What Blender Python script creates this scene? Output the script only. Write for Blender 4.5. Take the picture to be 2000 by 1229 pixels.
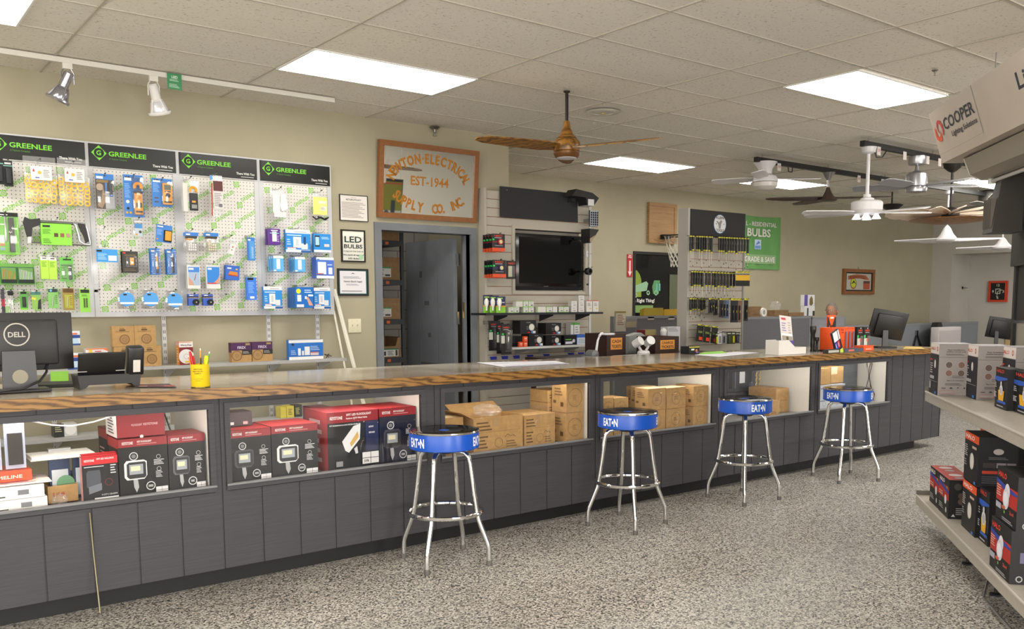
import bpy, bmesh, math, random
from mathutils import Vector, Matrix
for o in list(bpy.data.objects): bpy.data.objects.remove(o)
S = bpy.context.scene; COL = S.collection; R = math.radians; random.seed(7)
# ---------------- camera, world, exposure ----------------
FPX, YAW, PIT, ROL, SX, SY, H = 1742.88, R(51.506), R(-6.08), R(-0.1074), 60.2, 161.2, 1.5
Fv = Vector((math.cos(YAW)*math.cos(PIT), math.sin(YAW)*math.cos(PIT), math.sin(PIT)))
Rv = Vector((math.sin(YAW), -math.cos(YAW), 0)); Uv = Rv.cross(Fv)
_c, _s = math.cos(ROL), math.sin(ROL)
Rv, Uv = _c*Rv+_s*Uv, -_s*Rv+_c*Uv
cam = bpy.data.cameras.new('camera'); co = bpy.data.objects.new('camera', cam); COL.objects.link(co)
cam.sensor_fit = 'HORIZONTAL'; cam.sensor_width = 36; cam.lens = 36*FPX/2000
cam.shift_x = -SX/2000; cam.shift_y = SY/2000; cam.clip_start = .05
mw = Matrix((Rv, Uv, -Fv)).transposed().to_4x4(); mw.translation = (0, 0, H); co.matrix_world = mw
S.camera = co
S.view_settings.view_transform = 'Standard'; S.view_settings.look = 'None'
S.view_settings.exposure = 0.0; S.view_settings.gamma = 1; S.view_settings.use_curve_mapping = False
wd = bpy.data.worlds.new('world'); S.world = wd; wd.use_nodes = True
wd.node_tree.nodes['Background'].inputs[0].default_value = (.8, .85, 1, 1)
wd.node_tree.nodes['Background'].inputs[1].default_value = .3
PANEL = 16.5      # radiance of the ceiling panels
CEIL = 3.055
# daylight lamps added out of view, left and behind, to brighten ceiling and room
def fill_light(name, loc, rot, sx, sy, e):
    l = bpy.data.lights.new(name, 'AREA'); l.shape = 'RECTANGLE'; l.size = sx; l.size_y = sy; l.energy = e; l.color = (1, .975, .94)
    o = bpy.data.objects.new(name, l); COL.objects.link(o); o.location = loc; o.rotation_euler = rot
fill_light('added_fill_light', (-2.93, 0, 1.5), (0, R(-90), 0), 2.0, 8.0, 230)
fill_light('added_fill_light', (-.8, -4.93, 1.5), (R(90), 0, 0), 3.8, 2.0, 280)
fill_light('added_fill_light', (6.5, -4.93, 1.5), (R(90), 0, 0), 5.4, 2.0, 360)
# a pixel of the photograph met with a plane of the room
CAM = Vector((0, 0, H))
def ray(px, py): return Fv+(px-1000-SX)/FPX*Rv-(py-614.5-SY)/FPX*Uv
def on(px, py, ax, v):
    d = ray(px, py); return CAM+d*((v-CAM[ax])/d[ax])
def at(px, py, Y): p = on(px, py, 1, Y); return p.x, p.z
def bb(b, Y):
    x0, y0, x1, y1 = b; xm, ym = (x0+x1)/2, (y0+y1)/2
    return at(x0, ym, Y)[0], at(xm, y1, Y)[1], at(x1, ym, Y)[0], at(xm, y0, Y)[1]
# ---------------- materials ----------------
def lin(h):
    h = h.lstrip('#'); v = [int(h[i:i+2], 16)/255 for i in (0, 2, 4)]
    return tuple(c/12.92 if c <= .04045 else ((c+.055)/1.055)**2.4 for c in v)+(1,)
_m = {}
def M(col, r=.6, m=0, coat=0, em=0):
    k = (col, r, m, coat, em)
    if k in _m: return _m[k]
    t = bpy.data.materials.new('paint_'+col.strip('#')); t.use_nodes = True
    b = t.node_tree.nodes['Principled BSDF']
    b.inputs['Base Color'].default_value = lin(col); b.inputs['Roughness'].default_value = r
    b.inputs['Metallic'].default_value = m; b.inputs['Coat Weight'].default_value = coat
    if em: b.inputs['Emission Color'].default_value = lin(col); b.inputs['Emission Strength'].default_value = em
    _m[k] = t; return t
def NM(name, r=.6):
    t = bpy.data.materials.new(name); t.use_nodes = True; n = t.node_tree
    b = n.nodes['Principled BSDF']; b.inputs['Roughness'].default_value = r
    tc = n.nodes.new('ShaderNodeTexCoord')
    def N(ty, **kw):
        x = n.nodes.new('ShaderNode'+ty)
        for k, v in kw.items():
            if k.startswith('i_'): x.inputs[k[2:].replace('_', ' ')].default_value = v
            elif k.startswith('n_'): x.inputs[int(k[2:])].default_value = v
            else: setattr(x, k, v)
        return x
    L = n.links.new
    return t, b, tc, N, L
def ramp(N, stops, interp='LINEAR'):
    x = N('ValToRGB'); x.color_ramp.interpolation = interp; e = x.color_ramp.elements
    e[0].position, e[0].color = stops[0][0], lin(stops[0][1]); e[1].position, e[1].color = stops[-1][0], lin(stops[-1][1])
    for p, c in stops[1:-1]:
        k = e.new(p); k.color = lin(c)
    return x
def noisy(name, c1, c2, scale=8, r=.7, det=4, bump=0, stretch=(1, 1, 1)):
    t, b, tc, N, L = NM(name, r)
    mp = N('Mapping'); mp.inputs['Scale'].default_value = stretch; L(tc.outputs['Object'], mp.inputs[0])
    nz = N('TexNoise', i_Scale=scale, i_Detail=det); L(mp.outputs[0], nz.inputs[0])
    rp = ramp(N, [(.3, c1), (.7, c2)]); L(nz.outputs[0], rp.inputs[0]); L(rp.outputs[0], b.inputs['Base Color'])
    if bump:
        bp = N('Bump', i_Strength=bump, i_Distance=.01); L(nz.outputs[0], bp.inputs['Height']); L(bp.outputs[0], b.inputs['Normal'])
    return t
def film(name, tint='FFFFFF', refl=.12, rough=.08, fres=False, haze=0):
    t = bpy.data.materials.new(name); t.use_nodes = True; n = t.node_tree; n.nodes.clear()
    o = n.nodes.new('ShaderNodeOutputMaterial'); tr = n.nodes.new('ShaderNodeBsdfTransparent'); gl = n.nodes.new('ShaderNodeBsdfGlossy')
    tr.inputs[0].default_value = lin(tint); gl.inputs['Roughness'].default_value = rough
    mx = n.nodes.new('ShaderNodeMixShader'); mx.inputs[0].default_value = refl
    if fres:
        f = n.nodes.new('ShaderNodeFresnel'); f.inputs[0].default_value = 1.45; ge = n.nodes.new('ShaderNodeNewGeometry')
        ml = n.nodes.new('ShaderNodeMath'); ml.operation = 'MULTIPLY'; iv = n.nodes.new('ShaderNodeMath'); iv.operation = 'SUBTRACT'; iv.inputs[0].default_value = 1
        n.links.new(ge.outputs['Backfacing'], iv.inputs[1]); n.links.new(f.outputs[0], ml.inputs[0]); n.links.new(iv.outputs[0], ml.inputs[1]); n.links.new(ml.outputs[0], mx.inputs[0])
    n.links.new(tr.outputs[0], mx.inputs[1]); n.links.new(gl.outputs[0], mx.inputs[2]); src = mx
    if haze:
        df = n.nodes.new('ShaderNodeBsdfDiffuse'); df.inputs[0].default_value = lin('E8E8EC'); m2 = n.nodes.new('ShaderNodeMixShader')
        m2.inputs[0].default_value = haze; n.links.new(mx.outputs[0], m2.inputs[1]); n.links.new(df.outputs[0], m2.inputs[2]); src = m2
    n.links.new(src.outputs[0], o.inputs[0]); return t
GLASS = film('glass', fres=True, rough=.01); CLEAR = film('clear_plastic', refl=.10, haze=.05); BAG = film('bag_plastic', refl=.08, rough=.25, haze=.06)
CHROME = M('D8D8D8', .08, 1); STEEL = M('A9A9A9', .3, 1); NICKEL = M('B8B2A8', .28, 1)
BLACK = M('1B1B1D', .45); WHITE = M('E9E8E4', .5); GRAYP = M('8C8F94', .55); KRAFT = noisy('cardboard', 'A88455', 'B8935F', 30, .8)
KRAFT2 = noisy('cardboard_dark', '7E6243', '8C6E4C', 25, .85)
def asm(m): return M(m) if isinstance(m, str) else m
# ---------------- mesh builder ----------------
_tx = {}
def textmesh(s, bold=.022):
    if (s, bold) in _tx: return _tx[(s, bold)]
    c = bpy.data.curves.new('lettering', 'FONT'); c.body = s; c.size = 1; c.resolution_u = 2; c.offset = bold
    o = bpy.data.objects.new('lettering', c); COL.objects.link(o)
    dg = bpy.context.evaluated_depsgraph_get(); e = o.evaluated_get(dg); me = e.to_mesh()
    v = [(p.co.x, p.co.y) for p in me.vertices]; f = [tuple(p.vertices) for p in me.polygons]
    e.to_mesh_clear(); bpy.data.objects.remove(o); bpy.data.curves.remove(c)
    x0 = min(p[0] for p in v) if v else 0; x1 = max(p[0] for p in v) if v else 1
    v = [((p[0]-x0)/.69, p[1]/.69) for p in v]
    _tx[(s, bold)] = (v, f, (x1-x0)/.69); return _tx[(s, bold)]
class MB:
    def __init__(s): s.v = []; s.f = []; s.m = []; s.mats = []; s.T = None; s.lay = 0; s.sm = []
    def mi(s, m):
        m = asm(m)
        if m not in s.mats: s.mats.append(m)
        return s.mats.index(m)
    def add(s, vs, fs, m, smooth=False):
        b = len(s.v); i = s.mi(m)
        s.v += [tuple(s.T @ Vector(p)) if s.T else tuple(p) for p in vs]
        for f in fs: s.f.append(tuple(b+k for k in f)); s.m.append(i); s.sm.append(smooth)
        return s
    def box(s, x0, y0, z0, x1, y1, z1, m, bev=0):
        if bev:
            b = bmesh.new(); bmesh.ops.create_cube(b, size=1)
            for v in b.verts: v.co = Vector(((x0+x1)/2+v.co.x*(x1-x0), (y0+y1)/2+v.co.y*(y1-y0), (z0+z1)/2+v.co.z*(z1-z0)))
            bmesh.ops.bevel(b, geom=list(b.edges), offset=bev, segments=2, affect='EDGES', profile=.5)
            return s.bm(b, m, True)
        return s.add([(x0,y0,z0),(x1,y0,z0),(x1,y1,z0),(x0,y1,z0),(x0,y0,z1),(x1,y0,z1),(x1,y1,z1),(x0,y1,z1)],
                     [(0,3,2,1),(4,5,6,7),(0,1,5,4),(1,2,6,5),(2,3,7,6),(3,0,4,7)], m)
    def bm(s, b, m, smooth=False):
        b.verts.index_update(); s.add([v.co[:] for v in b.verts], [[v.index for v in f.verts] for f in b.faces], m, smooth); b.free(); return s
    def obox(s, c, hx, hy, hz, rot, m):   # oriented box, rot = Matrix 3x3
        vs = [Vector(c)+rot @ Vector((a*hx, b*hy, d*hz)) for d in (-1, 1) for a, b in ((-1,-1),(1,-1),(1,1),(-1,1))]
        return s.add([v[:] for v in vs], [(0,3,2,1),(4,5,6,7),(0,1,5,4),(1,2,6,5),(2,3,7,6),(3,0,4,7)], m)
    def prism(s, pts, y0, y1, m, ax=1):   # polygon in (x,z) extruded along y (or (x,y) along z, (y,z) along x)
        n = len(pts); P = lambda a, b, t: (a, t, b) if ax == 1 else ((a, b, t) if ax == 2 else (t, a, b))
        vs = [P(a, b, y0) for a, b in pts]+[P(a, b, y1) for a, b in pts]
        return s.add(vs, [tuple(range(n)), tuple(range(2*n-1, n-1, -1))]+[(i, i+n, (i+1) % n+n, (i+1) % n) for i in range(n)], m)
    def tube(s, pts, r, m, n=10, closed=False, r2=None):
        pts = [Vector(p) for p in pts]; N = len(pts); vs = []; fs = []; up = None
        for i, p in enumerate(pts):
            a = pts[i-1] if (i or closed) else p; b = pts[(i+1) % N] if (i < N-1 or closed) else p
            t = (b-a).normalized()
            if up is None: up = t.orthogonal().normalized()
            up = (up-t*up.dot(t)).normalized() if (up-t*up.dot(t)).length > 1e-6 else t.orthogonal().normalized(); q = t.cross(up)
            rr = r if r2 is None else r+(r2-r)*i/(N-1)
            vs += [(p+(up*math.cos(2*math.pi*k/n)+q*math.sin(2*math.pi*k/n))*rr)[:] for k in range(n)]
        for i in range(N if closed else N-1):
            j = (i+1) % N
            fs += [(i*n+k, i*n+(k+1) % n, j*n+(k+1) % n, j*n+k) for k in range(n)]
        if not closed: fs += [tuple(range(n-1, -1, -1)), tuple((N-1)*n+k for k in range(n))]
        return s.add(vs, fs, m, True)
    def lathe(s, prof, m, c=(0, 0, 0), n=24, ax=2, cap=True, rot=None):
        vs = []; fs = []; c = Vector(c)
        for r, h in prof:
            for k in range(n):
                a = 2*math.pi*k/n; p = Vector((r*math.cos(a), r*math.sin(a), h))
                if ax == 1: p = Vector((p.x, -p.z, p.y))
                if ax == 0: p = Vector((p.z, p.x, p.y))
                if rot: p = rot @ p
                vs.append((c+p)[:])
        for i in range(len(prof)-1): fs += [(i*n+k, i*n+(k+1) % n, (i+1)*n+(k+1) % n, (i+1)*n+k) for k in range(n)]
        if cap: fs += [tuple(range(n-1, -1, -1)), tuple((len(prof)-1)*n+k for k in range(n))]
        return s.add(vs, fs, m, True)
    # printing on a flat face: O origin, U and V full edge vectors
    def face(s, O, U, V): s.O, s.U, s.V = Vector(O), Vector(U), Vector(V); s.n = s.U.cross(s.V).normalized(); s.w = s.U.length; s.h = s.V.length; s.lay = 0; return s
    def P(s, u, v, e=0): return (s.O+s.U*u+s.V*v+s.n*e)[:]
    def pr(s, items):
        for it in items:
            k = it[0]; s.lay += 1; e = .0006*s.lay
            if k == 'r': _, u0, v0, u1, v1, m = it; s.add([s.P(u0,v0,e), s.P(u1,v0,e), s.P(u1,v1,e), s.P(u0,v1,e)], [(0,1,2,3)], m)
            elif k == 'p': s.add([s.P(u, v, e) for u, v in it[1]], [tuple(range(len(it[1])))], it[2])
            elif k == 'c':
                _, u, v, r, m = it[:5]; el = it[5] if len(it) > 5 else 1
                s.add([s.P(u+r*el*math.cos(a)*s.h/s.w, v+r*math.sin(a), e) for a in [2*math.pi*q/20 for q in range(20)]], [tuple(range(20))], m)
            elif k == 'o':
                _, u, v, r, r2, m = it; A = [2*math.pi*q/24 for q in range(24)]
                s.add([s.P(u+q*math.cos(a)*s.h/s.w, v+q*math.sin(a), e) for q in (r, r2) for a in A], [(i, (i+1) % 24, 24+(i+1) % 24, 24+i) for i in range(24)], m)
            elif k == 't':
                _, u, v, h, tx, m = it[:6]; w = it[6] if len(it) > 6 else None; al = it[7] if len(it) > 7 else 'L'
                vs, fs, tw = textmesh(tx); H_ = h*s.h; xs = H_ if w is None else w*s.w/tw
                dx = u*s.w-(tw*xs/2 if al == 'C' else 0)
                un, vn = s.U.normalized(), s.V.normalized()
                s.add([(s.O+un*(dx+a*xs)+vn*(v*s.h+b*H_)+s.n*e)[:] for a, b in vs], fs, m)
            elif k == 'l':   # lines of small unreadable print
                _, u0, v0, u1, v1, nn, m = it
                for q in range(nn):
                    vv = v1-(v1-v0)*(q+.5)/nn; hh = (v1-v0)/nn*.22; uu = u1-(u1-u0)*(.35*((q*37+nn*13) % 10)/10)
                    s.add([s.P(u0,vv-hh,e), s.P(uu,vv-hh,e), s.P(uu,vv+hh,e), s.P(u0,vv+hh,e)], [(0,1,2,3)], m)
        return s
    def build(s, name, parent=None, loc=None, rz=0):
        me = bpy.data.meshes.new(name); me.from_pydata(s.v, [], s.f)
        for m in s.mats: me.materials.append(m)
        me.polygons.foreach_set('material_index', s.m); me.polygons.foreach_set('use_smooth', s.sm)
        me.update()
        if any(s.sm):
            try: me.set_sharp_from_angle(angle=R(35))
            except Exception: pass
        o = bpy.data.objects.new(name, me); COL.objects.link(o)
        if parent is not None: o.parent = parent
        if loc is not None: o.location = loc
        o.rotation_euler[2] = rz; return o
def tag(o, label, cat, group=None, kind=None):
    o['label'] = label; o['category'] = cat
    if group: o['group'] = group
    if kind: o['kind'] = kind
    return o
def struct(o): o['kind'] = 'structure'; return o
def empty(name, loc, label, cat, group=None, rz=0):
    o = bpy.data.objects.new(name, None); COL.objects.link(o); o.location = loc; o.rotation_euler[2] = rz; o.empty_display_size = .1
    return tag(o, label, cat, group)
def kids(o): return [c for c in bpy.data.objects if c.parent == o]
def dup(src, loc, label=None, group=None, rz=None):
    def cp(o, par):
        c = o.copy(); COL.objects.link(c); c.parent = par
        for k in kids(o): cp(k, c)
        return c
    c = cp(src, None); c.location = loc
    if rz is not None: c.rotation_euler[2] = rz
    if label: c['label'] = label
    if group: c['group'] = group
    return c
ORD = ['frontmost', 'second', 'third', 'fourth', 'fifth', 'sixth', 'seventh', 'eighth', 'ninth', 'tenth']
# box with prints on its faces; local x right, y back, z up, origin at front left bottom
def carton_mb(w, d, h, col, front=(), left=(), right=(), top=(), topcol=None, sidecol=None):
    b = MB(); b.box(0, 0, 0, w, d, h, col)
    g = .0015
    b.box(.0, d*.5-g, h, w, d*.5+g, h+.0004, '3A332A' if h > .05 else col)   # seam of the top flaps
    if sidecol: b.face((0, d, 0), (0, -d, 0), (0, 0, h)).pr([('r', 0, 0, 1, 1, sidecol)]); b.face((w, 0, 0), (0, d, 0), (0, 0, h)).pr([('r', 0, 0, 1, 1, sidecol)])
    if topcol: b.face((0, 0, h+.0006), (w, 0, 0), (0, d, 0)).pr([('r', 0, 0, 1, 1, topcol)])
    b.face((0, 0, 0), (w, 0, 0), (0, 0, h)).pr(front)
    b.face((0, d, 0), (0, -d, 0), (0, 0, h)); b.O = b.O-Vector((.0006, 0, 0)); b.pr(left)
    b.face((w, 0, 0), (0, d, 0), (0, 0, h)); b.O = b.O+Vector((.0006, 0, 0)); b.pr(right)
    if top: b.face((0, 0, h+.0012), (w, 0, 0), (0, d, 0)).pr(top)
    return b
def carton(name, label, cat, box, Y, d, col, front=(), base=None, group=None, rz=0, **kw):
    x0, z0, x1, z1 = bb(box, Y)
    if base is not None: z1 = max(base+.02, base+(z1-z0)); z0 = base
    return tag(carton_mb(x1-x0, d, z1-z0, col, front, **kw).build(name, None, (x0, Y, z0), rz), label, cat, group)
# ---------------- surfaces ----------------
def m_floor():
    t, b, tc, N, L = NM('epoxy_chip_floor', .42)
    v = N('TexVoronoi', i_Scale=125); L(tc.outputs['Object'], v.inputs[0])
    sp = N('SeparateColor'); L(v.outputs['Color'], sp.inputs[0])
    rp = ramp(N, [(0, '35322F'), (.13, '6E6B67'), (.28, '949088'), (.5, 'B5B1AA'), (.75, 'D2CFCA'), (1, 'F0EEEA')], 'CONSTANT'); L(sp.outputs[0], rp.inputs[0])
    nz = N('TexNoise', i_Scale=1.1, i_Detail=2); L(tc.outputs['Object'], nz.inputs[0])
    r2 = ramp(N, [(.35, 'CCCAC6'), (.65, 'E2E1DE')]); L(nz.outputs[0], r2.inputs[0])
    mx = N('Mix', data_type='RGBA', blend_type='MULTIPLY'); mx.inputs[0].default_value = .8
    L(rp.outputs[0], mx.inputs[6]); L(r2.outputs[0], mx.inputs[7]); L(mx.outputs[2], b.inputs['Base Color'])
    bp = N('Bump', i_Strength=.35, i_Distance=.003); L(sp.outputs[1], bp.inputs['Height']); L(bp.outputs[0], b.inputs['Normal'])
    return t
def m_ceiling():
    t, b, tc, N, L = NM('acoustic_tile', .95)
    nz = N('TexNoise', i_Scale=55, i_Detail=3); L(tc.outputs['Object'], nz.inputs[0])
    rp = ramp(N, [(.30, 'C0B9AC'), (.38, 'E6E1D7'), (.7, 'EBE7DE')]); L(nz.outputs[0], rp.inputs[0])
    v = N('TexVoronoi', i_Scale=22); L(tc.outputs['Object'], v.inputs[0])
    r3 = ramp(N, [(.03, 'A39A8C'), (.07, 'FFFFFF')]); L(v.outputs[0], r3.inputs[0])
    m0 = N('Mix', data_type='RGBA', blend_type='MULTIPLY'); m0.inputs[0].default_value = .8
    L(rp.outputs[0], m0.inputs[6]); L(r3.outputs[0], m0.inputs[7])
    br = N('TexBrick', offset=0, squash=1); br.inputs['Scale'].default_value = 1; br.inputs['Brick Width'].default_value = 1.2192; br.inputs['Row Height'].default_value = .6096
    br.inputs['Mortar Size'].default_value = 0; br.inputs['Color1'].default_value = (.93, .93, .93, 1); br.inputs['Color2'].default_value = (1, .98, .95, 1)
    mp = N('Mapping'); mp.inputs['Location'].default_value = (-2.449, -3.50, 0); L(tc.outputs['Object'], mp.inputs[0]); L(mp.outputs[0], br.inputs[0])
    mx = N('Mix', data_type='RGBA', blend_type='MULTIPLY'); mx.inputs[0].default_value = 1
    L(m0.outputs[2], mx.inputs[6]); L(br.outputs[0], mx.inputs[7]); L(mx.outputs[2], b.inputs['Base Color'])
    return t
def m_siding():
    t, b, tc, N, L = NM('grey_siding', .62)
    mp = N('Mapping'); mp.inputs['Scale'].default_value = (3, 3, 170); L(tc.outputs['Object'], mp.inputs[0])
    nz = N('TexNoise', i_Scale=1, i_Detail=3); L(mp.outputs[0], nz.inputs[0])
    rp = ramp(N, [(.3, '38373B'), (.7, '434246')]); L(nz.outputs[0], rp.inputs[0]); L(rp.outputs[0], b.inputs['Base Color'])
    bp = N('Bump', i_Strength=.15, i_Distance=.003); L(nz.outputs[0], bp.inputs['Height']); L(bp.outputs[0], b.inputs['Normal'])
    return t
def m_wood(name, c1, c2, c3, sc=(1.3, 9, 9), r=.35):
    t, b, tc, N, L = NM(name, r)
    mp = N('Mapping'); mp.inputs['Scale'].default_value = sc; L(tc.outputs['Object'], mp.inputs[0])
    w = N('TexWave', wave_type='BANDS', bands_direction='DIAGONAL', i_Scale=2.6, i_Distortion=8, i_Detail=4); w.inputs['Detail Scale'].default_value = 1.4; L(mp.outputs[0], w.inputs[0])
    rp = ramp(N, [(0, c3), (.42, c1), (1, c2)]); L(w.outputs[1], rp.inputs[0])
    L(rp.outputs[0], b.inputs['Base Color']); return t
def m_top():
    t, b, tc, N, L = NM('counter_papers_under_glaze', .16)
    mp = N('Mapping'); mp.inputs['Rotation'].default_value = (0, 0, .06); L(tc.outputs['Object'], mp.inputs[0])
    br = N('TexBrick', offset=.37, squash=1.3, squash_frequency=3, i_Scale=1); br.inputs['Brick Width'].default_value = .46; br.inputs['Row Height'].default_value = .3
    br.inputs['Mortar Size'].default_value = .006; br.inputs['Color1'].default_value = lin('7A6C5A'); br.inputs['Color2'].default_value = lin('B9B2A4'); br.inputs['Mortar'].default_value = lin('7B6C58'); L(mp.outputs[0], br.inputs[0])
    nz = N('TexNoise', i_Scale=1.2, i_Detail=2); L(tc.outputs['Object'], nz.inputs[0])
    rp = ramp(N, [(.4, '7A6A56'), (.62, 'B5AFA2')]); L(nz.outputs[0], rp.inputs[0])
    mx = N('Mix', data_type='RGBA'); mx.inputs[0].default_value = .5
    L(br.outputs[0], mx.inputs[6]); L(rp.outputs[0], mx.inputs[7]); L(mx.outputs[2], b.inputs['Base Color']); return t
def m_block():
    t, b, tc, N, L = NM('painted_block', .8)
    mp = N('Mapping'); mp.inputs['Rotation'].default_value = (R(90), 0, 0); L(tc.outputs['Object'], mp.inputs[0])
    br = N('TexBrick', offset=.5, i_Scale=1); br.inputs['Brick Width'].default_value = .406; br.inputs['Row Height'].default_value = .203; br.inputs['Mortar Size'].default_value = .005
    br.inputs['Color1'].default_value = lin('A3A09A'); br.inputs['Color2'].default_value = lin('ACA9A3'); br.inputs['Mortar'].default_value = lin('6E6B66'); L(mp.outputs[0], br.inputs[0])
    L(br.outputs[0], b.inputs['Base Color']); return t
WALL = noisy('olive_beige_wall_paint', 'A8A18A', 'AEA78F', 3, .85); WALLW = noisy('white_wall_paint', 'B9B6AE', 'BFBCB4', 3, .85)
FLOOR, CEILM, SIDING, TOPM, BLOCK = m_floor(), m_ceiling(), m_siding(), m_top(), m_block()
OAK = m_wood('oak_edge', '86602F', '966F3B', '563A1C'); PINE = m_wood('pine_boards', 'A98258', 'B8926A', '8C683F', (1, 1, 9), .6)
FRAMEW = noisy('oak_frame', '80502A', '8F5C32', 30, .45, stretch=(1, 1, 1)); FANW = m_wood('fan_wood', '8A5A22', 'A4702E', '5E3A14', (2, 6, 6), .3)
# ---------------- room ----------------
struct(MB().box(-3, -5, -.1, 17.6, 11, 0, FLOOR).build('floor'))
struct(MB().box(-3, -5, CEIL+.012, 17.6, 11, CEIL+.1, CEILM).build('ceiling'))
g = MB(); TB = M('B9B3A6', .8)
cols = [2.449+1.2192*k for k in range(-5, 3)]+[5.549, 6.764]+[6.764+1.2192*k for k in range(1, 9)]
for x in cols: g.box(x-.006, -5, CEIL+.005, x+.006, 8.9, CEIL+.014, TB)
for k in range(-13, 9):
    y = 3.50+.6096*k; g.box(-3, y-.006, CEIL+.006, 16.7, y+.006, CEIL+.0135, TB)
struct(g.build('trim_1'))
struct(MB().box(-3, 7.03, 0, 3.79, 7.16, CEIL+.02, WALL).box(4.72, 7.03, 0, 5.18, 7.16, CEIL+.02, WALL).box(3.79, 7.03, 2.145, 4.72, 7.16, CEIL+.02, WALL).build('wall_back_left'))
struct(MB().box(5.05, 7.16, 0, 5.18, 9.03, CEIL+.02, WALL).build('wall_return'))
struct(MB().box(5.18, 8.9, 0, 8.70, 9.03, CEIL+.02, WALL).box(9.66, 8.9, 0, 17.5, 9.03, CEIL+.02, WALL).box(8.70, 8.9, 2.15, 9.66, 9.03, CEIL+.02, WALL).box(8.70, 8.9, 0, 9.66, 9.03, .9, WALL).build('wall_back'))
XR = on(1818, 560, 1, 8.9).x
yj = on(1857, 560, 0, XR).y; xj = on(1893, 560, 1, yj).x; zj = on(1857, 497, 0, XR).z
struct(MB().box(XR, yj, 0, XR+.1, 8.9, CEIL+.02, WALLW).box(XR, -5, zj, XR+.1, yj, CEIL+.02, WALLW).box(XR+.1, yj, 0, xj+.1, yj+.1, zj+.2, WALLW)
       .box(xj, -5, 0, xj+.1, yj, zj, WALLW).box(XR+.1, -5, zj, xj, yj, zj+.05, WALLW).build('wall_right'))
struct(MB().box(-3.1, -5, 0, -3, 7.16, CEIL+.02, WALL).build('wall_left'))
struct(MB().box(-3, -5.1, 0, 17.5, -5, CEIL+.02, M('E2E0DA', .8)).build('wall_front'))
WN = MB()  # unseen window bars, added to go with the left area lamp
for y in range(-4, 5): WN.box(-3, y-.03, .5, -2.96, y+.03, 2.5, WHITE)
WN.box(-3, -4, .44, -2.96, 4, .5, WHITE).box(-3, -4, 2.5, -2.96, 4, 2.56, WHITE); struct(WN.build('added_window_2'))
WN = MB()  # unseen window bars, added to go with the two rear area lamps
for x in (-2.8, -.8, 1.2, 3.7, 5.6, 7.5, 9.3): WN.box(x-.04, -5, .44, x+.04, -4.96, 2.56, WHITE)
for a, b in ((-2.8, 1.2), (3.7, 9.3)): WN.box(a, -5, .40, b, -4.96, .46, WHITE).box(a, -5, 2.54, b, -4.96, 2.6, WHITE)
struct(WN.build('added_window_3'))
# storeroom behind the grey door
struct(MB().box(2.4, 8.3, 0, 5.05, 8.4, CEIL+.02, BLOCK).build('wall_storeroom_back'))
struct(MB().box(2.3, 7.16, 0, 2.4, 8.4, CEIL+.02, M('A5A29C', .8)).build('wall_storeroom_left'))
# door frame and leaf
DG = noisy('grey_door_paint', '6E7278', '7B7F85', 4, .5)
d1 = MB(); d1.box(3.725, 7.005, 0, 3.79, 7.17, 2.19, DG).box(4.72, 7.005, 0, 4.785, 7.17, 2.19, DG).box(3.79, 7.005, 2.125, 4.72, 7.17, 2.19, DG)
d1.box(3.79, 7.09, 0, 3.805, 7.13, 2.12, DG).box(4.705, 7.09, 0, 4.72, 7.13, 2.12, DG)
fr = struct(d1.build('door_1')); hp = Vector((4.66, 7.19, 0))
def pxof(p): d = Vector(p)-CAM; return 1000+SX+FPX*d.dot(Rv)/d.dot(Fv)
ang = min((R(a/2) for a in range(180, 320)), key=lambda a: abs(pxof((hp.x+.88*math.cos(a), hp.y+.88*math.sin(a), 1.5))-816))
lf = MB(); lf.box(0, -.022, .01, .88, .022, 2.1, DG)
DK = M('55585B', .7)
fa = lf.face((.88, .022, 0), (-.88, 0, 0), (0, 0, 2.1)).pr([('r', .68, .30, .684, .84, DK), ('r', .27, .42, .274, .82, DK), ('r', .3, .42, .7, .43, DK), ('r', .4, .7, .5, .72, DK), ('r', .47, .55, .53, .57, DK), ('r', .3, .83, .36, .86, DK)])
lf.face((0, -.022, 0), (.88, 0, 0), (0, 0, 2.1)).pr([('r', .68, .30, .684, .84, DK), ('r', .27, .42, .274, .82, DK), ('r', .3, .42, .7, .43, DK), ('r', .4, .7, .5, .72, DK), ('r', .47, .55, .53, .57, DK), ('r', .3, .83, .36, .86, DK), ('c', .93, .42, .015, '101010')])
leaf = lf.build('door_leaf', fr, hp, ang)
h = MB()
for z in (.3, 1.35, 1.9): h.box(4.665, 7.165, z-.06, 4.70, 7.18, z+.06, STEEL).tube([(4.70, 7.18, z-.06), (4.70, 7.18, z+.06)], .008, STEEL, 8)
h.build('hinge', fr); MB().box(4.7, 7.10, 1.35, 4.705, 7.125, 1.5, M('B79B5B', .3, 1)).build('strike_plate', fr)
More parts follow.
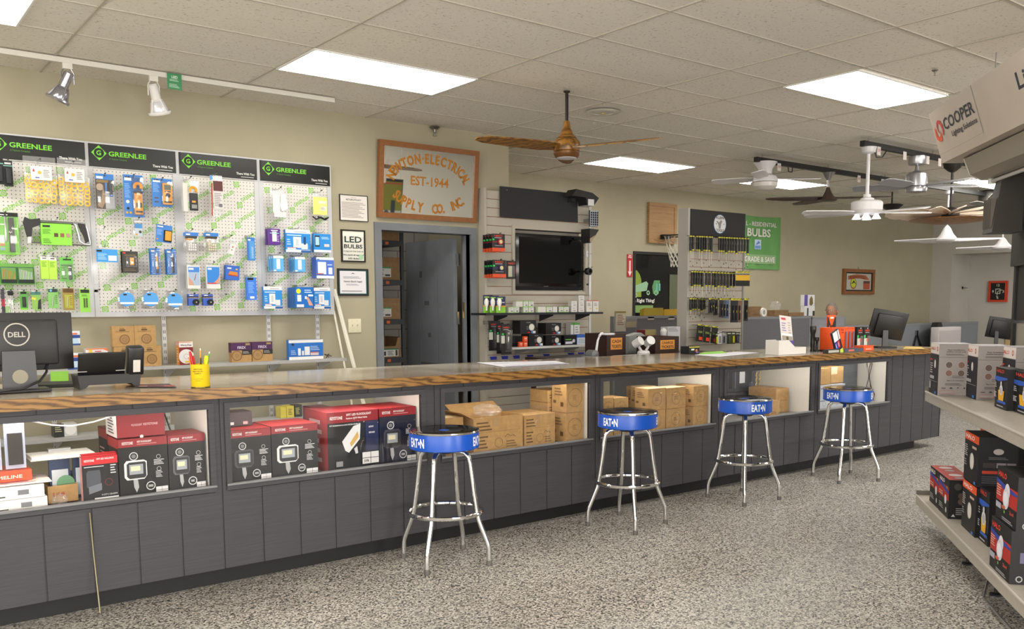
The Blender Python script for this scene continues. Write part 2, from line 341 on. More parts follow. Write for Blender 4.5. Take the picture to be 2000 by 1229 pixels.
# dark display window in the far wall
w = MB(); w.box(8.70, 8.93, .9, 9.66, 8.97, 2.15, M('0C0D0E', .15)); w.box(8.66, 8.885, .9, 8.70, 8.93, 2.19, '1A1B1B').box(9.66, 8.885, .9, 9.70, 8.93, 2.19, '1A1B1B').box(8.70, 8.885, 2.15, 9.66, 8.93, 2.19, '1A1B1B')
G1, G2, G3 = '8FA63F', '9CC7A0', '5E9A62'
w.face((8.70, 8.929, 1.35), (.96, 0, 0), (0, 0, .725)).pr([('p', [(0, .3), (0, .82), (.07, .8), (.13, .72), (.16, .62), (.16, .3)], G1), ('p', [(.0, .5), (.26, .6), (.3, .56), (.27, .42), (0, .38)], G2),
  ('o', .05, .33, .02, .045, G2), ('o', .3, .38, .02, .045, G2), ('p', [(.4, .36), (.38, .5), (.42, .62), (.54, .62), (.52, .36)], G3), ('o', .46, .38, .03, .05, G2), ('r', .46, .42, .49, .56, '6FB7B0'), ('r', .52, .42, .55, .56, '6FB7B0'),
  ('t', .01, .2, .065, 'e Right Thing!', 'E8E8E2', .42), ('r', 0, 0, .4, .14, '7FA05A'), ('r', .74, 0, 1, .74, '5A6048')])
struct(w.build('window_1'))
# ---------------- lights in the ceiling ----------------
EM = bpy.data.materials.new('lit_diffuser'); EM.use_nodes = True; b_ = EM.node_tree.nodes['Principled BSDF']
b_.inputs['Base Color'].default_value = (.9, .9, .9, 1); b_.inputs['Emission Color'].default_value = (1, .955, .88, 1); b_.inputs['Emission Strength'].default_value = PANEL
def troffer(x, y, lab, w=1.2192, d=.6096, z=CEIL, g='ceiling light panels'):
    e = empty('ceiling_light', (x, y, z), lab, 'ceiling light', g)
    f = MB(); W = .012
    f.box(-w/2, -d/2, -.004, w/2, -d/2+W, .01, WHITE).box(-w/2, d/2-W, -.004, w/2, d/2, .01, WHITE).box(-w/2, -d/2+W, -.004, -w/2+W, d/2-W, .01, WHITE).box(w/2-W, -d/2+W, -.004, w/2, d/2-W, .01, WHITE)
    f.build('frame', e); MB().box(-w/2+W, -d/2+W, -.002, w/2-W, d/2-W, .008, EM).build('diffuser', e)
LX = [(3.058, 5.64, 'lit rectangular ceiling panel above the mirror sign, nearest the pegboards'), (6.16, 3.85, 'lit rectangular ceiling panel nearest the hanging lighting sign'),
      (7.37, 7.47, 'lit rectangular ceiling panel just beyond the bronze ceiling fan'), (10.0, 7.47, 'lit ceiling panel partly hidden by the white hugger fan blades'),
      (12.2, 5.7, 'lit ceiling panel seen between the black fan tracks at right'), (12.2, 3.85, 'lit ceiling panel low at right behind the hanging light fixtures'), (.33, 5.64, 'lit ceiling panel cut by the top left corner')]
for x, y, l in LX: troffer(x, y, l)
for i, (x, y) in enumerate([(3.06, 2.0), (-.6, 2.0), (3.06, -1.6), (6.7, -1.6), (-.6, -1.6), (9.15, 1.4), (12.8, -1.6), (15.2, 2.0), (15.2, 5.7), (9.15, 3.85), (-2, 5.0), (9.15, -1.6)]): troffer(x, y, 'lit ceiling panel outside the view behind the camera', g='ceiling lights out of view')
troffer(3.9, 7.75, 'small lit panel on the storeroom ceiling', .5, .3)  # unseen panel added to light the storeroom
# ---------------- counter ----------------
sag = lambda x: 1-.0045*(x-1)
def sg(b): b.v = [(x, y, z*sag(x)) for x, y, z in b.v]; return b
TOP = lambda x: 1.065*sag(x)
CF = lambda x: .532*sag(x)
GR = [.712-.209*k for k in range(9, 0, -1)]+[.712, .92, 1.128, 1.336, 1.548, 1.76, 1.972, 2.183, 2.404, 2.625, 2.85, 3.063, 3.289, 3.505, 3.731, 3.95, 4.17, 4.392, 4.62, 4.842, 5.079, 5.30, 5.488, 5.693, 5.91, 6.128, 6.347, 6.565, 6.78, 7.009, 7.228, 7.426, 7.622, 7.826, 8.033, 8.223, 8.422, 8.641, 8.819, 8.99]
SEC = [(-1.169, .294, -1.02, .2), (.294, 1.548, .40, 1.49), (1.548, 2.85, 1.60, 2.755), (2.85, 4.17, 2.92, 4.11), (4.17, 5.488, 4.235, 5.41), (5.488, 6.78, 5.567, 6.715), (6.78, 8.033, 6.837, 7.95), (8.033, 8.99, None, None)]
SL = ['off to the left of the picture', 'with boxed wall lights behind its glass, leftmost', 'full of red and black floodlight cartons', 'with opened brown cartons, beside the first bar stool', 'full of brown cartons, behind the second bar stool', 'with few cartons, behind the third bar stool', 'with cables and grey box, behind the fourth bar stool', 'solid end without a window']
WP = noisy('white_panel', 'D8D4CC', 'DEDBD4', 2, .6); TUBE = M('FFFAF0', .5, em=24)
YF = 4.65
for i, (a, z_, w0, w1) in enumerate(SEC):
    e = empty('display_counter', (a, YF, 0), 'dark grey grooved counter section '+SL[i], 'counter', 'sections of the service counter')
    off = Vector((-a, -YF, 0))
    def put(b, n, par=e):
        sg(b); b.v = [(x+off.x, y+off.y, z) for x, y, z in b.v]; return b.build(n, par)
    s = MB(); gs = [x for x in GR if a-.01 <= x <= z_+.01]
    Z0, Z1, WB, WT = .1, 1.011, .515, .985
    s.box(a, YF+.006, Z0, z_, YF+.018, WB, '2C2C2E' if 0 else SIDING); s.box(a, YF+.006, WT, z_, YF+.018, Z1, SIDING)
    if w0 is not None: s.box(a, YF+.006, WB, w0, YF+.018, WT, SIDING); s.box(w1, YF+.006, WB, z_, YF+.018, WT, SIDING)
    else: s.box(a, YF+.006, WB, z_, YF+.018, WT, SIDING)
    for p, q in zip(gs[:-1], gs[1:]):
        p, q = p+.004, q-.004
        if w0 is None: s.box(p, YF, Z0, q, YF+.0065, Z1, SIDING); continue
        s.box(p, YF, Z0, q, YF+.0065, WB, SIDING); s.box(p, YF, WT, q, YF+.0065, Z1, SIDING)
        if p < w0-.02: s.box(p, YF, WB, min(q, w0-.02), YF+.0065, WT, SIDING)
        if q > w1+.02: s.box(max(p, w1+.02), YF, WB, q, YF+.0065, WT, SIDING)
    if i == 7: s.box(8.975, YF, Z0, 8.99, 5.5, Z1-.001, SIDING)
    put(s, 'siding')
    put(MB().box(a, 4.73, 0, min(z_, 8.64), 4.75, .1, '161617'), 'toe_kick')
    if w0 is not None:
        f = MB(); t = .028; F_ = SIDING
        for (x0, z0, x1, z1) in ((w0-t, .955, w1+t, .985), (w0-t, .52, w1+t, .553), (w0-t, .553, w0, .955), (w1, .553, w1+t, .955)): f.box(x0, YF-.012, z0, x1, YF+.012, z1, F_)
        f.box(w0-t, YF-.018, .545, w1+t, YF+.01, .555, M('7E7E80', .5))  # lighter strip paints the light caught on the sill edge
        fo = put(f, 'window_frame'); put(MB().box(w0, YF+.002, .553, w1, YF+.005, .955, GLASS), 'glass_pane', fo)
        put(MB().box(w0-.04, YF+.02, .51, w1+.04, 5.25, .53, M('8B8B8B', .5)), 'case_floor')
        put(MB().box(w1+.003, YF+.02, .53, w1+.022, 5.25, 1.012, WP), 'end_panel'); put(MB().box(w0-.022, YF+.02, .53, w0-.003, 5.25, 1.012, WP), 'end_panel')
        put(MB().tube([(w0+.1, 4.72, .995), (w1-.1, 4.72, .995)], .012, TUBE, 8), 'light_tube')
t = empty('countertop', (4, 5, 1.05), 'long worktop with oak front edge and papers under clear glaze', 'countertop')
o = sg(MB().box(-1.17, 4.63, 1.013, 8.93, 5.55, 1.0645, TOPM)); o.v = [(x-4, y-5, z-1.05) for x, y, z in o.v]; o.build('laminate_top', t)
o = MB()
for k in range(20):
    x0, x1 = -1.17+k*.506, -1.17+(k+1)*.506; x1 = min(x1, 8.96)
    if x0 < 8.96: o.box(x0, 4.60, 1.012, x1, 4.63, 1.066, OAK)
o.box(8.93, 4.63, 1.012, 8.96, 5.55, 1.066, OAK); sg(o); o.v = [(x-4, y-5, z-1.05) for x, y, z in o.v]; o.build('wood_edge', t)

PINE2 = noisy('pine_planks', '9C7850', 'AD885E', 2, .6, stretch=(1.2, 1, 14))
# storeroom shelving seen through the grey door
YS_ = 7.72; xr = at(790, 580, YS_)[0]; SHD = M('33363A', .5)
e = empty('storage_rack', (xr, YS_, 0), 'dark steel storage rack seen through the open grey door', 'shelving')
b = MB(); b.box(-.03, 0, 0, 0, .03, 2.6, SHD).box(-.03, .42, 0, 0, .45, 2.6, SHD).box(-1.2, 0, 0, -1.17, .03, 2.6, SHD)
b.build('upright', e); zs = [at(765, y, YS_)[1] for y in (470, 547, 624, 699)]
for z in zs: MB().box(-1.17, .0, z-.05, -.03, .45, z, SHD).box(-.2, -.002, z-.04, -.165, 0, z-.012, M('C8622A', .6)).build('rack_shelf', e)
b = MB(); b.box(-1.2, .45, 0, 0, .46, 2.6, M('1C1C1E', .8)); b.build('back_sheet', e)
LBL = [('r', .1, .12, .66, .56, 'C8C8C4'), ('r', .1, .5, .66, .56, '3E8A5A'), ('l', .14, .2, .4, .46, 4, '4A4A4A'), ('r', .42, .16, .62, .24, '3A3A3A')]
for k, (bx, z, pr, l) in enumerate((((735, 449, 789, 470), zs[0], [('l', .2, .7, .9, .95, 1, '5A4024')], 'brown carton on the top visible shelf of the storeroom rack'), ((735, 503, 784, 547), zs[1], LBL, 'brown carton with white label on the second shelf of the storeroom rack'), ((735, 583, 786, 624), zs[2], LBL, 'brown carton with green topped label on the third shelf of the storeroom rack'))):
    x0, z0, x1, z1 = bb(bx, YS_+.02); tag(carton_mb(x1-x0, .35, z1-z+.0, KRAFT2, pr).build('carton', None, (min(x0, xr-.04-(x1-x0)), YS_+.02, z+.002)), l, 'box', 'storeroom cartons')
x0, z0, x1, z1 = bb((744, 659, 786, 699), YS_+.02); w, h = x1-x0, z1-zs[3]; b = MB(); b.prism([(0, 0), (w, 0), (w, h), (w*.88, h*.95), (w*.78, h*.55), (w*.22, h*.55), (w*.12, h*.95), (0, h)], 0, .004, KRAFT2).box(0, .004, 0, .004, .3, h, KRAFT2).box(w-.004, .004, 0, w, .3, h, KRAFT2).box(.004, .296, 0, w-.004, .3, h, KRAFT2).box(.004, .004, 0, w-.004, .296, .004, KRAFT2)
b.face((0, 0, 0), (w, 0, 0), (0, 0, h)).pr([('r', .15, .05, .9, .45, 'C8C8C4'), ('r', .15, .38, .9, .45, '2E6A48'), ('r', .2, .1, .32, .3, '2A2A2E'), ('l', .4, .1, .7, .34, 4, '5A5A5A'), ('r', .76, .08, .86, .36, '3A3A3A')])
tag(b.build('open_bin_box', None, (xr-.045-w, YS_+.02, zs[3]+.002)), 'open fronted cardboard bin with white label on the bottom visible shelf', 'box', 'storeroom cartons')
# ---------------- bar stools ----------------
def stool(x, y, foot, txt, label):
    e = empty('bar_stool', (x, y, 0), label, 'bar stool', 'chrome bar stools with blue seat bands')
    BL = M('1450B8', .3)
    s = MB(); s.lathe([(.0, .668), (.185, .668), (.2, .676), (.2, .762), (.197, .772), (.19, .772)], BL, n=48)
    s.build('seat_band', e)
    MB().lathe([(.192, .76), (.188, .776), (.17, .780), (.09, .774), (.0, .771)], M('0B0B0C', .12), n=48, cap=False).build('cushion', e)
    MB().lathe([(.2015, .765), (.203, .770), (.200, .776), (.193, .776)], CHROME, n=48, cap=False).build('rim', e)
    vs, fs, tw = textmesh('EAT\u2022N', .034); hh = .048; k = .115/tw
    pc = math.atan2(-y, -x)
    for j in range(3):
        a0 = pc+R(txt+120*j)-.115/2/.2
        L = MB(); L.add([(.2012*math.cos(a0+u*k/.2012), .2012*math.sin(a0+u*k/.2012), .695+v*hh) for u, v in vs], fs, 'E9EEF5')
        L.build('lettering', e)
    MB().lathe([(.05, .64), (.07, .652), (.07, .668)], M('202022', .4), n=20).build('swivel', e)
    for q in range(4):
        a = R(foot+90*q); c, s_ = math.cos(a), math.sin(a)
        P = [(.02, .652), (.09, .652), (.125, .645), (.148, .62), (.156, .585), (.175, .44), (.196, .30), (.205, .26), (.258, .13), (.266, .10), (.268, .02)]
        MB().tube([(r*c, r*s_, z) for r, z in P], .0142, CHROME, 12).build('leg', e)
        MB().lathe([(.016, 0), (.0165, .022), (.014, .03)], M('5E5C58', .6), (.268*c, .268*s_, 0), 12).build('foot_cap', e)
    MB().tube([(.212*math.cos(R(5*i)), .212*math.sin(R(5*i)), .30) for i in range(72)], .0125, CHROME, 10, True).build('foot_ring', e)
    return e
for (cx, cy), tx, lab in (((2.708, 4.314), -50, 'nearest chrome bar stool, large in front of the red floodlight cartons'), ((4.125, 4.276), -35, 'second bar stool, in front of the stacked brown cartons'),
                          ((5.379, 4.302), 30, 'third bar stool, before the window with a white end panel'), ((6.673, 4.258), -38, 'farthest bar stool, near the right end of the counter')):
    stool(cx, cy, {-50: 35, -35: 58, 30: 41, -38: 23}[tx], tx, lab)
# ---------------- goods in the counter cases ----------------
RED = M('8C1620', .45); BLK = M('0E0E10', .6)
def flood(kind=0, lamp='D9DADC'):
    r = [('r', 0, .86, 1, 1, RED), ('t', .08, .905, .045, 'KEYSTONE', 'E8E3E0', .22), ('t', .38, .925, .03, 'XFIT FLOODLIGHT', 'E8E3E0', .3), ('r', .38, .895, .78, .903, 'D6A0A4')]
    if kind == 1:
        return [('r', 0, .82, 1, 1, RED), ('t', .05, .88, .05, 'KEYSTONE', 'EEE8E6', .24), ('t', .36, .93, .035, 'XFIT LED FLOODLIGHT', 'EEE8E6', .5), ('t', .36, .875, .025, 'Replaces 250W Metal Halide', 'EEE8E6', .42), ('t', .04, .77, .022, 'KT-FLED60-R1A-UNV-8CSB-VDIM-W', 'E0E0E4', .6),
          ('r', .74, .3, 1, .82, '1B2348'), ('p', [(.27, .5), (.5, .75), (.64, .78), (.62, .52), (.4, .3), (.33, .34)], 'D7D8DA'), ('p', [(.42, .46), (.58, .66), (.6, .55), (.45, .4)], 'C9A45A'), ('p', [(.5, .36), (.53, .27), (.58, .28), (.56, .4)], 'C6C7C9'),
          ('t', .8, .7, .03, '60W', 'D8D8E0', .1), ('t', .8, .6, .03, '8040', 'D8D8E0', .12), ('r', .66, .08, .99, .28, 'D8D6D6'), ('r', .66, .175, .99, .185, BLK), ('r', .82, .08, .83, .28, BLK), ('t', .69, .11, .04, '5YR', BLK, .1), ('r', .14, .08, .27, .17, '8A8A8C')]
    if kind == 2:
        return [('r', 0, .83, 1, 1, 'C8202A'), ('t', .06, .9, .045, 'KEYSTONE', 'F0E8E6', .28), ('t', .4, .93, .035, 'XFIT LED WALLPACK', 'F0E8E6', .5), ('r', .05, .78, .6, .795, 'DADADC'), ('p', [(.1, .35), (.1, .66), (.16, .71), (.48, .71), (.5, .62), (.5, .3)], '4A4D56'), ('p', [(.15, .2), (.15, .36), (.52, .42), (.52, .27)], '6F727C'),
          ('o', .72, .43, .07, .075, 'B03038'), ('l', .78, .6, .95, .82, 4, 'C8C8CA'), ('r', .3, .03, .98, .11, 'D8D6D6'), ('t', .5, .15, .03, '3 CCT | 120-277V', 'C8C8CA', .45)]
    f = [('o', .3, .70, .055, .07, 'C9C9CB'), ('c', .3, .70, .035, '77777A'), ('p', [(.1, .35), (.1, .58), (.15, .63), (.5, .63), (.56, .6), (.56, .36), (.5, .3), (.15, .3)], lamp), ('p', [(.15, .36), (.15, .57), (.2, .6), (.52, .6), (.54, .57), (.54, .35), (.5, .32), (.2, .32)], '2A2A2C'),
         ('r', .2, .39, .48, .56, '9AA0A6'), ('r', .23, .45, .42, .53, 'E3D9B4'), ('p', [(.27, .3), (.36, .3), (.38, .17), (.33, .08), (.28, .17)], 'A9A9AB'), ('o', .62, .17, .06, .075, 'C9C9CB'), ('r', .57, .15, .67, .19, '9A9A9C'),
         ('o', .8, .66, .03, .036, 'C9C9CB'), ('l', .7, .52, .93, .62, 4, 'D5D5D7'), ('o', .8, .45, .03, .036, 'C9C9CB'), ('l', .73, .3, .88, .42, 5, 'C2C2C4'), ('r', .72, .03, .97, .14, 'D8D6D6'), ('r', .72, .08, .97, .086, BLK), ('r', .84, .03, .846, .14, BLK)]
    return r+f
SIDEP = [('r', 0, .84, 1, 1, RED), ('l', .15, .3, .85, .7, 6, 'C9A0A4')]
def clampbox(box, Y):
    x0, z0, x1, z1 = bb(box, Y); k = (box[2]-box[0])/(x1-x0)
    for _, _, w0, w1 in SEC:
        if w0 is not None and w0-.1 < (x0+x1)/2 < w1+.1:
            return (box[0]+max(0, w0+.004-x0)*k, box[1], box[2]-max(0, x1-w1+.006)*k, box[3])
    return box
def incase(box, Y, d, col, lab, pr=(), name='carton', grp=None, over=0, **kw):
    box = clampbox(box, Y); xm = at((box[0]+box[2])/2, (box[1]+box[3])/2, Y)[0]
    return carton(name, lab, 'box', box, Y, d, col, pr, base=(CF(xm)+.002 if over == 0 else over), group=grp, **kw)
FG = 'floodlight cartons in the display counter'
a1 = incase((232, 853, 328, 967), 4.70, .2, BLK, 'black floodlight carton with white lamp picture, under the red carton lying flat', flood(), grp=FG, topcol=RED, left=SIDEP)
incase((329.5, 846, 407, 956), 4.70, .2, BLK, 'black floodlight carton at the right end of the leftmost case window', flood(lamp='5A5A5E'), grp=FG, topcol=RED, left=SIDEP)
zt = a1.location.z+max(v.co.z for v in a1.data.vertices)
c_ = incase((228, 815, 322, 858), 4.705, .22, RED, 'red floodlight carton lying flat on top of a black floodlight carton', [('t', .55, .5, .1, 'KEYSTONE', 'D8A8AC', .3), ('t', .3, .5, .09, 'FLOODLIGHT', 'D8A8AC', .22), ('c', .5, .0, .08, 'CFCFCF')], grp=FG, over=zt+.006, topcol='B9A9A8', left=[('r', 0, 0, 1, 1, 'C9C4C4'), ('l', .2, .1, .8, .9, 6, '3A3A3C')])
incase((161, 885, 231, 975), 4.68, .045, M('15161C', .6), 'black and red wall pack light carton in front of the brown price box', flood(2), grp='wall pack cartons', topcol='C8202A', left=[('r', 0, 0, 1, 1, 'C98C8E')])
incase((161, 885, 231, 975), 4.74, .04, M('15161C', .6), 'second wall pack light carton, directly behind the front one', flood(2), grp='wall pack cartons', topcol='C8202A', left=[('r', 0, 0, 1, 1, 'E0D8D8')])
incase((212, 838, 246, 955), 4.96, .2, BLK, 'floodlight carton behind the lying red carton, its left side showing', flood(), grp=FG, topcol=RED, left=SIDEP)
incase((449, 837, 529.5, 941), 4.70, .26, BLK, 'black floodlight carton at the left end of the second case window', flood(lamp='4A4A4E'), grp=FG, topcol='A8242C', left=SIDEP)
a2 = incase((531, 828, 621, 930), 4.70, .26, BLK, 'floodlight carton with white lamp picture, second in the middle case window', flood(), grp=FG, topcol='C23A3E', left=SIDEP)
incase((640, 804, 739, 918), 4.70, .3, M('0F1013', .6), 'taller carton picturing a tilted white LED floodlight, labelled 60W', flood(1), grp=FG, topcol='B9404A', left=[('r', 0, 0, 1, 1, 'A8303A'), ('l', .2, .1, .8, .9, 5, 'D8B0B4')])
incase((741, 796, 823, 906), 4.70, .3, M('141628', .4), 'floodlight carton beside the tall one, half hidden by the nearest stool', flood(lamp='3C3C44'), grp=FG, topcol='A02029', left=SIDEP)
zt = a2.location.z+max(v.co.z for v in a2.data.vertices)
incase((447, 796, 492, 823), 4.82, .13, M('2A0E12', .3), 'dark red carton lying on the floodlight cartons at the window corner', [('r', .05, .1, .2, .3, 'D0D0D0'), ('r', .6, .1, .8, .3, 'D0A0A0')], grp=FG, over=zt+.003)
incase((620, 806, 655, 912), 5.02, .2, BLK, 'floodlight carton standing behind the tall LED floodlight carton', flood(1), grp=FG, topcol=RED, left=[('r', 0, 0, 1, 1, '8A2C4C')])
# kraft cartons
RING = [('o', .5, .5, .30, .315, '6B5233'), ('l', .38, .4, .62, .6, 4, '8A6C45')]
PRN = [('l', .06, .6, .4, .9, 3, '6B5233'), ('l', .06, .1, .3, .5, 4, '6B5233'), ('o', .5, .25, .13, .14, '6B5233'), ('r', .05, .58, .95, .585, '6B5233'), ('p', [(.62, .4), (.68, .48), (.74, .42), (.8, .44), (.85, .38), (.84, .37), (.79, .42), (.74, .4), (.68, .46), (.63, .39)], '7A5F3D'), ('l', .65, .08, .9, .3, 3, '7A5F3D'), ('r', .38, .72, .5, 1, 'A8865C')]
KG = 'brown cartons in the display counter'
def opened(box, Y, d, lab):
    x0, z0, x1, z1 = bb(box, Y); w, h = x1-x0, z1-z0; b = MB(); t = .004
    b.box(0, 0, 0, w, t, h, KRAFT).box(0, d-t, 0, w, d, h, KRAFT).box(0, t, 0, t, d-t, h, KRAFT).box(w-t, t, 0, w, d-t, h, KRAFT).box(t, t, 0, w-t, d-t, t, KRAFT)
    b.face((0, 0, 0), (w, 0, 0), (0, 0, h)).pr(PRN)
    o = tag(b.build('open_carton', None, (x0, Y, CF(x0)+.002)), lab, 'box', KG)
    f = MB(); f.obox((w/2, d+.05, h+.03), w/2, .06, .002, Matrix.Rotation(.5, 3, 'X'), KRAFT).obox((-.045, d/2, h+.02), .055, d/2, .002, Matrix.Rotation(.45, 3, 'Y'), KRAFT); f.build('flap', o)
    return o, h
o1, h1 = opened((925, 815, 1021, 883), 4.70, .24, 'opened brown carton topped with crumpled clear plastic, behind the nearest stool')
def crumple(name, c, s, lab, cat, mat=BAG, seed=1, grp=None):
    random.seed(seed); b = bmesh.new(); bmesh.ops.create_icosphere(b, subdivisions=3, radius=1)
    for v in b.verts:
        n = random.uniform(.72, 1.12); v.co = Vector((v.co.x*s[0]*n, v.co.y*s[1]*n, max(v.co.z, -.75)*s[2]*n))
    return tag(MB().bm(b, mat).build(name, None, c), lab, cat, grp)
p = o1.location; crumple('plastic_bag', (p.x+.19, p.y+.12, p.z+h1+.03), (.10, .09, .045), 'crumpled clear plastic bag lying on the opened brown carton', 'bag', BAG, 3)
crumple('packing_foam', (p.x+.13, p.y+.12, p.z+h1-.04), (.09, .09, .02), 'white packing sheet filling the opened brown carton', 'packing', WHITE, 4)
incase((1024, 808, 1084, 869), 4.72, .3, KRAFT, 'taped brown carton between the opened carton and the ringed cartons', PRN, grp=KG, left=[('l', .2, .2, .8, .9, 6, '5E4528')])
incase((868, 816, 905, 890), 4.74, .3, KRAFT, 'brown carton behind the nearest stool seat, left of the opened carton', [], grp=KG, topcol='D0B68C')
def pile(box, Y, d, lab, n=2, col=KRAFT, pr=RING, lp=(), grp=KG, **kw):
    x0, z0, x1, z1 = bb(clampbox(box, Y), Y); h = (z1-z0)/n; x1 -= .003; b0 = CF(x0)+.002
    for q in range(n):
        nm = {0: 'bottom', n-1: 'top'}.get(q, 'middle')
        tag(carton_mb(x1-x0, d, h-.002, col, pr, left=lp, **kw).build('carton', None, (x0+.002*(q % 2), Y, b0+q*h)), lab.replace('%', nm), 'box', grp)
SL2 = [('r', .1, .3, .3, .4, '6B5233'), ('r', .6, .2, .8, .35, '5E4528'), ('l', .2, .55, .8, .85, 3, '7A5F3D')]
pile((1106, 747, 1149, 862), 4.70, .16, '% carton of the ringed pair at the right end of the third window', lp=SL2)
pile((1069, 759, 1104, 855), 4.88, .2, '% carton of the small stack behind the ringed pair', 4, pr=[('l', .1, .3, .6, .7, 2, '6B5233'), ('r', .8, .2, .93, .6, '6B5233')])
pile((1177, 776, 1198, 853), 4.71, .18, '% carton of the low stack in the left corner of the fourth window')
pile((1199.5, 776, 1227, 850), 4.71, .18, '% carton of the second low stack in the fourth window')
for k in range(3):
    if k == 0:
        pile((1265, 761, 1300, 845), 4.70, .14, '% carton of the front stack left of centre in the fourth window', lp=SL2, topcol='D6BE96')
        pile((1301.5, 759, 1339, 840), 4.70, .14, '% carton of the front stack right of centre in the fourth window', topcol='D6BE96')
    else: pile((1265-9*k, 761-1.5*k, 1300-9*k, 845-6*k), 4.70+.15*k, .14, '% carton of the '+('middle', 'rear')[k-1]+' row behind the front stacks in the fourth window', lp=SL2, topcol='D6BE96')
pile((1354, 747, 1384, 826), 4.69, .13, '% carton of the tall stack at the right end of the fourth window', lp=SL2)
pile((1343, 745, 1372, 822), 4.83, .13, '% carton of the stack hidden behind the tall right one in the fourth window', lp=SL2)
pile((1515, 760, 1540, 807), 4.84, .3, '% large carton in the fifth window against the white end panel', pr=[('r', .1, .8, .3, .9, 'B89A6E')])
incase((1503, 783, 1521, 811), 4.76, .16, KRAFT, 'small brown carton in front of the large one in the fifth window', [('l', .2, .1, .8, .3, 2, '6B5233')], grp=KG)
WB_ = M('B9BEC6', .5)
pile((1600, 752, 1622, 800), 4.72, .2, '% white printed carton at the left of the sixth window', col=WB_, pr=[('o', .45, .5, .2, .22, '3A3A44'), ('r', .1, .7, .5, .75, '3A3A44')], grp='white printed cartons')
pile((1623, 752, 1650, 799), 4.72, .2, '% white printed carton second from the left in the sixth window', col=WB_, pr=[('o', .45, .5, .2, .22, '3A3A44'), ('l', .6, .5, .9, .9, 3, '3A3A44')], grp='white printed cartons')
zz = CF(7)+.002+(bb((1600, 752, 1622, 800), 4.72)[3]-bb((1600, 752, 1622, 800), 4.72)[1])+.004
incase((1601, 719, 1622, 750), 4.74, .16, KRAFT, 'brown carton on the white cartons in the sixth window', over=zz, grp=KG)
incase((1623, 717, 1647, 748), 4.76, .18, KRAFT, 'cut-open brown carton beside another on the white cartons', [('r', 0, .55, .5, 1, 'D8C9A8')], over=zz, grp=KG)
b = MB(); b.box(0, 0, -.155, .3, .25, .22, M('5A5F66', .4))
for k in range(3): b.box(.01, -.006, .01+k*.07, .29, 0, .07+k*.07, M('4C5158', .35))
tag(b.build('parts_drawer_unit', None, (at(1640, 735, 4.95)[0], 4.95, CF(7.1)+.16)), 'dark grey plastic drawer unit at the back of the sixth window', 'drawer unit')
# cables, rope and devices behind the glass
cxx = at(1700, 740, 4.78)[0]
b = MB()
for k, c in enumerate(('2A2A2C', '5B3A34', 'B9B4AC', '2A2A2C')):
    b.tube([(cxx+.008*k+.02*math.sin(q*.9+k), 4.78+.015*k, .965-q*.036) for q in range(9)]+[(cxx+.05-.012*k, 4.76, .6), (cxx+.02, 4.75, .548), (cxx-.08+.03*k, 4.74, .540)], .004, c, 6)
tag(b.build('cable_bundle'), 'loose bundle of hanging cables against the white panel in the sixth window', 'cables')
b = MB(); b.tube([(.70, 4.68, .955), (.78, 4.68, .93), (.86, 4.68, .918), (.96, 4.68, .93), (1.06, 4.68, .956), (1.12, 4.68, .975)], .004, 'E8E8EA', 6); tag(b.build('white_cable'), 'thin white cable sagging across the top of the leftmost case window', 'cable')
tag(MB().tube([(1.38, 5.1, 1.0), (1.385, 5.1, .93), (1.40, 5.08, .88), (1.415, 5.05, .8)], .004, '1A1A1A', 6).build('black_cable'), 'black cable hanging before the white end panel at left', 'cable')
b = MB(); b.box(0, 0, 0, .34, .03, .3, M('4A4E55', .35, .3)); b.face((0, 0, 0), (.34, 0, 0), (0, 0, .3)).pr([('r', .5, .25, .72, .6, 'C9CBCE'), ('r', .05, .1, .2, .9, '2E3136'), ('r', .3, .1, .34, .8, '6A6E75')])
tag(b.build('metal_breaker_panel', None, (6.27, 5.22, CF(6)+.165)), 'grey metal electrical panel leaning at the back of the fifth window', 'panel'); 
tag(MB().box(6.2, 5.2, CF(6), 6.62, 5.26, CF(6)+.163, M('3C3F44', .6)).build('metal_ledge'), 'dark ledge carrying the grey electrical panel', 'ledge')
for k in range(2): tag(MB().tube([(6.615+.05*k+.008*math.sin(q*1.7), 5.17, .86-.012*q) for q in range(20)], .006, 'C9B07A', 6).build('rope'), ('left', 'right')[k]+' strand of pale rope beside the grey electrical panel', 'rope', 'pale rope strands')
# left end of the leftmost case
y_ = 4.70
x0, z0, x1, z1 = bb((92, 918, 151, 953), 4.78)
bx = MB(); h = z1-z0; w = x1-x0
bx.box(0, 0, 0, w, .004, h, KRAFT).box(0, .13, 0, w, .134, h, KRAFT).box(0, .004, 0, .004, .13, h, KRAFT).box(w-.004, .004, 0, w, .13, h, KRAFT).box(0, 0, 0, w, .134, .004, KRAFT)
bx.face((0, 0, 0), (w, 0, 0), (0, 0, h)).pr([('t', .15, .4, .22, '$ 19.49', 'A8322C', .4)])
tag(bx.build('open_carton', None, (x0, 4.78, CF(1)+.002)), 'small brown tray box with red handwritten price $19.49', 'box')
for k in range(2):
    b = carton_mb(.09, .03, .2, M('2A3A5A', .3), [('r', .1, .08, .9, .75, 'C9D0D4'), ('c', .75, .4, .2, '6FA07A')])
    tag(b.build('blister_pack', None, (x0+.02+.105*k, 4.83, CF(1)+.009)), ('left', 'right')[k]+' blister pack standing in the brown price box', 'blister pack', 'blister packs in the price box')
bz = CF(1)+.215; b = MB(); b.box(0, 0, 0, .29, .2, .004, M('D8D4C8', .6)).box(.005, .005, .004, .28, .19, .016, WHITE).box(.1, .15, .016, .2, .19, .03, STEEL)
tag(b.build('clipboard', None, (x0-.06, 4.80, bz)), 'clipboard with white papers lying over the blister packs', 'clipboard')
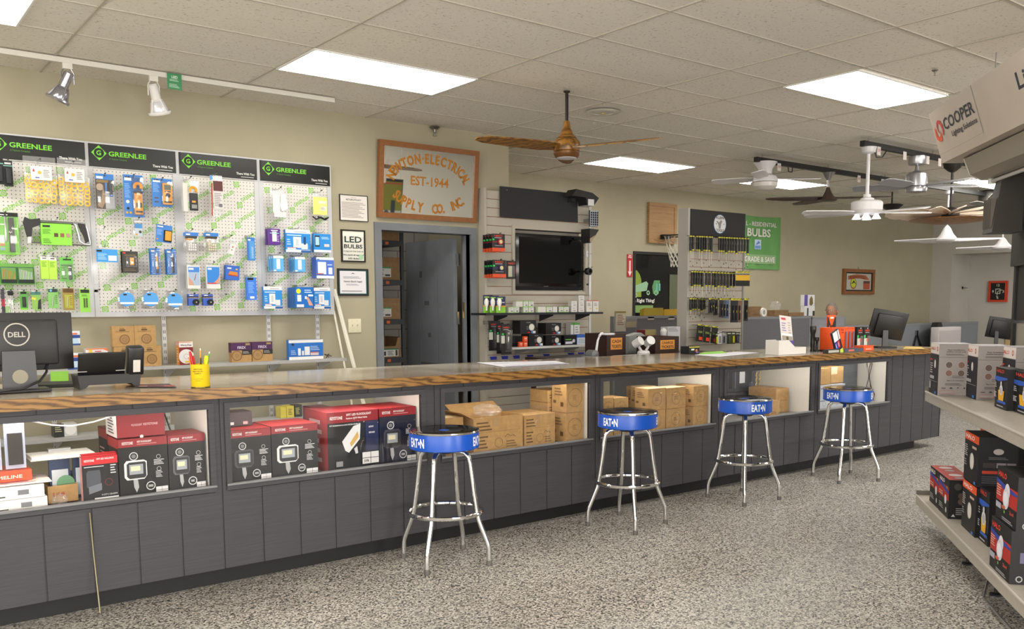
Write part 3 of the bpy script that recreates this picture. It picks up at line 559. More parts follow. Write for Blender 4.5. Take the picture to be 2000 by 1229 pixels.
for k, (q, lab) in enumerate(((0, 'bottom white box of the pair at the left picture edge'), (1, 'upper white box of the pair at the left picture edge'))):
    tag(carton_mb(.32, .25, .058, WHITE, [('r', .66, .3, .8, .7, '7A7C80'), ('r', .2, .2, .5, .3, '2A2A2C')]).build('white_box', None, (.425-.01*k, 4.70, CF(.5)+.002+.06*k)), lab, 'box', 'flat white boxes')
b = MB(); b.box(0, 0, 0, .34, .24, .004, M('EDEAE8', .6)); b.face((0, 0, .0045), (.34, 0, 0), (0, .24, 0)).pr([('l', .1, .1, .9, .9, 8, 'B4606A')]); tag(b.build('printed_sheet', None, (.43, 4.72, CF(.5)+.125), -.04), 'printed white sheet lying on the pair of white boxes', 'paper')
tag(carton_mb(.2, .18, .05, M('D8502A', .4), [('t', .1, .3, .3, 'LUMELINE', 'F0D8C8', .7)]).build('orange_box', None, (.5, 4.78, CF(.5)+.132)), 'orange box on the printed sheet at the left picture edge', 'box')
for k in range(2):
    b = MB(); b.box(0, 0, 0, .085, .012, .26, M('B8C0D8', .2)); b.box(.012, -.014, .02, .073, 0, .17, M('2A2624', .3)); tag(b.build('flashlight_blister', None, (.5+.1*k, 4.82, CF(.5)+.186)), ('left', 'right')[k]+' tall clear pack with dark flashlight on the orange box', 'blister pack', 'flashlight packs on the orange box')
crumple('plastic_bag', (.80, 4.725, CF(1)+.03), (.035, .035, .03), 'clear bag of cable ties lying beside the price box', 'bag', BAG, 9)
# ---------------- pegboards ----------------
def m_peg():
    t, b, tc, N, L = NM('perforated_board', .5)
    sp = N('SeparateXYZ'); L(tc.outputs['Object'], sp.inputs[0])
    def fr(o):
        a = N('Math', operation='MULTIPLY', n_1=1/.0254); L(o, a.inputs[0]); c = N('Math', operation='FRACT'); L(a.outputs[0], c.inputs[0])
        d = N('Math', operation='SUBTRACT', n_1=.5); L(c.outputs[0], d.inputs[0]); e = N('Math', operation='MULTIPLY'); L(d.outputs[0], e.inputs[0]); L(d.outputs[0], e.inputs[1]); return e
    s = N('Math', operation='ADD'); L(fr(sp.outputs[0]).outputs[0], s.inputs[0]); L(fr(sp.outputs[2]).outputs[0], s.inputs[1])
    c = N('Math', operation='LESS_THAN', n_1=.016); L(s.outputs[0], c.inputs[0])
    mx = N('Mix', data_type='RGBA'); L(c.outputs[0], mx.inputs[0]); mx.inputs[6].default_value = lin('D6D3CE'); mx.inputs[7].default_value = lin('2E2C2A'); L(mx.outputs[2], b.inputs['Base Color'])
    return t
PEG = m_peg(); LG = '7FBE45'; GRN = '7CD23A'; PFR = M('C4C5C8', .4)
def pegboard(x, lab, first=False):
    W, Hh = .612, 1.222; e = empty('pegboard', (x, 6.985, 1.40), lab, 'pegboard', 'pegboards on the wall')
    b = MB(); b.box(.035, 0, .035, W-.035, .006, 1.05, PEG)
    c, s_ = math.cos(.55), math.sin(.55); rnd = random.Random(int(x*10))
    for r in range(7):
        for k in range(3):
            px, pz = .05+k*.185+.02*(r % 2), .05+r*.155+.012*k
            if px > .44: px = .43
            b.face((px, -.0002, pz), (c*.2, 0, s_*.2), (-s_*.2, 0, c*.2))
            if r < 6: b.pr([('t', .24, .02, .13, 'GREENLEE', LG, .74)])
            b.face((px, -.0002, pz-.02), (.06*math.cos(.12), 0, .06*math.sin(.12)), (-.06*math.sin(.12), 0, .06*math.cos(.12))).pr([('p', [(0, 0), (.72, 0), (.72, .72), (0, .72)], LG), ('o', .36, .36, .22, .28, 'D6D3CE'), ('t', .24, .24, .26, 'G', 'D6D3CE')])
    b.build('perforated_panel', e)
    f = MB(); f.box(0, -.008, 0, W, .04, .035, PFR).box(0, -.008, Hh-.01, W, .04, Hh, PFR).box(0, -.008, .035, .035, .04, Hh-.01, PFR).box(W-.035, -.008, .035, W, .04, Hh-.01, PFR).build('frame', e)
    h = MB(); h.box(.012, -.014, 1.052, W-.012, -.008, Hh-.012, M('121413', .3)); h.box(.012, -.0145, 1.048, W-.012, -.0085, 1.052, 'D8D8D8')
    w, hh = W-.024, Hh-.064-1.0+.0; hh = .158
    h.face((.012, -.0142, 1.052), (w, 0, 0), (0, 0, hh)).pr([('p', [(.03, .62), (.115, .95), (.2, .62), (.115, .29)], GRN), ('c', .115, .62, .21, '121413'), ('t', .085, .52, .2, 'G', GRN), ('t', .22, .52, .2, 'GREENLEE', GRN, .43),
        ('t', .225, .36, .07, 'A Textron Company', '4E8030', .2), ('t', .72, .2, .11, 'There With You', 'E4E4E4', .24), ('l', .78, .06, .97, .14, 1, 'B8B8B8'), ('p', [(0, .4), (0, 1), (.02, 1), (.02, .4)], '121413')]).build('header_sign', e)
    return e
for x, l in ((.868, 'leftmost white pegboard with green header sign, behind the computer monitor'), (1.478, 'second white pegboard from the left, with clamp meter and multimeter cards'), (2.09, 'third white pegboard from the left, sparsely hung'), (2.703, 'rightmost white pegboard, hung with blue and white switch boxes')): pegboard(x, l)
def hook(x, z, L_, lab, Y=6.978, cap=True, name='peg_hook'):
    b = MB(); b.tube([(x, Y, z+.004), (x, Y-L_*.5, z), (x, Y-L_+.012, z+.002), (x, Y-L_, z+.014)], .0022, STEEL, 6)
    b.box(x-.012, Y-.001, z-.006, x+.012, Y+.004, z+.012, STEEL)
    if cap: b.lathe([(.0045, -.01), (.0045, .012)], BLACK, (x, Y-L_, z+.012), 8, ax=1)
    return tag(b.build(name), 'metal hook '+lab, 'hook', 'metal display hooks')
def relief(o, w, h, parts):   # raised shapes on a card, normalised to it
    for nm, items in parts:
        b = MB()
        for it in items:
            k = it[0]
            if k == 'b': _, u0, v0, u1, v1, d0, d1, m = it; b.box(u0*w, -d1, v0*h, u1*w, -d0, v1*h, m, min(.004, (d1-d0)*.3, (u1-u0)*w*.2))
            elif k == 'f': _, u0, v0, u1, v1, d0, d1, m = it; b.box(u0*w, -d1, v0*h, u1*w, -d0, v1*h, m)
            elif k == 'T':
                _, u, v, r, rt, m, a0, a1 = it; b.tube([(u*w+r*w*math.cos(R(a0+(a1-a0)*q/14)), -.014, v*h+r*w*math.sin(R(a0+(a1-a0)*q/14))) for q in range(15)], rt*w, m, 8)
            elif k == 'd': _, u, v, r, d0, d1, m = it; b.lathe([(r*w, -d1), (r*w, -d0)], m, (u*w, 0, v*h), 24, ax=1) if 0 else b.lathe([(r*w, d0), (r*w, d1)], m, (u*w, 0, v*h), 24, ax=1)
            elif k == 't': _, p, r, m = it; b.tube([(a*w, -c, d*h) for a, c, d in p], r, m, 8)
        b.build(nm, o)
CPY = {}
def hung(box, name, lab, cat, col, pr=(), parts=(), n=1, gap=.014, d=.003, Y=6.87, hk=True, hl='', board=6.978, tilt=0, grp=None, zoff=.0, capped=True):
    x0, z0, x1, z1 = bb(box, Y); w, h = x1-x0, z1-z0; g = grp or (('copies of '+lab)[:60] if n > 1 else None)
    for k in range(n):
        L_ = lab if n == 1 else lab+', '+ORD[k]
        if k == 0:
            m = MB()
            if col is not BAG and col is not CLEAR: m.box(0, 0, 0, w, d, h, col); 
            else: m.box(0, 0, 0, w, max(d, .012), h, col, .005)
            m.face((0, 0, 0), (w, 0, 0), (0, 0, h)).pr(list(pr)+([('c', .5, .95, min(.022, .006/h), '3A3A3A')] if d < .01 else []))
            o = src = m.build(name, None, (x0, Y, z0)); tag(o, L_, cat, g)
            relief(o, w, h, parts)
            if tilt: o.rotation_euler[1] = tilt
        else: dup(src, (x0+.0012*k, Y+gap*k, z0-.001*k), L_, g)
    if hk: hook(x0+w/2, z0+h*(.955 if d < .01 else 1)+(.01 if d >= .01 else 0), board-Y+.03, 'holding the '+' '.join((hl or lab).split()[:12]), board, capped)
    return src
BLU = M('2F78C8', .35); LB = M('3D95DC', .35); ORG = M('E59A2A', .4); YEL = M('E8C93A', .35); LIM = M('86CF3E', .4); LIMD = M('4C9A34', .4)
IDL = [('r', .06, .86, .42, .93, 'E8E8E8'), ('p', [(.08, .93), (.16, .97), (.2, .93), (.26, .97), (.4, .93)], '15171C')]
# first board
hung((7, 314, 25, 364), 'tool_card', 'tall black card with green edge, beside the bags of yellow rings', 'tool pack', BLK, [('r', 0, .78, 1, .82, '6FAF9A'), ('r', .15, .86, .85, .93, 'C8C8C8')], [('tool_body', [('b', .2, .1, .8, .7, 0, .02, '222326')])])
hung((-8, 309, 7, 360), 'tool_card', 'black card cut by the left picture edge, topmost', 'tool pack', BLK, [('r', 0, .78, 1, .82, '6FAF9A')], [('tool_body', [('b', .2, .1, .8, .7, 0, .02, '222326')])])
def ringbag(box, lab, seed):
    x0, z0, x1, z1 = bb(box, 6.86); w, h = x1-x0, z1-z0; random.seed(seed)
    b = MB(); b.box(0, -.032, 0, w, .012, h*.66, BAG, .012); b.box(.004, 0, h*.6, w-.004, .004, h, BAG)
    o = tag(b.build('bag_of_rings', None, (x0, 6.87, z0)), lab, 'bag of fittings', 'bags of yellow rings')
    c = MB(); c.box(0, 0, 0, w*.62, .002, h*.28, 'E2DFDC'); c.face((0, 0, 0), (w*.62, 0, 0), (0, 0, h*.28)).pr([('p', [(.08, .6), (.2, .6), (.15, .85)], 'C23038'), ('c', .42, .55, .13, 'D8B048'), ('l', .6, .2, .92, .8, 5, '8A8A8A'), ('r', .2, .12, .4, .2, '4A6AA8')]); c.build('header_card', o, (w*.2, -.036, h*.5))
    for k in range(34):
        r = random.uniform(.017, .022); zc = random.uniform(.03, h*.56); zc = .025+(k//5)*h*.078; xc = .024+(k % 5)*(w-.048)/4+random.uniform(-.006, .006)
        rt = Matrix.Rotation(random.uniform(-.5, .5), 3, 'X') @ Matrix.Rotation(random.uniform(-.5, .5), 3, 'Z')
        q = MB(); q.lathe([(r, -.003), (r+.001, .002), (r*.78, .004), (r*.62, .002), (r*.5, -.003)], M('F2C40C', .3), (xc, -.012+random.uniform(-.012, .008), zc), 16, ax=1, cap=False, rot=rt); q.build('yellow_ring', o)
    hook(x0+w/2, z0+h*.9, .14, 'holding the '+lab.split(',')[0], 6.978)
ringbag((46, 306, 112, 399), 'left clear bag of yellow plastic rings', 1)
ringbag((113, 310, 175, 404), 'right clear bag of yellow plastic rings, overlapping the next board', 2)
hung((-14, 415, 37, 497), 'saw_card', 'large green card with dark folding saw at the left edge', 'tool pack', M('74C62E', .35), [('r', 0, .9, 1, 1, BLK), ('r', .1, .93, .6, .955, 'D0D0D0'), ('r', .3, .7, .5, .73, 'E0E0E0'), ('r', .25, .3, .42, .36, '8FA8C8'), ('r', .25, .2, .42, .26, 'C86A3A'), ('r', .25, .1, .42, .16, '8FA8C8')],
     [('blister', [('b', .1, .03, .97, .9, 0, .02, CLEAR)]), ('saw_handle', [('b', .6, .06, .82, .88, .001, .016, '2B2D2B')]), ('saw_blade', [('b', .45, .3, .53, .9, .001, .006, STEEL)])])
# hacksaw
x0, z0, x1, z1 = bb((46, 427, 175, 480), 6.89); w, h = x1-x0, z1-z0
e = empty('hacksaw', (x0, 6.89, z0), 'hacksaw with black grips and silver frame in green sleeve, below the yellow rings', 'hacksaw')
T2 = lambda pts, r, m, n, nm: MB().tube([(a*w, 0, c*h) for a, c in pts], r, m, n).build(nm, e)
T2([(.22, .86), (.75, .84)], .011, M('9B9EA2', .25, .9), 10, 'frame_tube'); T2([(.06, .1), (.99, .04)], .005, STEEL, 8, 'blade')
MB().prism([(.0, .8*h), (.03*w, h), (.1*w, .92*h), (.25*w, .97*h), (.25*w, .74*h), (.13*w, .62*h), (.11*w, .3*h), (.05*w, .28*h)], -.014, .014, M('1E1F20', .5)).build('front_grip', e)
MB().prism([(.05*w, .28*h), (.11*w, .3*h), (.1*w, .06*h), (.04*w, .05*h)], -.01, .01, STEEL).build('blade_holder', e)
MB().tube([(a*w, 0, c*h) for a, c in ((.72, .84), (.78, .8), (.82, .5), (.84, .2), (.9, .1), (1, .08), (1.0, .2), (.97, .6), (.9, .86), (.76, .88))], .009, M('B4B6BA', .3, .7), 8).build('bow', e)
MB().prism([(.82*w, .86*h), (.93*w, .84*h), (.98*w, .2*h), (.93*w, .14*h), (.9*w, .4*h), (.86*w, .6*h)], -.015, .013, M('1E1F20', .5)).build('rear_grip', e)
sl = MB(); sl.box(.25*w, -.016, .02*h, .71*w, .014, .8*h, M('85D437', .4)); sl.face((.25*w, -.016, .02*h), (.46*w, 0, 0), (0, 0, .78*h)).pr([('r', .06, .82, .3, .92, '22301A'), ('l', .05, .5, .35, .75, 5, '4F8A20'), ('r', .42, .38, .55, .56, '5A3A30'), ('r', .62, .38, .75, .56, '8A5A40'), ('r', .82, .38, .95, .56, 'B08A78'), ('l', .05, .06, .35, .3, 3, '4F8A20')]); sl.build('sleeve', e)
hook(x0+w*.5, z0+h*.95, .12, 'holding the hacksaw')
# drill bit kit
x0, z0, x1, z1 = bb((-22, 515, 67, 556), 6.9); w, h = x1-x0, z1-z0
e = empty('drill_bit_kit', (x0, 6.9, z0), 'opened green case of drill bits in clear wrap, above the small green cards', 'drill bit kit')
b = MB(); b.box(0, -.01, 0, w, .01, h, M('5E9A34', .4)); b.build('backing_card', e)
for k, x in enumerate((.24, .62)):
    b = MB(); b.box(x*w, -.022, .06*h, (x+.36)*w, -.0105, .84*h, M('1E5A3C', .4), .004); b.box((x+.02)*w, -.0245, .1*h, (x+.34)*w, -.0225, .8*h, M('5A8A3C', .4))
    for q in range(8): b.tube([((x+.05+.036*q)*w, -.026, .25*h), ((x+.05+.036*q)*w, -.026, (.74-.02*q)*h)], .002, STEEL if k else M('B08838', .4), 6)
    b.box((x+.02)*w, -.03, .1*h, (x+.34)*w, -.0225, .24*h, '101512'); b.build('bit_tray', e)
hook(x0+w*.55, z0+h, .1, 'at the left of the drill bit kit'); hook(x0+w*.8, z0+h, .1, 'at the right of the drill bit kit')
for k, bx in enumerate(((79.5, 502, 95, 545), (95.5, 503, 111, 546))):
    hung(bx, 'slim_box', ('left', 'right')[k]+' slim lime green box under the hacksaw', 'box', M('A8DB3C', .4), [('r', 0, .86, 1, 1, 'E4E4DE'), ('r', .25, .92, .75, .96, '202020'), ('l', .15, .55, .8, .8, 4, '6F9A20')], d=.03, Y=6.86)
hung((117, 503, 144, 550), 'knife_card', 'green card with black folding tool beside the lime boxes', 'tool pack', M('5FB83A', .35), [('r', .25, .88, .85, .94, '1A2A14'), ('l', .08, .1, .5, .6, 6, '2F6A1C'), ('r', .1, .62, .9, .7, '3A7A24')], [('knife', [('b', .6, .08, .82, .66, .001, .018, '232527')]), ('blister', [('b', .05, .02, .97, .75, 0, .022, CLEAR)])])
for bx, nm, l, c, pr, pt in (((3, 565, 9.5, 613), 'marker', 'black and red marker pen hung at the left edge', M('23232E', .4), [('r', 0, .3, 1, .6, 'A02838')], []),
    ((16, 568, 27, 614), 'bit_tube', 'clear tube with black cap holding a long bit', CLEAR, [], [('cap', [('b', 0, .8, 1, 1, -.012, .004, BLK)]), ('bit', [('t', [(.5, .0, .05), (.5, .0, .8)], .003, STEEL)])]),
    ((39, 569, 54, 605), 'blade_card', 'green card with dark oval blade pack, third in the bottom row', LIMD, [('r', .1, .85, .9, .97, BLK), ('r', 0, 0, 1, .08, '7FD030')], [('oval_pack', [('b', .28, .14, .76, .7, 0, .012, '2E302C')])]),
    ((62, 570, 80, 604), 'tip_card', 'green and yellow card with teal header, fourth in the bottom row', M('7FAF4A', .4), [('r', 0, .82, 1, 1, '3E7A70'), ('p', [(0, .7), (.5, .62), (.4, .52), (0, .58)], 'E2C83A'), ('p', [(.6, 0), (1, 0), (1, .6), (.7, .5)], '242624')], []),
    ((94, 564, 114, 602), 'bit_card', 'pale green bit card with blue and black header', M('79B55A', .4), [('r', .05, .82, .95, .98, '26343C'), ('c', .3, .9, .06, '6FA8D8'), ('l', .7, .2, .92, .7, 5, '4A7A3A')], [('bit', [('t', [(.4, .004, .12), (.5, .004, .6)], .003, STEEL)])]),
    ((123, 563, 145, 606), 'bit_card', 'ochre brown bit card between two green cards', M('8F7A24', .4), [('r', .05, .8, .95, .97, '5A3C12'), ('r', .15, .1, .85, .7, 'A8A83A'), ('l', .6, .2, .85, .65, 5, '8A5A20')], [('bit', [('t', [(.35, .004, .15), (.42, .004, .6)], .003, STEEL)])]),
    ((156, 564, 176, 610), 'bit_card', 'green bit card with two bits at the edge of the first board', M('86C83A', .4), [('r', .1, .82, .95, .96, '1E2A18'), ('l', .2, .66, .8, .76, 2, '3A6A1C')], [('bits', [('t', [(.42, .004, .2), (.42, .004, .6)], .004, '4A4E3A'), ('t', [(.66, .004, .2), (.66, .004, .6)], .004, '4A4E3A')])])):
    hung(bx, nm, l, 'tool pack', c, pr, pt)
def meter(u0, v0, u1, v1, clamp=True):
    P = [('b', u0, v0, u1, v1, .002, .022, ORG), ('f', u0+.04, v0+(v1-v0)*.08, u1-.04, v0+(v1-v0)*.16, .022, .0235, BLK)]
    if clamp: return P+[('b', u0-.01, v1-.06, u1+.01, v1, .002, .026, BLK), ('f', u0+.06, v0+(v1-v0)*.3, u1-.05, v0+(v1-v0)*.5, .022, .0235, '4A5040'), ('d', (u0+u1)/2+.05, v0+(v1-v0)*.72, (u1-u0)*.2, .02, .028, M('C87A1A', .4)), ('T', (u0+u1)/2, v1+.10, (u1-u0)*.42, .09, ORG, -30, 210)]
    return P+[('f', u0+.07, v1-(v1-v0)*.32, u1-.07, v1-(v1-v0)*.08, .022, .0235, '5A6458'), ('d', (u0+u1)/2, v0+(v1-v0)*.42, (u1-u0)*.26, .02, .028, BLK), ('f', u0+.08, v1-(v1-v0)*.42, u1-.08, v1-(v1-v0)*.37, .022, .0238, BLK)]
# second board
hung((187, 340, 223, 408), 'tester_card', 'blue topped card with pliers and cutter picture, top left of the second board', 'tool pack', M('4A3F38', .4), [('r', 0, .84, 1, 1, BLU), *IDL[:1], ('r', .1, .75, .7, .82, '8A6A20'), ('r', .5, 0, 1, .5, 'A9ABB0'), ('c', .22, .62, .1, 'B9A088'), ('p', [(.05, .1), (.3, .3), (.4, .7), (.5, .2), (.3, 0)], '9A7A58')],
     [('pliers', [('b', .5, .5, .6, .75, 0, .012, BLU), ('b', .72, .4, .9, .82, 0, .014, '26303C'), ('b', .72, .36, .92, .42, 0, .014, BLU)]), ('blister', [('b', .04, .02, .97, .83, 0, .02, CLEAR)])])
hung((242, 342, 280, 424), 'meter_card', 'tall blue card carrying an orange clamp meter', 'meter pack', BLU, [*IDL, ('l', .05, .45, .35, .8, 9, '7FB0E8'), ('c', .18, .36, .04, 'D8D8D0'), ('c', .18, .2, .03, '101010'), ('c', .12, .1, .03, 'C89A28'), ('c', .3, .1, .03, 'C89A28')], [('clamp_meter', meter(.5, .06, .92, .62)), ('blister', [('b', .4, .03, .97, .95, 0, .03, CLEAR)])])
hung((297, 349, 336, 404), 'meter_card', 'blue card carrying a yellow multimeter with round dial', 'meter pack', BLU, [*IDL, ('l', .05, .5, .4, .82, 6, '7FB0E8'), ('r', .1, .28, .3, .33, '5A5048'), ('r', .1, .14, .3, .19, '5A5048')], [('multimeter', meter(.5, .08, .97, .84, False)), ('blister', [('b', .42, .04, .99, .9, 0, .03, CLEAR)])])
hung((260, 432, 281, 467), 'jar_pack', 'small clear jar with blue and white label on the second board', 'jar', CLEAR, [('r', .15, .15, .85, .85, 'B8C4CC'), ('r', .15, .6, .85, .85, '4A8AC8'), ('c', .65, .4, .08, '3A3A3A'), ('r', .2, .2, .4, .3, 'C8A050')], [('cap', [('b', .12, .9, .88, 1.02, -.02, .004, 'D8D8D8')])], d=.03, Y=6.9)
hung((303, 438, 334, 472), 'tester_card', 'blue card with yellow and black cable tester under the multimeter', 'tool pack', BLU, [*IDL, ('l', .05, .4, .4, .75, 5, '7FB0E8'), ('r', .05, .12, .14, .2, 'D8A030')], [('tester', [('b', .48, .06, .98, .72, 0, .014, BLK), ('b', .54, .12, .92, .66, .014, .02, ORG)])], tilt=.1)
s_ = hung((178, 485, 233, 556), 'bag_of_fittings', 'clear bag of white fittings with blue label on the second board', 'bag of fittings', BAG, [('r', .2, .62, .96, .97, '3D95DC'), ('r', .22, .9, .4, .95, BLK), ('l', .25, .68, .6, .86, 4, 'A8D0F0'), ('r', .62, .66, .92, .8, 'E6E6E6')], d=.03, Y=6.87, capped=False)
hung((239, 491, 270, 532), 'tester_card', 'black card with small yellow tester, centre of the second board', 'tool pack', M('2A2724', .4), [('r', .05, .88, .22, .96, 'C23030'), ('r', .15, .78, .85, .84, '6A5A44'), ('l', .1, .05, .9, .2, 2, '6A5A44')], [('tester', [('b', .46, .34, .72, .7, 0, .012, ORG)]), ('blister', [('b', .2, .25, .9, .75, 0, .02, CLEAR)])], n=3, gap=.024)
for k, bx in enumerate(((295, 485, 313, 536), (326, 487, 344, 536))):
    hung(bx, 'pen_tester_card', ('blue card with orange pen tester', 'blue card with black and orange pen tester')[k], 'tool pack', BLU, [*IDL, ('l', .08, .5, .4, .8, 4, '7FB0E8')], [('pen_tester', [('b', .5, .2, .72, .7, 0, .014, ORG if k == 0 else BLK), ('b', .54, .7, .68, .82, 0, .01, 'D8D8D8'), ('b', .5, .05, .72, .2, 0, .014, BLK)]), ('blister', [('b', .04, .02, .96, .92, 0, .022, CLEAR)])], n=3, gap=.026, hl='pen tester cards', Y=6.85)
for k, bx in enumerate(((231, 566, 264, 603), (278, 566, 311, 603), (325, 567, 358, 606))):
    hung(bx, 'clamshell', 'clear clamshell with round blue label, '+('left', 'middle', 'right')[k]+' stack of three', 'clamshell pack', CLEAR, [], [('coil_label', [('d', .5, .5, .44, .001, .006, LB)]), ('white_band', [('f', .1, .24, .9, .34, .006, .0068, 'E8E8E8')]), ('emblem', [('f', .3, .7, .5, .78, .006, .0068, BLK)])], n=3, gap=.02, hl='clamshells of the '+('left', 'middle', 'right')[k]+' stack', Y=6.86)
hook(*[at(203, 447, 6.90)[0], at(203, 447, 6.90)[1]], .1, 'left empty under the pliers card'); hook(at(193, 569, 6.9)[0], at(193, 569, 6.9)[1], .1, 'left empty below the bag with blue label')
# third board
hung((354, 352, 390, 415), 'meter_pack', 'clear pack with black and yellow clamp meter, top of the third board', 'meter pack', BAG, [('r', .1, .03, .35, .9, 'D8D4CC')], [('clamp_meter', [('b', .42, .06, .86, .6, 0, .02, '2B2C30'), ('b', .52, .3, .72, .36, .02, .023, ORG), ('f', .5, .12, .78, .24, .02, .023, '8A8C84'), ('T', .62, .68, .17, .07, ORG, -30, 210)])], d=.014)
hung((411, 342, 436, 424), 'heat_shrink_bag', 'red and white labelled bag hanging long on the third board', 'bag of fittings', BAG, [('r', .25, .62, .98, .86, '5A2A2A'), ('r', .25, .2, .98, .62, 'D0CCCC'), ('l', .3, .25, .9, .58, 8, '8A8688'), ('r', .62, .24, .9, .32, '6A686C'), ('r', .0, .88, .2, .98, '5A9AD8')], [('red_tube', [('t', [(.08, .0, .02), (.14, .0, .8)], .005, 'B0483C')])], d=.014)
for k, (bx, c) in enumerate((((361, 454, 388, 493), 'D8D6D4'), ((400, 455, 427, 493), 'C8C0A8'))):
    hung(bx, 'connector_pack', ('blue topped pack of white connectors', 'blue topped pack of beige connectors')[k]+' on the third board', 'connector pack', CLEAR, [('r', 0, .82, 1, 1, BLU), ('r', .1, .86, .4, .93, 'E8E8E8'), ('r', .1, .7, .9, .82, '3A3428'), ('r', .15, .62, .6, .68, 'E08A2A' if k == 0 else 'D8D8D0')],
         [('connectors', [('b', .2+.15*(q % 4), .08+.12*(q//4), .33+.15*(q % 4), .18+.12*(q//4), .0, .014, c) for q in range(14)])], d=.012, n=2, gap=.032, hl='packs of connectors', Y=6.86)
hung((443, 466, 457, 496), 'tube_pack', 'narrow clear pack of white beads, tilted', 'connector pack', CLEAR, [('r', .2, .05, .9, .75, 'DCD6D2'), ('r', .4, .5, .6, .6, 'B8505A'), ('r', .4, .3, .55, .38, '6A6A6A')], d=.012, tilt=.3)
hung((484, 464, 498, 509), 'slim_box', 'tall slim blue box with grey strip, right side of the third board', 'box', BLU, [*IDL, ('r', .2, .05, .9, .85, '4D94D4'), ('l', .5, .1, .8, .6, 12, 'B8C8D8')], d=.02, Y=6.88)
hung((482, 542, 501, 586), 'slim_box', 'tall blue box with barcode, lower right of the third board', 'box', M('3478DE', .35), [('r', .1, .88, .7, .98, BLK), ('l', .15, .3, .8, .8, 8, '80B0F0'), ('r', .3, .06, .75, .16, 'E8E8E8')], d=.03, Y=6.87)
hung((366, 518, 391, 564), 'wire_pack', 'white bordered pack picturing a hand with screwdriver', 'tool pack', M('D4D4D2', .4), [('r', .08, .7, .95, .92, BLU), ('r', .12, .8, .5, .88, 'E8E8E8'), ('r', .08, .15, .95, .7, '9FB4CC'), ('p', [(.08, .5), (.4, .3), (.5, .15), (.08, .15)], 'C89A80'), ('p', [(.5, .35), (.56, .35), (.7, .62), (.66, .64)], 'A05048')], d=.02, Y=6.87, n=2, gap=.03)
hung((403, 518, 430, 564), 'wire_pack', 'white and blue pack picturing a hand, beside the screwdriver pack', 'tool pack', M('D4D4D2', .4), [('r', .05, .2, .97, .92, '2F80D0'), ('r', .12, .8, .4, .88, 'E8E8E8'), ('p', [(.5, .25), (.95, .2), (.97, .6), (.8, .4)], 'C8907C'), ('r', .05, .2, .7, .25, 'C03A44')], d=.02, Y=6.87)
hung((440, 518, 467, 546), 'bag_of_anchors', 'blue bag with orange window on the third board', 'bag of fittings', M('2A62C0', .4), [('p', [(.15, .3), (.9, .25), (.85, .55), (.3, .6)], 'C87A2A'), ('p', [(.15, .3), (.9, .25), (.9, .32), (.2, .38)], 'B03A20'), ('r', .1, .75, .4, .85, 'D8D8D8'), ('r', .7, .7, .85, .8, 'D0A040')], d=.02, n=2, gap=.028, tilt=.06, Y=6.87)
for k, bx in enumerate(((368, 575, 388, 597), (397, 575, 416, 597))):
    hung(bx, 'tape_pack', ('left', 'right')[k]+' blue pack with black coil at the bottom of the third board', 'tool pack', M('2C55B8', .35), [('r', 0, .74, 1, .82, '1A1A1A'), ('r', 0, .66, 1, .72, 'A8903A'), ('r', .1, .86, .5, .94, 'E8E8E8')], [('coil', [('d', .7, .3, .3, .002, .018, BLK), ('d', .7, .3, .06, .018, .02, 'D8D8D8')])], n=2, gap=.025, hl='coil packs at the '+('left', 'right')[k], d=.006)
hook(at(440, 578, 6.90)[0], at(440, 578, 6.9)[1], .1, 'left empty near the bottom of the third board')
# fourth board
hung((527, 372, 566, 430), 'bag_of_covers', 'clear bag full of white fittings, top left of the fourth board', 'bag of fittings', BAG, [('r', .15, .25, .5, .88, 'D6D4DA'), ('p', [(.5, .5), (.6, .88), (.8, .88), (.9, .4), (.6, .3)], 'E2E2E6'), ('r', .2, .1, .8, .28, 'CFCFD3')], d=.035)
hung((610, 378, 641, 430), 'glove_pack', 'pack with yellow insert and black cord, top right of the fourth board', 'tool pack', BAG, [('r', .05, .2, .92, .86, 'E4DC78'), ('r', .4, .62, .85, .72, 'E8E4C8'), ('r', .5, .36, .85, .52, 'E0DCD0'), ('l', .52, .38, .82, .5, 3, '8A8A7A')], [('black_cord', [('t', [(.0, .0, .12), (.2, .01, .02), (.45, .02, .1), (.7, .01, .04), (1, .0, .12), (.8, 0, .02), (.3, .01, .12)], .006, BLK)])], d=.02)
PU = M('5A2C8A', .35)
hung((525, 447, 547, 478), 'switch_box', 'purple and white switch box on the fourth board', 'switch box', PU, [('r', .3, .2, .7, .82, 'D6D6D8'), ('r', .1, .7, .9, .75, '8FD0D0'), ('l', .72, .15, .92, .6, 4, 'B8A0D0'), ('r', .2, .86, .8, .92, 'E0E0E0')], d=.03, n=2, gap=.05, Y=6.83)
def sbox(dev=1): return [('r', 0, 0, 1, .12, 'E4E4E6'), ('r', 0, .84, 1, 1, 'E4E4E6'), ('l', .35, .87, .9, .93, 1, '9A9AA0'), ('r', .3, .2, .62, .68, 'E0E2E6'), ('r', .4, .3, .52, .6, 'C2C6CC'), ('r', .62, .15, .88, .4, 'D8DCE0'), ('l', .05, .7, .7, .8, 1, 'B8DCF4'), ('l', .04, .3, .22, .6, 3, 'A8D0F0'), ('r', .05, .12, .4, .2, 'C8D4E0'), ('r', .05, .2, .45, .22, 'C0503C'), ('r', .6, 0, 1, .1, '1F5A9A')]
SBL = M('2C8AD6', .35); GRY = [('r', 0, 0, 1, 1, 'B9BBC0'), ('l', .2, .2, .8, .8, 6, '8A8C90')]
hung((558, 449, 606, 493), 'dimmer_kit_box', 'large blue and white dimmer kit box, widest on the fourth board', 'switch box', SBL, sbox()+[('r', .72, .35, .8, .7, '1A3A6A')], d=.035, Y=6.85, capped=False)
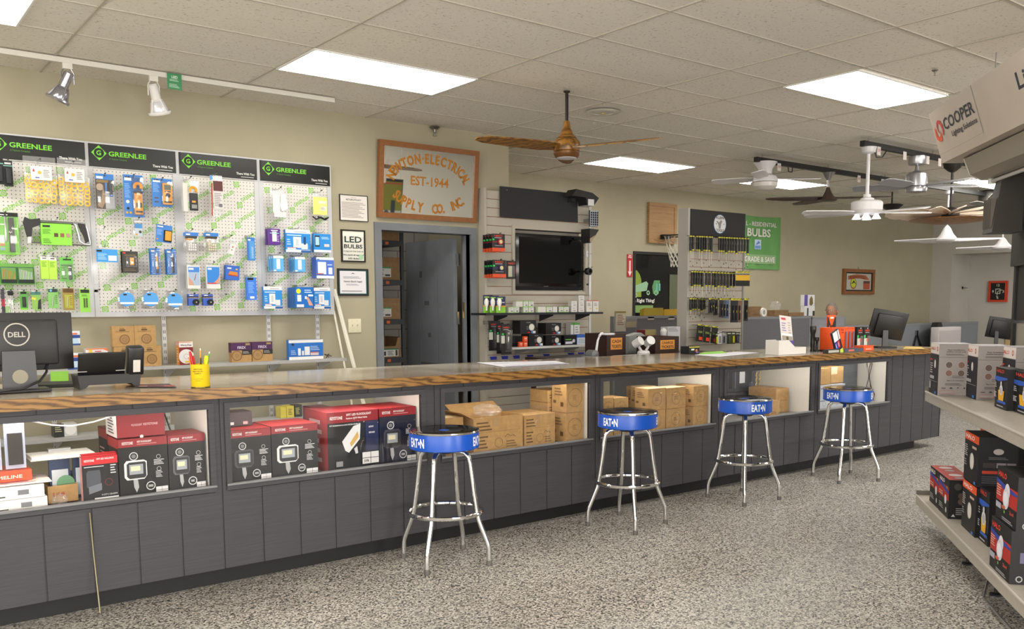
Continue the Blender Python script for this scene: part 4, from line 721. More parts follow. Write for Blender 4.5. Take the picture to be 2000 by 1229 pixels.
hung((613, 457, 646, 493), 'dimmer_box', 'blue and white box picturing a phone', 'switch box', SBL, [('r', 0, 0, 1, .13, 'E4E4E6'), ('r', .06, .3, .34, .9, '15202C'), ('r', .09, .38, .31, .82, 'A8CCE0'), ('l', .45, .7, .95, .85, 2, 'B8DCF4'), ('r', .6, .3, .9, .45, 'D8C8C4')], d=.04, Y=6.85, capped=False)
hung((534, 500, 554, 530), 'switch_box', 'light blue box with glowing switch picture, left stack', 'switch box', M('5AACE8', .35), [('r', 0, .84, 1, 1, 'E4E4E6'), ('r', .3, .15, .65, .8, 'E6ECF2'), ('r', 0, 0, .25, .1, 'E4E4E6')], d=.028, n=3, gap=.045, Y=6.81)
hung((576, 502, 596, 531), 'switch_box', 'light blue box with glowing switch picture, middle stack', 'switch box', M('5AACE8', .35), [('r', 0, .84, 1, 1, 'E4E4E6'), ('r', .3, .15, .65, .8, 'E6ECF2'), ('r', 0, 0, .25, .1, 'E4E4E6')], d=.022, n=4, gap=.035, Y=6.81)
hung((618, 503, 652, 544), 'dimmer_box', 'white and violet blue sensor box overhanging the right board edge', 'switch box', M('4A70C8', .35), [('r', 0, 0, 1, .13, 'E4E4E6'), ('r', 0, .88, 1, 1, 'E4E4E6'), ('r', .08, .2, .55, .78, 'E0E2E6'), ('r', .68, .2, .9, .52, 'E0E2E6'), ('c', .1, .86, .07, '3A80D0'), ('r', 0, .2, .4, .24, 'C0503C'), ('l', .62, .6, .92, .7, 1, 'C8D4F0')], d=.09, Y=6.80)
hung((515, 560, 551, 603), 'dimmer_box', 'blue and white dimmer box, bottom left of the fourth board', 'switch box', SBL, sbox(), d=.035, Y=6.85, capped=True)
hung((577, 561, 612, 601), 'remote_box', 'deep blue box with round yellow badge and hand picture', 'switch box', M('1C6CC0', .35), [('c', .18, .8, .12, 'E8DC3A'), ('r', .1, .3, .32, .62, 'E0E2E6'), ('p', [(.6, .5), (.7, .52), (.85, .3), (.98, .1), (.75, .1)], 'D09A80'), ('r', .52, .42, .62, .56, 'E6E6EA'), ('l', .5, .7, .95, .9, 2, 'B8DCF4'), ('r', .05, .02, .45, .16, 'D8DCE4'), ('r', .7, .55, .98, .64, 'D8E8F0')], d=.035, n=4, gap=.042, Y=6.80)
hung((613, 562, 645, 603), 'dimmer_box', 'blue and white dimmer box, bottom right of the fourth board', 'switch box', SBL, sbox(), d=.035, Y=6.85)
# ---------------- wall shelves below the boards ----------------
SHG = M('A9A9A8', .5)
sh = tag(MB().box(-1, 6.74, 1.022, 3.30, 6.985, 1.045, SHG).build('wall_shelf'), 'long grey wall shelf below the pegboards', 'shelf')
sh2 = tag(MB().box(-1, 6.74, .56, 3.30, 6.985, .583, SHG).build('wall_shelf'), 'lower grey wall shelf seen through the counter windows', 'shelf')
slot = MB(); slot.box(0, 0, .3, .03, .022, 1.40, M('CFCFD0', .4))
for k in range(22): slot.box(.007, -.0006, .32+k*.05, .011, .0, .345+k*.05, '3A3A3A').box(.019, -.0006, .32+k*.05, .023, .0, .345+k*.05, '3A3A3A')
sp_ = None
for k, px in enumerate((97, 322, 526.5, 622)):
    x = at(px, 660, 7.0)[0]; l = 'white slotted shelf upright '+('behind the computer monitor', 'between the brown boxes and the orange boxes', 'behind the purple boxes', 'behind the blue and white box')[k]
    if not sp_:
        sp_ = tag(slot.build('shelf_upright', None, (x-.015, 7.008, 0)), l, 'shelf upright', 'slotted shelf uprights')
        for z in (1.022, .56):
            MB().prism([(7.008-7.008, z-.09), (-.22, z-.012), (-.22, z-.001), (0, z-.001)], .013, .017, M('CFCFD0', .4), ax=0).build('bracket', sp_)
    else: dup(sp_, (x-.015, 7.008, 0), l)
def onshelf(box, d, col, lab, pr=(), z=1.046, Y=6.78, name='box', grp=None, **kw): return carton(name, lab, 'box', box, Y, d, col, pr, base=z, group=grp, **kw)
DET = [('t', .36, .86, .05, 'Kidde', '5A4424', .2), ('l', .15, .7, .85, .74, 1, '6B5030'), ('c', .55, .35, .24, 'A07A4C'), ('o', .55, .35, .2, .24, '7A5A34'), ('o', .55, .35, .08, .1, '8A6840'), ('r', .32, .78, .6, .83, '4A3418')]
b1 = onshelf((223, 671, 267, 711), .06, KRAFT, 'bottom left of four brown detector boxes', DET, grp='brown detector boxes', name='detector_box'); hb = max(v.co.z for v in b1.data.vertices)
onshelf((273, 671, 315, 711), .06, KRAFT, 'bottom right of four brown detector boxes', DET, grp='brown detector boxes', name='detector_box')
onshelf((219, 631, 262, 671), .06, KRAFT, 'top left of four brown detector boxes', DET, grp='brown detector boxes', name='detector_box', z=1.047+hb); onshelf((262.6, 631, 304, 671), .06, KRAFT, 'top right of four brown detector boxes', DET, grp='brown detector boxes', name='detector_box', z=1.047+hb)
onshelf((168, 673, 211, 712), .07, M('DAD4D6', .5), 'white detector box with orange corner beside the blue boxes', [('p', [(0, 1), (0, .95), (.8, .95), (1, .85), (1, 1)], 'E0703A'), ('c', .62, .4, .3, 'E8E6E8'), ('o', .62, .4, .29, .3, 'B8B4B8'), ('r', .12, .55, .4, .61, 'C8483A'), ('r', .4, .84, .7, .88, 'B83038'), ('r', .14, .8, .28, .96, 'D8C040')], name='detector_box')
for k, bx in enumerate(((131, 685, 163, 717), (131, 657, 157, 685))):
    onshelf(bx, .07, M('D8DCE2', .5), ('lower', 'upper')[k]+' white and blue detector box partly behind the monitor', [('r', 0, .5, 1, .72, '20408A'), ('p', [(.2, .5), (.8, .5), (.95, .1), (.2, .05)], 'B8D0E4'), ('r', .3, .75, .8, .86, 'D86A3A'), ('r', 0, 0, 1, .12, '2A4A90')], z=1.046+.165*k, grp='white and blue detector boxes', name='detector_box')
for k in range(3):
    onshelf((350, 666, 377, 709), .072, M('E08A2A', .4), ORD[k]+' maroon and orange detector box in the row behind the pen cup', [('r', 0, 0, 1, .8, '7A1C20'), ('r', 0, .8, 1, 1, 'E6E2E0'), ('c', .5, .38, .33, 'DCDAD8'), ('o', .5, .38, .1, .12, 'A8A4A0'), ('t', .1, .86, .08, 'Worry-Free', '2A2A2A', .8), ('r', .4, .1, .8, .18, 'D8B828')], Y=6.75+.075*k, grp='maroon and orange detector boxes', name='detector_box', left=[('l', .2, .1, .8, .8, 6, 'F0D0A0'), ('r', 0, .88, 1, 1, 'D8B0B0')])
FX = [('r', 0, .6, 1, 1, '4A2452'), ('t', .3, .68, .13, 'FIREX', 'D0C4D4', .42), ('c', .26, .33, .26, 'A88456'), ('o', .26, .33, .23, .26, '6E5232'), ('o', .26, .33, .06, .08, '7E6242'), ('r', .52, .38, 1, .62, '2A2626'), ('l', .56, .42, .9, .56, 2, 'A8A4A0'), ('r', .7, .86, .92, .96, 'A08A60')]
for k, bx in enumerate(((452, 664, 491, 702), (492.5, 663, 532, 701))): onshelf(bx, .06, KRAFT, ('left', 'right')[k]+' purple and brown smoke alarm box', FX, Y=6.79, grp='purple and brown alarm boxes', name='alarm_box', left=[('r', 0, .5, 1, 1, '4A2452')])
BW = [('r', 0, .86, 1, 1, 'E4E4E4'), ('r', 0, 0, 1, .15, 'E4E4E4'), ('r', .26, .22, .34, .58, 'E0E4E8'), ('r', .37, .22, .43, .45, 'E0E4E8'), ('r', .45, .22, .6, .66, 'E0E4E8'), ('r', .62, .2, .86, .38, 'D0C4C4'), ('r', .62, .34, .86, .38, 'B84038'), ('l', .62, .45, .92, .7, 3, 'A8C8EC'), ('p', [(.06, .78), (.11, .86), (.16, .78), (.11, .7)], '12243A'), ('l', .05, .25, .22, .5, 3, 'A8C8EC')]
for k in range(2): onshelf((564, 661, 631, 699), .045, M('2C70C4', .35), ('front', 'rear')[k]+' blue and white motion sensor box near the shelf end', BW, Y=6.77+.05*k, grp='blue and white sensor boxes', name='sensor_box')
tag(MB().tube([(3.17, 6.85, 1.046), (3.19, 6.84, 1.08), (3.2, 6.86, 1.05), (3.17, 6.88, 1.075), (3.21, 6.83, 1.06)], .003, BLACK, 5).build('wire_clip'), 'small dark wire clip at the right end of the shelf', 'clip')
# yellow and white cartons on the lower shelf
for k, (bx, c, pr, l) in enumerate((((548, 789, 559, 810), 'D8C838', [], 'left narrow yellow box on the lower wall shelf'), ((560, 788, 574, 810), 'D8C838', [('l', .2, .2, .8, .8, 4, '6A6020')], 'right narrow yellow box on the lower wall shelf'),
     ((576, 788, 590, 811), '222222', [('l', .1, .2, .7, .8, 5, 'C8C860')], 'black box with yellow print on the lower wall shelf'), ((105, 822, 124, 845), '1E1E1C', [('l', .1, .4, .9, .9, 3, 'B8B890')], 'black lamp box on the lower wall shelf at left'), ((125, 820, 150, 845), 'C8C8C6', [('c', .5, .5, .4, 'E6E6E4')], 'white bulb box beside the black lamp box'))):
    onshelf(bx, .1, M(c, .4), l, pr, z=.585, Y=6.80, name='lamp_box')
crumple('duffel_bag', (1.15, 5.9, .26), (.42, .2, .26), 'dark blue cloth bag on the floor behind the counter', 'bag', noisy('navy_cloth', '1C2440', '2A3558', 20, .9), 12)
# trims leaning on the wall, switch plate
def lean(p0, p1, Y0, Y1, wdt, lab, c='D8D4C4'):
    a, b_ = on(*p0, 1, Y0), on(*p1, 1, Y1); d = (b_-a); b_ = a+d*(a.z/(a.z-b_.z)); ax = (b_-a).normalized(); b_ -= ax*.01
    m = MB(); s = ax.cross(Vector((0, 1, 0))).normalized()*wdt; t = Vector((0, .012, 0)); P = [a-s, a+s, a+s+t, a-s+t, b_-s, b_+s, b_+s+t, b_-s+t]
    m.add([q[:] for q in P], [(0,3,2,1),(4,5,6,7),(0,1,5,4),(1,2,6,5),(2,3,7,6),(3,0,4,7)], M(c, .5))
    P2 = [a-s*.3-t*.4, a+s*.3-t*.4, b_-s*.3-t*.4, b_+s*.3-t*.4, a-s*.3, a+s*.3, b_-s*.3, b_+s*.3]; m.add([q[:] for q in P2], [(0,1,3,2),(0,2,6,4),(1,5,7,3)], M('E6E3D6', .5))
    tag(m.build('trim_moulding'), lab, 'moulding', 'white mouldings leaning on the wall')
lean((653, 565), (694, 725), 7.0, 6.86, .017, 'wide cream moulding leaning on the wall right of the pegboards'); lean((652, 606), (675, 725), 6.99, 6.84, .008, 'thin cream moulding strip leaning left of the wide one')
x0, z0, x1, z1 = bb((680, 623, 705, 650), 7.025); b = MB(); b.box(x0, 7.020, z0, x1, 7.030, z1, M('E2DCC0', .4), .003); b.face((x0, 7.0198, z0), (x1-x0, 0, 0), (0, 0, z1-z0)).pr([('c', .3, .85, .02, '8A8468'), ('c', .7, .85, .02, '8A8468'), ('c', .3, .15, .02, '8A8468'), ('c', .7, .15, .02, '8A8468')])
o = tag(b.build('light_switch_plate'), 'cream double light switch plate beside the door frame', 'light switch')
for u in (.3, .7): x = x0+(x1-x0)*u; MB().box(x-.004, 7.008, (z0+z1)/2-.004, x+.004, 7.021, (z0+z1)/2+.012, M('CFC8AA', .4)).build('toggle', o)
# framed notices
def framed(name, box, lab, fcol, pr, ft=.012, Y=7.012, paper='E4E0DA', glass=True):
    x0, z0, x1, z1 = bb(box, Y); e = empty(name, (x0, Y, z0), lab, 'framed notice'); w, h = x1-x0, z1-z0
    MB().box(0, 0, 0, w, .017, ft, fcol).box(0, 0, h-ft, w, .017, h, fcol).box(0, 0, ft, ft, .017, h-ft, fcol).box(w-ft, 0, ft, w, .017, h-ft, fcol).build('frame', e)
    b = MB(); b.box(ft, .008, ft, w-ft, .015, h-ft, paper); b.face((ft, .008, ft), (w-2*ft, 0, 0), (0, 0, h-2*ft)).pr(pr); b.build('printed_page', e); return e
framed('framed_notice', (664, 381, 719, 432), 'framed return policy notice beside the mirror sign', M('2A2624', .4), [('t', .5, .9, .025, 'NEWTON', 'B05A58', .2, 'C'), ('t', .5, .8, .06, 'RETURN POLICY', '3A3838', .56, 'C'), ('l', .06, .1, .94, .74, 11, 'A89A98')], .005)
framed('framed_poster', (667, 449, 714, 512), 'framed LED bulbs poster between two framed notices', M('1A1A1A', .4), [('r', 0, .82, 1, 1, 'F4F2E2'), ('t', .5, .62, .2, 'LED', '2E3A34', .8, 'C'), ('t', .5, .42, .13, 'BULBS', '23292A', .86, 'C'), ('t', .5, .3, .045, 'bring you the best in', '6A7470', .9, 'C'), ('t', .5, .17, .05, 'We stock all types of', '3A4240', .96, 'C'), ('t', .5, .05, .05, 'LED Bulbs', '3A4240', .5, 'C'), ('c', .84, .12, .09, 'A8CFA8')], .012, paper='DEDED4')
framed('framed_certificate', (660, 525, 720, 578), 'framed certificate with green mat below the LED poster', M('24282C', .35), [('r', 0, 0, 1, 1, '2E6A66'), ('r', .03, .03, .97, .97, 'E6E4E8'), ('p', [(.42, .86), (.5, .9), (.58, .86)], '4A5450'), ('t', .5, .5, .07, 'Newton Electric Supply', '3A3A44', .66, 'C'), ('l', .15, .65, .85, .75, 2, '9A9AA4'), ('l', .25, .36, .75, .44, 2, '9A9AA4'), ('l', .08, .1, .9, .16, 1, '6A6A74')], .014)
# ---------------- mirror sign ----------------
x0, z0, x1, z1 = bb((737, 285, 930, 430), 6.99); w, h = x1-x0, z1-z0
e = empty('mirror_sign', (x0, 6.985, z0), 'oak framed mirror with gold arched lettering above the grey door', 'mirror sign'); e.rotation_euler[0] = R(5.0); e.location.y = 6.985
f = MB(); t = .045
for q in ([(0, 0), (w, 0), (w-t, t), (t, t)], [(w, 0), (w, h), (w-t, h-t), (w-t, t)], [(w, h), (0, h), (t, h-t), (w-t, h-t)], [(0, h), (0, 0), (t, t), (t, h-t)]): f.prism(q, 0, .04, FRAMEW)
f.build('frame', e)
MB().box(t, .012, t, w-t, .018, h-t, M('EDEDEA', .02, 1)).build('mirror_glass', e)
gold = MB(); GO = M('A86E1E', .5); iw, ih = w-2*t, h-2*t
def arc(txt, a0, a1, cu, cv, ru, rv, hh, flip=False):
    vs0 = [textmesh(c)[2] if c != ' ' else .45 for c in txt]; tot = sum(vs0)+.28*len(txt); s = 0
    for c, wd in zip(txt, vs0):
        m_ = s+wd/2; a = R(a0+(a1-a0)*(m_/tot)); s += wd+.28
        if c == ' ': continue
        px, pz = t+iw*(cu+ru*math.cos(a)), t+ih*(cv+rv*math.sin(a))
        tx, tz = -ru*iw*math.sin(a), rv*ih*math.cos(a)
        if not flip: tx, tz = -tx, -tz
        L_ = math.hypot(tx, tz); tx, tz = tx/L_, tz/L_; vs, fs, tw = textmesh(c, .045); k = hh*.74
        gold.add([(px+tx*(u-tw/2)*k-tz*(v-.5)*hh, .0112, pz+tz*(u-tw/2)*k+tx*(v-.5)*hh) for u, v in vs], fs, GO)
arc('NEWTON\u00b7ELECTRICAL', 170, 10, .5, .47, .43, .40, .078); gold.build('gold_lettering', e); gold = MB(); arc('EST-1944', 90, 90, .5, .5, 0, 0, .06) if 0 else None
for tx_, a_, b_ in (('SUPPLY', 203, 262), ('CO.', 274, 294), ('INC.', 306, 334)): arc(tx_, a_, b_, .51, .43, .41, .33, .078, True); gold.build('gold_lettering', e); gold = MB()
gold.face((t, .0122, t), (iw, 0, 0), (0, 0, ih)).pr([('t', .5, .45, .135, 'EST-1944', GO, .42, 'C')]); gold.build('gold_lettering', e)
q_ = on(766, 395, 1, 6.96); n_ = Vector((0, -math.cos(R(5)), -math.sin(R(5)))); d_ = (q_-CAM).normalized(); d_ = d_-2*d_.dot(n_)*n_; p = q_+d_*5.5
e = empty('hanging_poster', p, 'black framed poster seen only as a reflection in the mirror sign', 'poster'); e.scale = (.8, .8, .8); e.rotation_euler[2] = R(-15)
b = MB(); b.box(-.28, -.012, -.42, .28, .01, .42, BLK); b.face((.26, .011, -.37), (-.52, 0, 0), (0, 0, .74)).pr([('r', 0, 0, 1, 1, '7A7A2C'), ('r', 0, 0, 1, .3, 'B8BEC0'), ('r', .3, .2, .5, .55, '2C3440'), ('c', .7, .22, .09, '44525A'), ('r', 0, .94, 1, .97, 'A83030')]); b.build('poster_panel', e)
MB().tube([(-.2, 0, .41), (-.2, 0, (CEIL-p.z)/.8)], .003, STEEL, 6).tube([(.2, 0, .41), (.2, 0, (CEIL-p.z)/.8)], .003, STEEL, 6).build('hanging_wire', e)
# ---------------- track, spotlights, sprinklers ----------------
TY = 6.52
tag(MB().box(-1.5, TY-.017, CEIL-.03, 3.14, TY+.017, CEIL+.002, M('D8D5CC', .5)).build('lighting_track'), 'white lighting track along the ceiling above the pegboards', 'lighting track')
def spot(px, py, lab, body, chrome=False):
    x = at(px, py, TY)[0]; e = empty('track_spotlight', (x, TY, CEIL-.03), lab, 'spotlight')
    MB().box(-.028, -.015, -.035, .028, .015, 0, M('D8D5CC', .5)).tube([(-.02, 0, -.03), (-.036, 0, -.06), (-.036, 0, -.13)], .004, body, 6).tube([(.02, 0, -.03), (.036, 0, -.06), (.036, 0, -.13)], .004, body, 6).build('bracket', e)
    rt = Matrix.Rotation(R(-16 if not chrome else 22), 3, 'Y') @ Matrix.Rotation(R(14), 3, 'X'); o = Vector((0, 0, -.08)); g = MB()
    g.T = Matrix.Translation(o) @ rt.to_4x4()
    g.lathe([(.022, .03), (.03, .02), (.032, -.07), (.04, -.08)], body, n=20)
    for q in range(4):
        a = q*math.pi/2+.4; g.tube([(.034*math.cos(a), .034*math.sin(a), -.07), (.066*math.cos(a), .066*math.sin(a), -.155)], .006, body, 6)
    g.lathe([(.070, -.15), (.074, -.16), (.070, -.17), (.066, -.16), (.070, -.15)], body, n=24, cap=False).build('lamp_housing', e)
    g = MB(); g.T = Matrix.Translation(o) @ rt.to_4x4(); g.lathe([(.03, -.075), (.045, -.09), (.062, -.15), (.058, -.165), (0, -.17)], M('D5D5DC', .25, .2) if not chrome else M('B0B0BE', .15, .9), n=24, cap=False).build('bulb', e)
spot(131, 130, 'chrome track spotlight near the left sprinkler head', M('B9B9C2', .2, .9), True); spot(299, 150, 'white track spotlight beside the small green LED tag', M('DAD8D6', .4))
x0, z0, x1, z1 = bb((327, 144, 355, 175), TY-.03); b = MB(); b.box(x0, TY-.03, z0, x1, TY-.027, z1, M('3E8A5A', .5)); b.face((x0, TY-.03, z0), (x1-x0, 0, 0), (0, 0, z1-z0)).pr([('t', .3, .7, .16, 'LED', 'E4EEE6', .42), ('l', .15, .5, .85, .65, 2, 'B8D8C4'), ('l', .1, .1, .9, .35, 3, 'B8D8C4')]); b.box((x0+x1)/2-.01, TY-.027, z1-.02, (x0+x1)/2+.01, TY-.0175, z1, 'D8D5CC'); tag(b.build('track_tag'), 'small green LED tag hanging on the white track', 'sign')
def sprinkler(px, py, lab, z=CEIL, sc=1):
    p = on(px, py, 2, z); b = MB(); b.lathe([(.045, 0), (.05, -.004), (.03, -.02), (.016, -.022), (.014, -.05)], M('8A8680', .35, .8), n=20)
    b.tube([(-.012, 0, -.05), (-.012, 0, -.075)], .003, STEEL, 6).tube([(.012, 0, -.05), (.012, 0, -.075)], .003, STEEL, 6).lathe([(.018, -.075), (.018, -.079)], STEEL, n=16)
    o = tag(b.build('sprinkler_head', None, (p.x, p.y, z)), lab, 'sprinkler'); o.scale = (sc,)*3
sprinkler(83, 153, 'sprinkler head at the ceiling edge left of the chrome spotlight'); sprinkler(849, 248, 'sprinkler head above the mirror sign'); sprinkler(1112, 321-40, 'sprinkler head on the ceiling right behind the bronze fan'); sprinkler(1826, 137, 'sprinkler head left of the hanging lighting sign', sc=.45)
p = on(1178, 219, 2, CEIL); b = MB(); b.lathe([(.0, -.004), (.085, -.004), (.09, -.008), (.13, -.006), (.14, 0)], M('CFCBC0', .5), n=32, cap=False).lathe([(.02, -.02), (.015, -.006)], M('B8A878', .4), n=12); tag(b.build('recessed_ceiling_light', None, p), 'round recessed ceiling light just beyond the bronze fan', 'ceiling light')
# ---------------- bronze ceiling fan ----------------
p = on(1107, 178, 2, CEIL); e = empty('ceiling_fan', (p.x, p.y, CEIL), 'bronze wood three-blade ceiling fan, nearest and above the mirror sign', 'ceiling fan', 'ceiling fans')
BRZ = m_wood('bronze_wood', '80581F', '93672A', '5C3C14', (3, 3, 3), .3)
MB().lathe([(.025, 0), (.025, -.008)], BLACK, n=20).lathe([(.0125, 0), (.0125, -.24)], M('2E2A28', .4, .6), n=12).build('downrod', e)
MB().lathe([(.016, -.215), (.022, -.22), (.03, -.27), (.055, -.32), (.075, -.342)], BRZ, n=32).build('canopy_cone', e)
MB().lathe([(.075, -.345), (.098, -.37), (.105, -.40), (.10, -.435), (.085, -.45)], BRZ, n=32).build('motor_body', e)
MB().lathe([(.1, -.444), (.1, -.454), (.088, -.48), (.08, -.486)], M('6E4822', .35, .3), n=32).build('light_ring', e)
MB().lathe([(.079, -.48), (.074, -.489), (0, -.492)], M('D9D7DC', .4), n=32, cap=False).build('light_lens', e)
def blade(prof, m, c, a, par, z=0, pitch=12, th=.008, droop=0, nm='blade'):
    # prof: list of (radius, half width front, half width back)
    b = MB(); vs = []; n = len(prof)
    for r, w0, w1 in prof:
        zz = droop*r
        for s_, ww in ((1, w0), (-1, -w1)):
            for t_ in (0, th): vs.append((r, ww, zz+t_+ww*math.tan(R(pitch))))
    fs = []
    for i in range(n-1):
        a_, b_ = i*4, i*4+4
        fs += [(a_, b_, b_+2, a_+2), (a_+1, a_+3, b_+3, b_+1), (a_, a_+1, b_+1, b_), (a_+2, b_+2, b_+3, a_+3)]
    fs += [(0, 2, 3, 1), (n*4-4, n*4-3, n*4-1, n*4-2)]
    b.T = Matrix.Translation(Vector(c)+Vector((0, 0, z))) @ Matrix.Rotation(a, 4, 'Z'); b.add(vs, fs, m, False); return b.build(nm, par)
vd = math.atan2(Rv.y, Rv.x)   # facing the aisle
for d in (-28, 92, 212): blade([(.07, .05, .06), (.2, .065, .085), (.45, .06, .075), (.68, .045, .055), (.75, .015, .025)], BRZ, (0, 0, -.41), math.atan2(p.y, p.x)-math.pi/2+R(d), e, pitch=14)
# ---------------- slat wall display with television ----------------
SB = M('B2AB9E', .55); SX0, SX1, SYF, SZ1 = 4.818, 6.13, 6.93, 2.535
tx0, tz0, tx1, tz1 = bb((1004, 451, 1141, 569), SYF)
e = empty('slatwall_display', (SX0, SYF, 0), 'beige slatwall display with a television set into it', 'display wall'); o_ = Vector((-SX0, -SYF, 0))
s = MB(); s.T = Matrix.Translation(o_); s.box(SX0, SYF+.01, .3, tx0, SYF+.016, SZ1, '8A5A3A').box(tx1, SYF+.01, .3, SX1, SYF+.016, SZ1, '8A5A3A').box(tx0, SYF+.01, .3, tx1, SYF+.016, tz0, '8A5A3A').box(tx0, SYF+.01, tz1, tx1, SYF+.016, SZ1, '8A5A3A')
z = SZ1
while z > .4:
    a_, c_ = z-.0755, z
    for (u0, u1) in ((SX0+.02, SX1-.02),):
        if c_ < tz0 or a_ > tz1: s.box(u0, SYF, a_, u1, SYF+.0105, c_, SB)
        else:
            s.box(u0, SYF, a_, tx0, SYF+.0105, c_, SB).box(tx1, SYF, a_, u1, SYF+.0105, c_, SB)
            if a_ < tz0: s.box(tx0, SYF, a_, tx1, SYF+.0105, min(c_, tz0), SB)
            if c_ > tz1: s.box(tx0, SYF, max(a_, tz1), tx1, SYF+.0105, c_, SB)
    z -= .081
s.build('slatted_panel', e)
s = MB(); s.T = Matrix.Translation(o_); s.box(SX0-.005, SYF-.012, .3, SX0+.02, SYF+.09, SZ1+.02, SB).box(SX1-.02, SYF-.012, .3, SX1+.01, SYF+.09, SZ1-.02, M('C4C2BE', .45)).build('side_post', e)
s = MB(); s.T = Matrix.Translation(o_); q = .03
s.box(tx0-q, SYF-.02, tz0-q, tx0, SYF, tz1+q, SB).box(tx1, SYF-.02, tz0-q, tx1+q, SYF, tz1+q, SB).box(tx0, SYF-.02, tz0-q, tx1, SYF, tz0, SB).box(tx0, SYF-.02, tz1, tx1, SYF, tz1+q, SB)
s.box(tx0, SYF+.016, tz0, tx1, SYF+.085, tz0+.004, SB).box(tx0, SYF+.016, tz1-.004, tx1, SYF+.085, tz1, '3A3632').box(tx0, SYF+.085, tz0, tx1, SYF+.09, tz1, 'A59E92').build('television_surround', e)
e = empty('television', (tx0, SYF, tz0), 'flat black television set in the slatwall opening', 'television'); W_, H_ = tx1-tx0-.03, tz1-tz0-.05
MB().box(.02, .0, .012, .02+W_, .06, .012+H_, M('101012', .15), .006).build('casing', e); MB().box(.06, -.002, .075, .02+W_-.03, .0, H_-.02, M('08080A', .06)).build('screen', e)
b = MB().box(.02, -.003, .02, W_+.0, -.001, .045, M('1C1C20', .1)); b.face((.3, -.0035, .04), (.2, 0, 0), (0, 0, .02)).pr([('t', .3, .1, .5, 'SHARP', '6A6A6E', .3)]) ; b.build('control_strip', e)
MB().box(.2, .06, .2, .45, .084, .4, '1A1A1A').build('wall_mount', e)
x0, z0, x1, z1 = bb((977, 371, 1129, 429), SYF-.03); b = MB(); b.add([(x0, SYF-.03, z0+.0), (x1, SYF-.03, z0-.0), (x1-.01, SYF-.03, z1), (x0, SYF-.03, z1), (x0, SYF-.02, z0), (x1, SYF-.02, z0), (x1-.01, SYF-.02, z1), (x0, SYF-.02, z1)], [(0, 1, 2, 3), (4, 7, 6, 5), (0, 4, 5, 1), (1, 5, 6, 2), (2, 6, 7, 3), (3, 7, 4, 0)], M('2B2B2E', .8))
b.box(x0+.08, SYF-.02, z1-.04, x0+.09, SYF, z1-.03, STEEL).box(x1-.1, SYF-.02, z1-.04, x1-.09, SYF, z1-.03, STEEL); b.lathe([(.004, 0), (.004, -.003)], STEEL, (x0+.08, SYF-.031, z1-.03), 8, ax=1); tag(b.build('blank_black_board'), 'blank black board screwed to the top of the slatwall', 'board')
NE = M('222024', .4)
def nebo(v=1): return [('r', 0, 0, 1, .2, 'E0532A'), ('t', .18, .84, .1, 'NEBO', 'D84A30', .62), ('l', .2, .74, .8, .82, 1, 'B8B8B8'), ('r', .02, .62, .18, .72, '35C45A'), ('r', 0, .5, 1, .58, '7A2830' if v else '2C3458'), ('l', .2, .3, .9, .36, 1, 'B0B0B4'), ('o', .62, .1, .04, .06, '8A6A9A')]
hung((961, 457, 986, 491), 'light_card', 'black and orange card with red light ring, upper stack left of the television', 'light pack', NE, nebo(), [('key_light', [('d', .62, .55, .2, .002, .012, M('A02A30', .3)), ('d', .62, .55, .12, .012, .016, M('D8D090', .3))])], n=4, gap=.05, Y=6.72, board=SYF, hl='upper light cards')
hung((962, 508, 988, 542), 'light_card', 'black and orange card with blue light ring, lower stack left of the television', 'light pack', NE, nebo(0), [('key_light', [('d', .62, .55, .2, .002, .012, M('2A2A60', .3)), ('d', .62, .55, .12, .012, .016, M('D8D090', .3))])], n=4, gap=.045, Y=6.72, board=SYF, hl='lower light cards')
hung((989, 510, 1007, 545), 'light_card', 'black card with grey ribbed light beside the blue ringed cards', 'light pack', NE, [('t', .2, .82, .1, 'NEBO', 'D84A30', .75), ('r', .85, .3, 1, .6, 'A83030')], [('work_light', [('b', .12, .1, .5, .72, 0, .02, M('B8B4A0', .4)), ('b', .5, .1, .85, .72, 0, .014, M('5A5A5C', .4))])], Y=6.76, board=SYF)
# floodlights and solar panel on the right post
def wedge(box, lab, up):
    x0, z0, x1, z1 = bb(box, 6.70); w, h = x1-x0, z1-z0; e = empty('solar_floodlight', (x0, 6.70, z0), lab, 'floodlight')
    if up: MB().prism([(0, h*.55), (w*.15, h), (w*.75, h*.85), (w, h*.55), (w*.8, 0), (w*.55, 0), (w*.5, h*.5)], 0, .132, M('1D1C1C', .5)).build('housing', e); MB().box(w*.58, -.004, .0, w*.8, 0, h*.42, M('CFCFD0', .2)).box(w*.52, .01, -.002, w*.8, .13, .0, 'DADADA').build('led_lens', e)
    else: MB().prism([(0, h), (w, h*.96), (w*.1, 0), (0, 0)], 0, .132, M('1D1C1C', .5)).build('housing', e); MB().prism([(.0, h*.3), (w*.55, h*.55), (w*.2, h*.1), (0, h*.05)], -.003, 0, '9C8C74').build('led_lens', e)
    MB().box(-.02 if not up else w*.3, .13, h*.3, .05+(w*.3 if up else 0), .216, h*.5, M('2A2A2A', .5)).build('mounting_arm', e)
wedge((1118, 371, 1170, 401), 'black wedge floodlight at the top right of the slatwall', True); wedge((1152, 447, 1170, 475), 'black floodlight below the small solar panel', False)
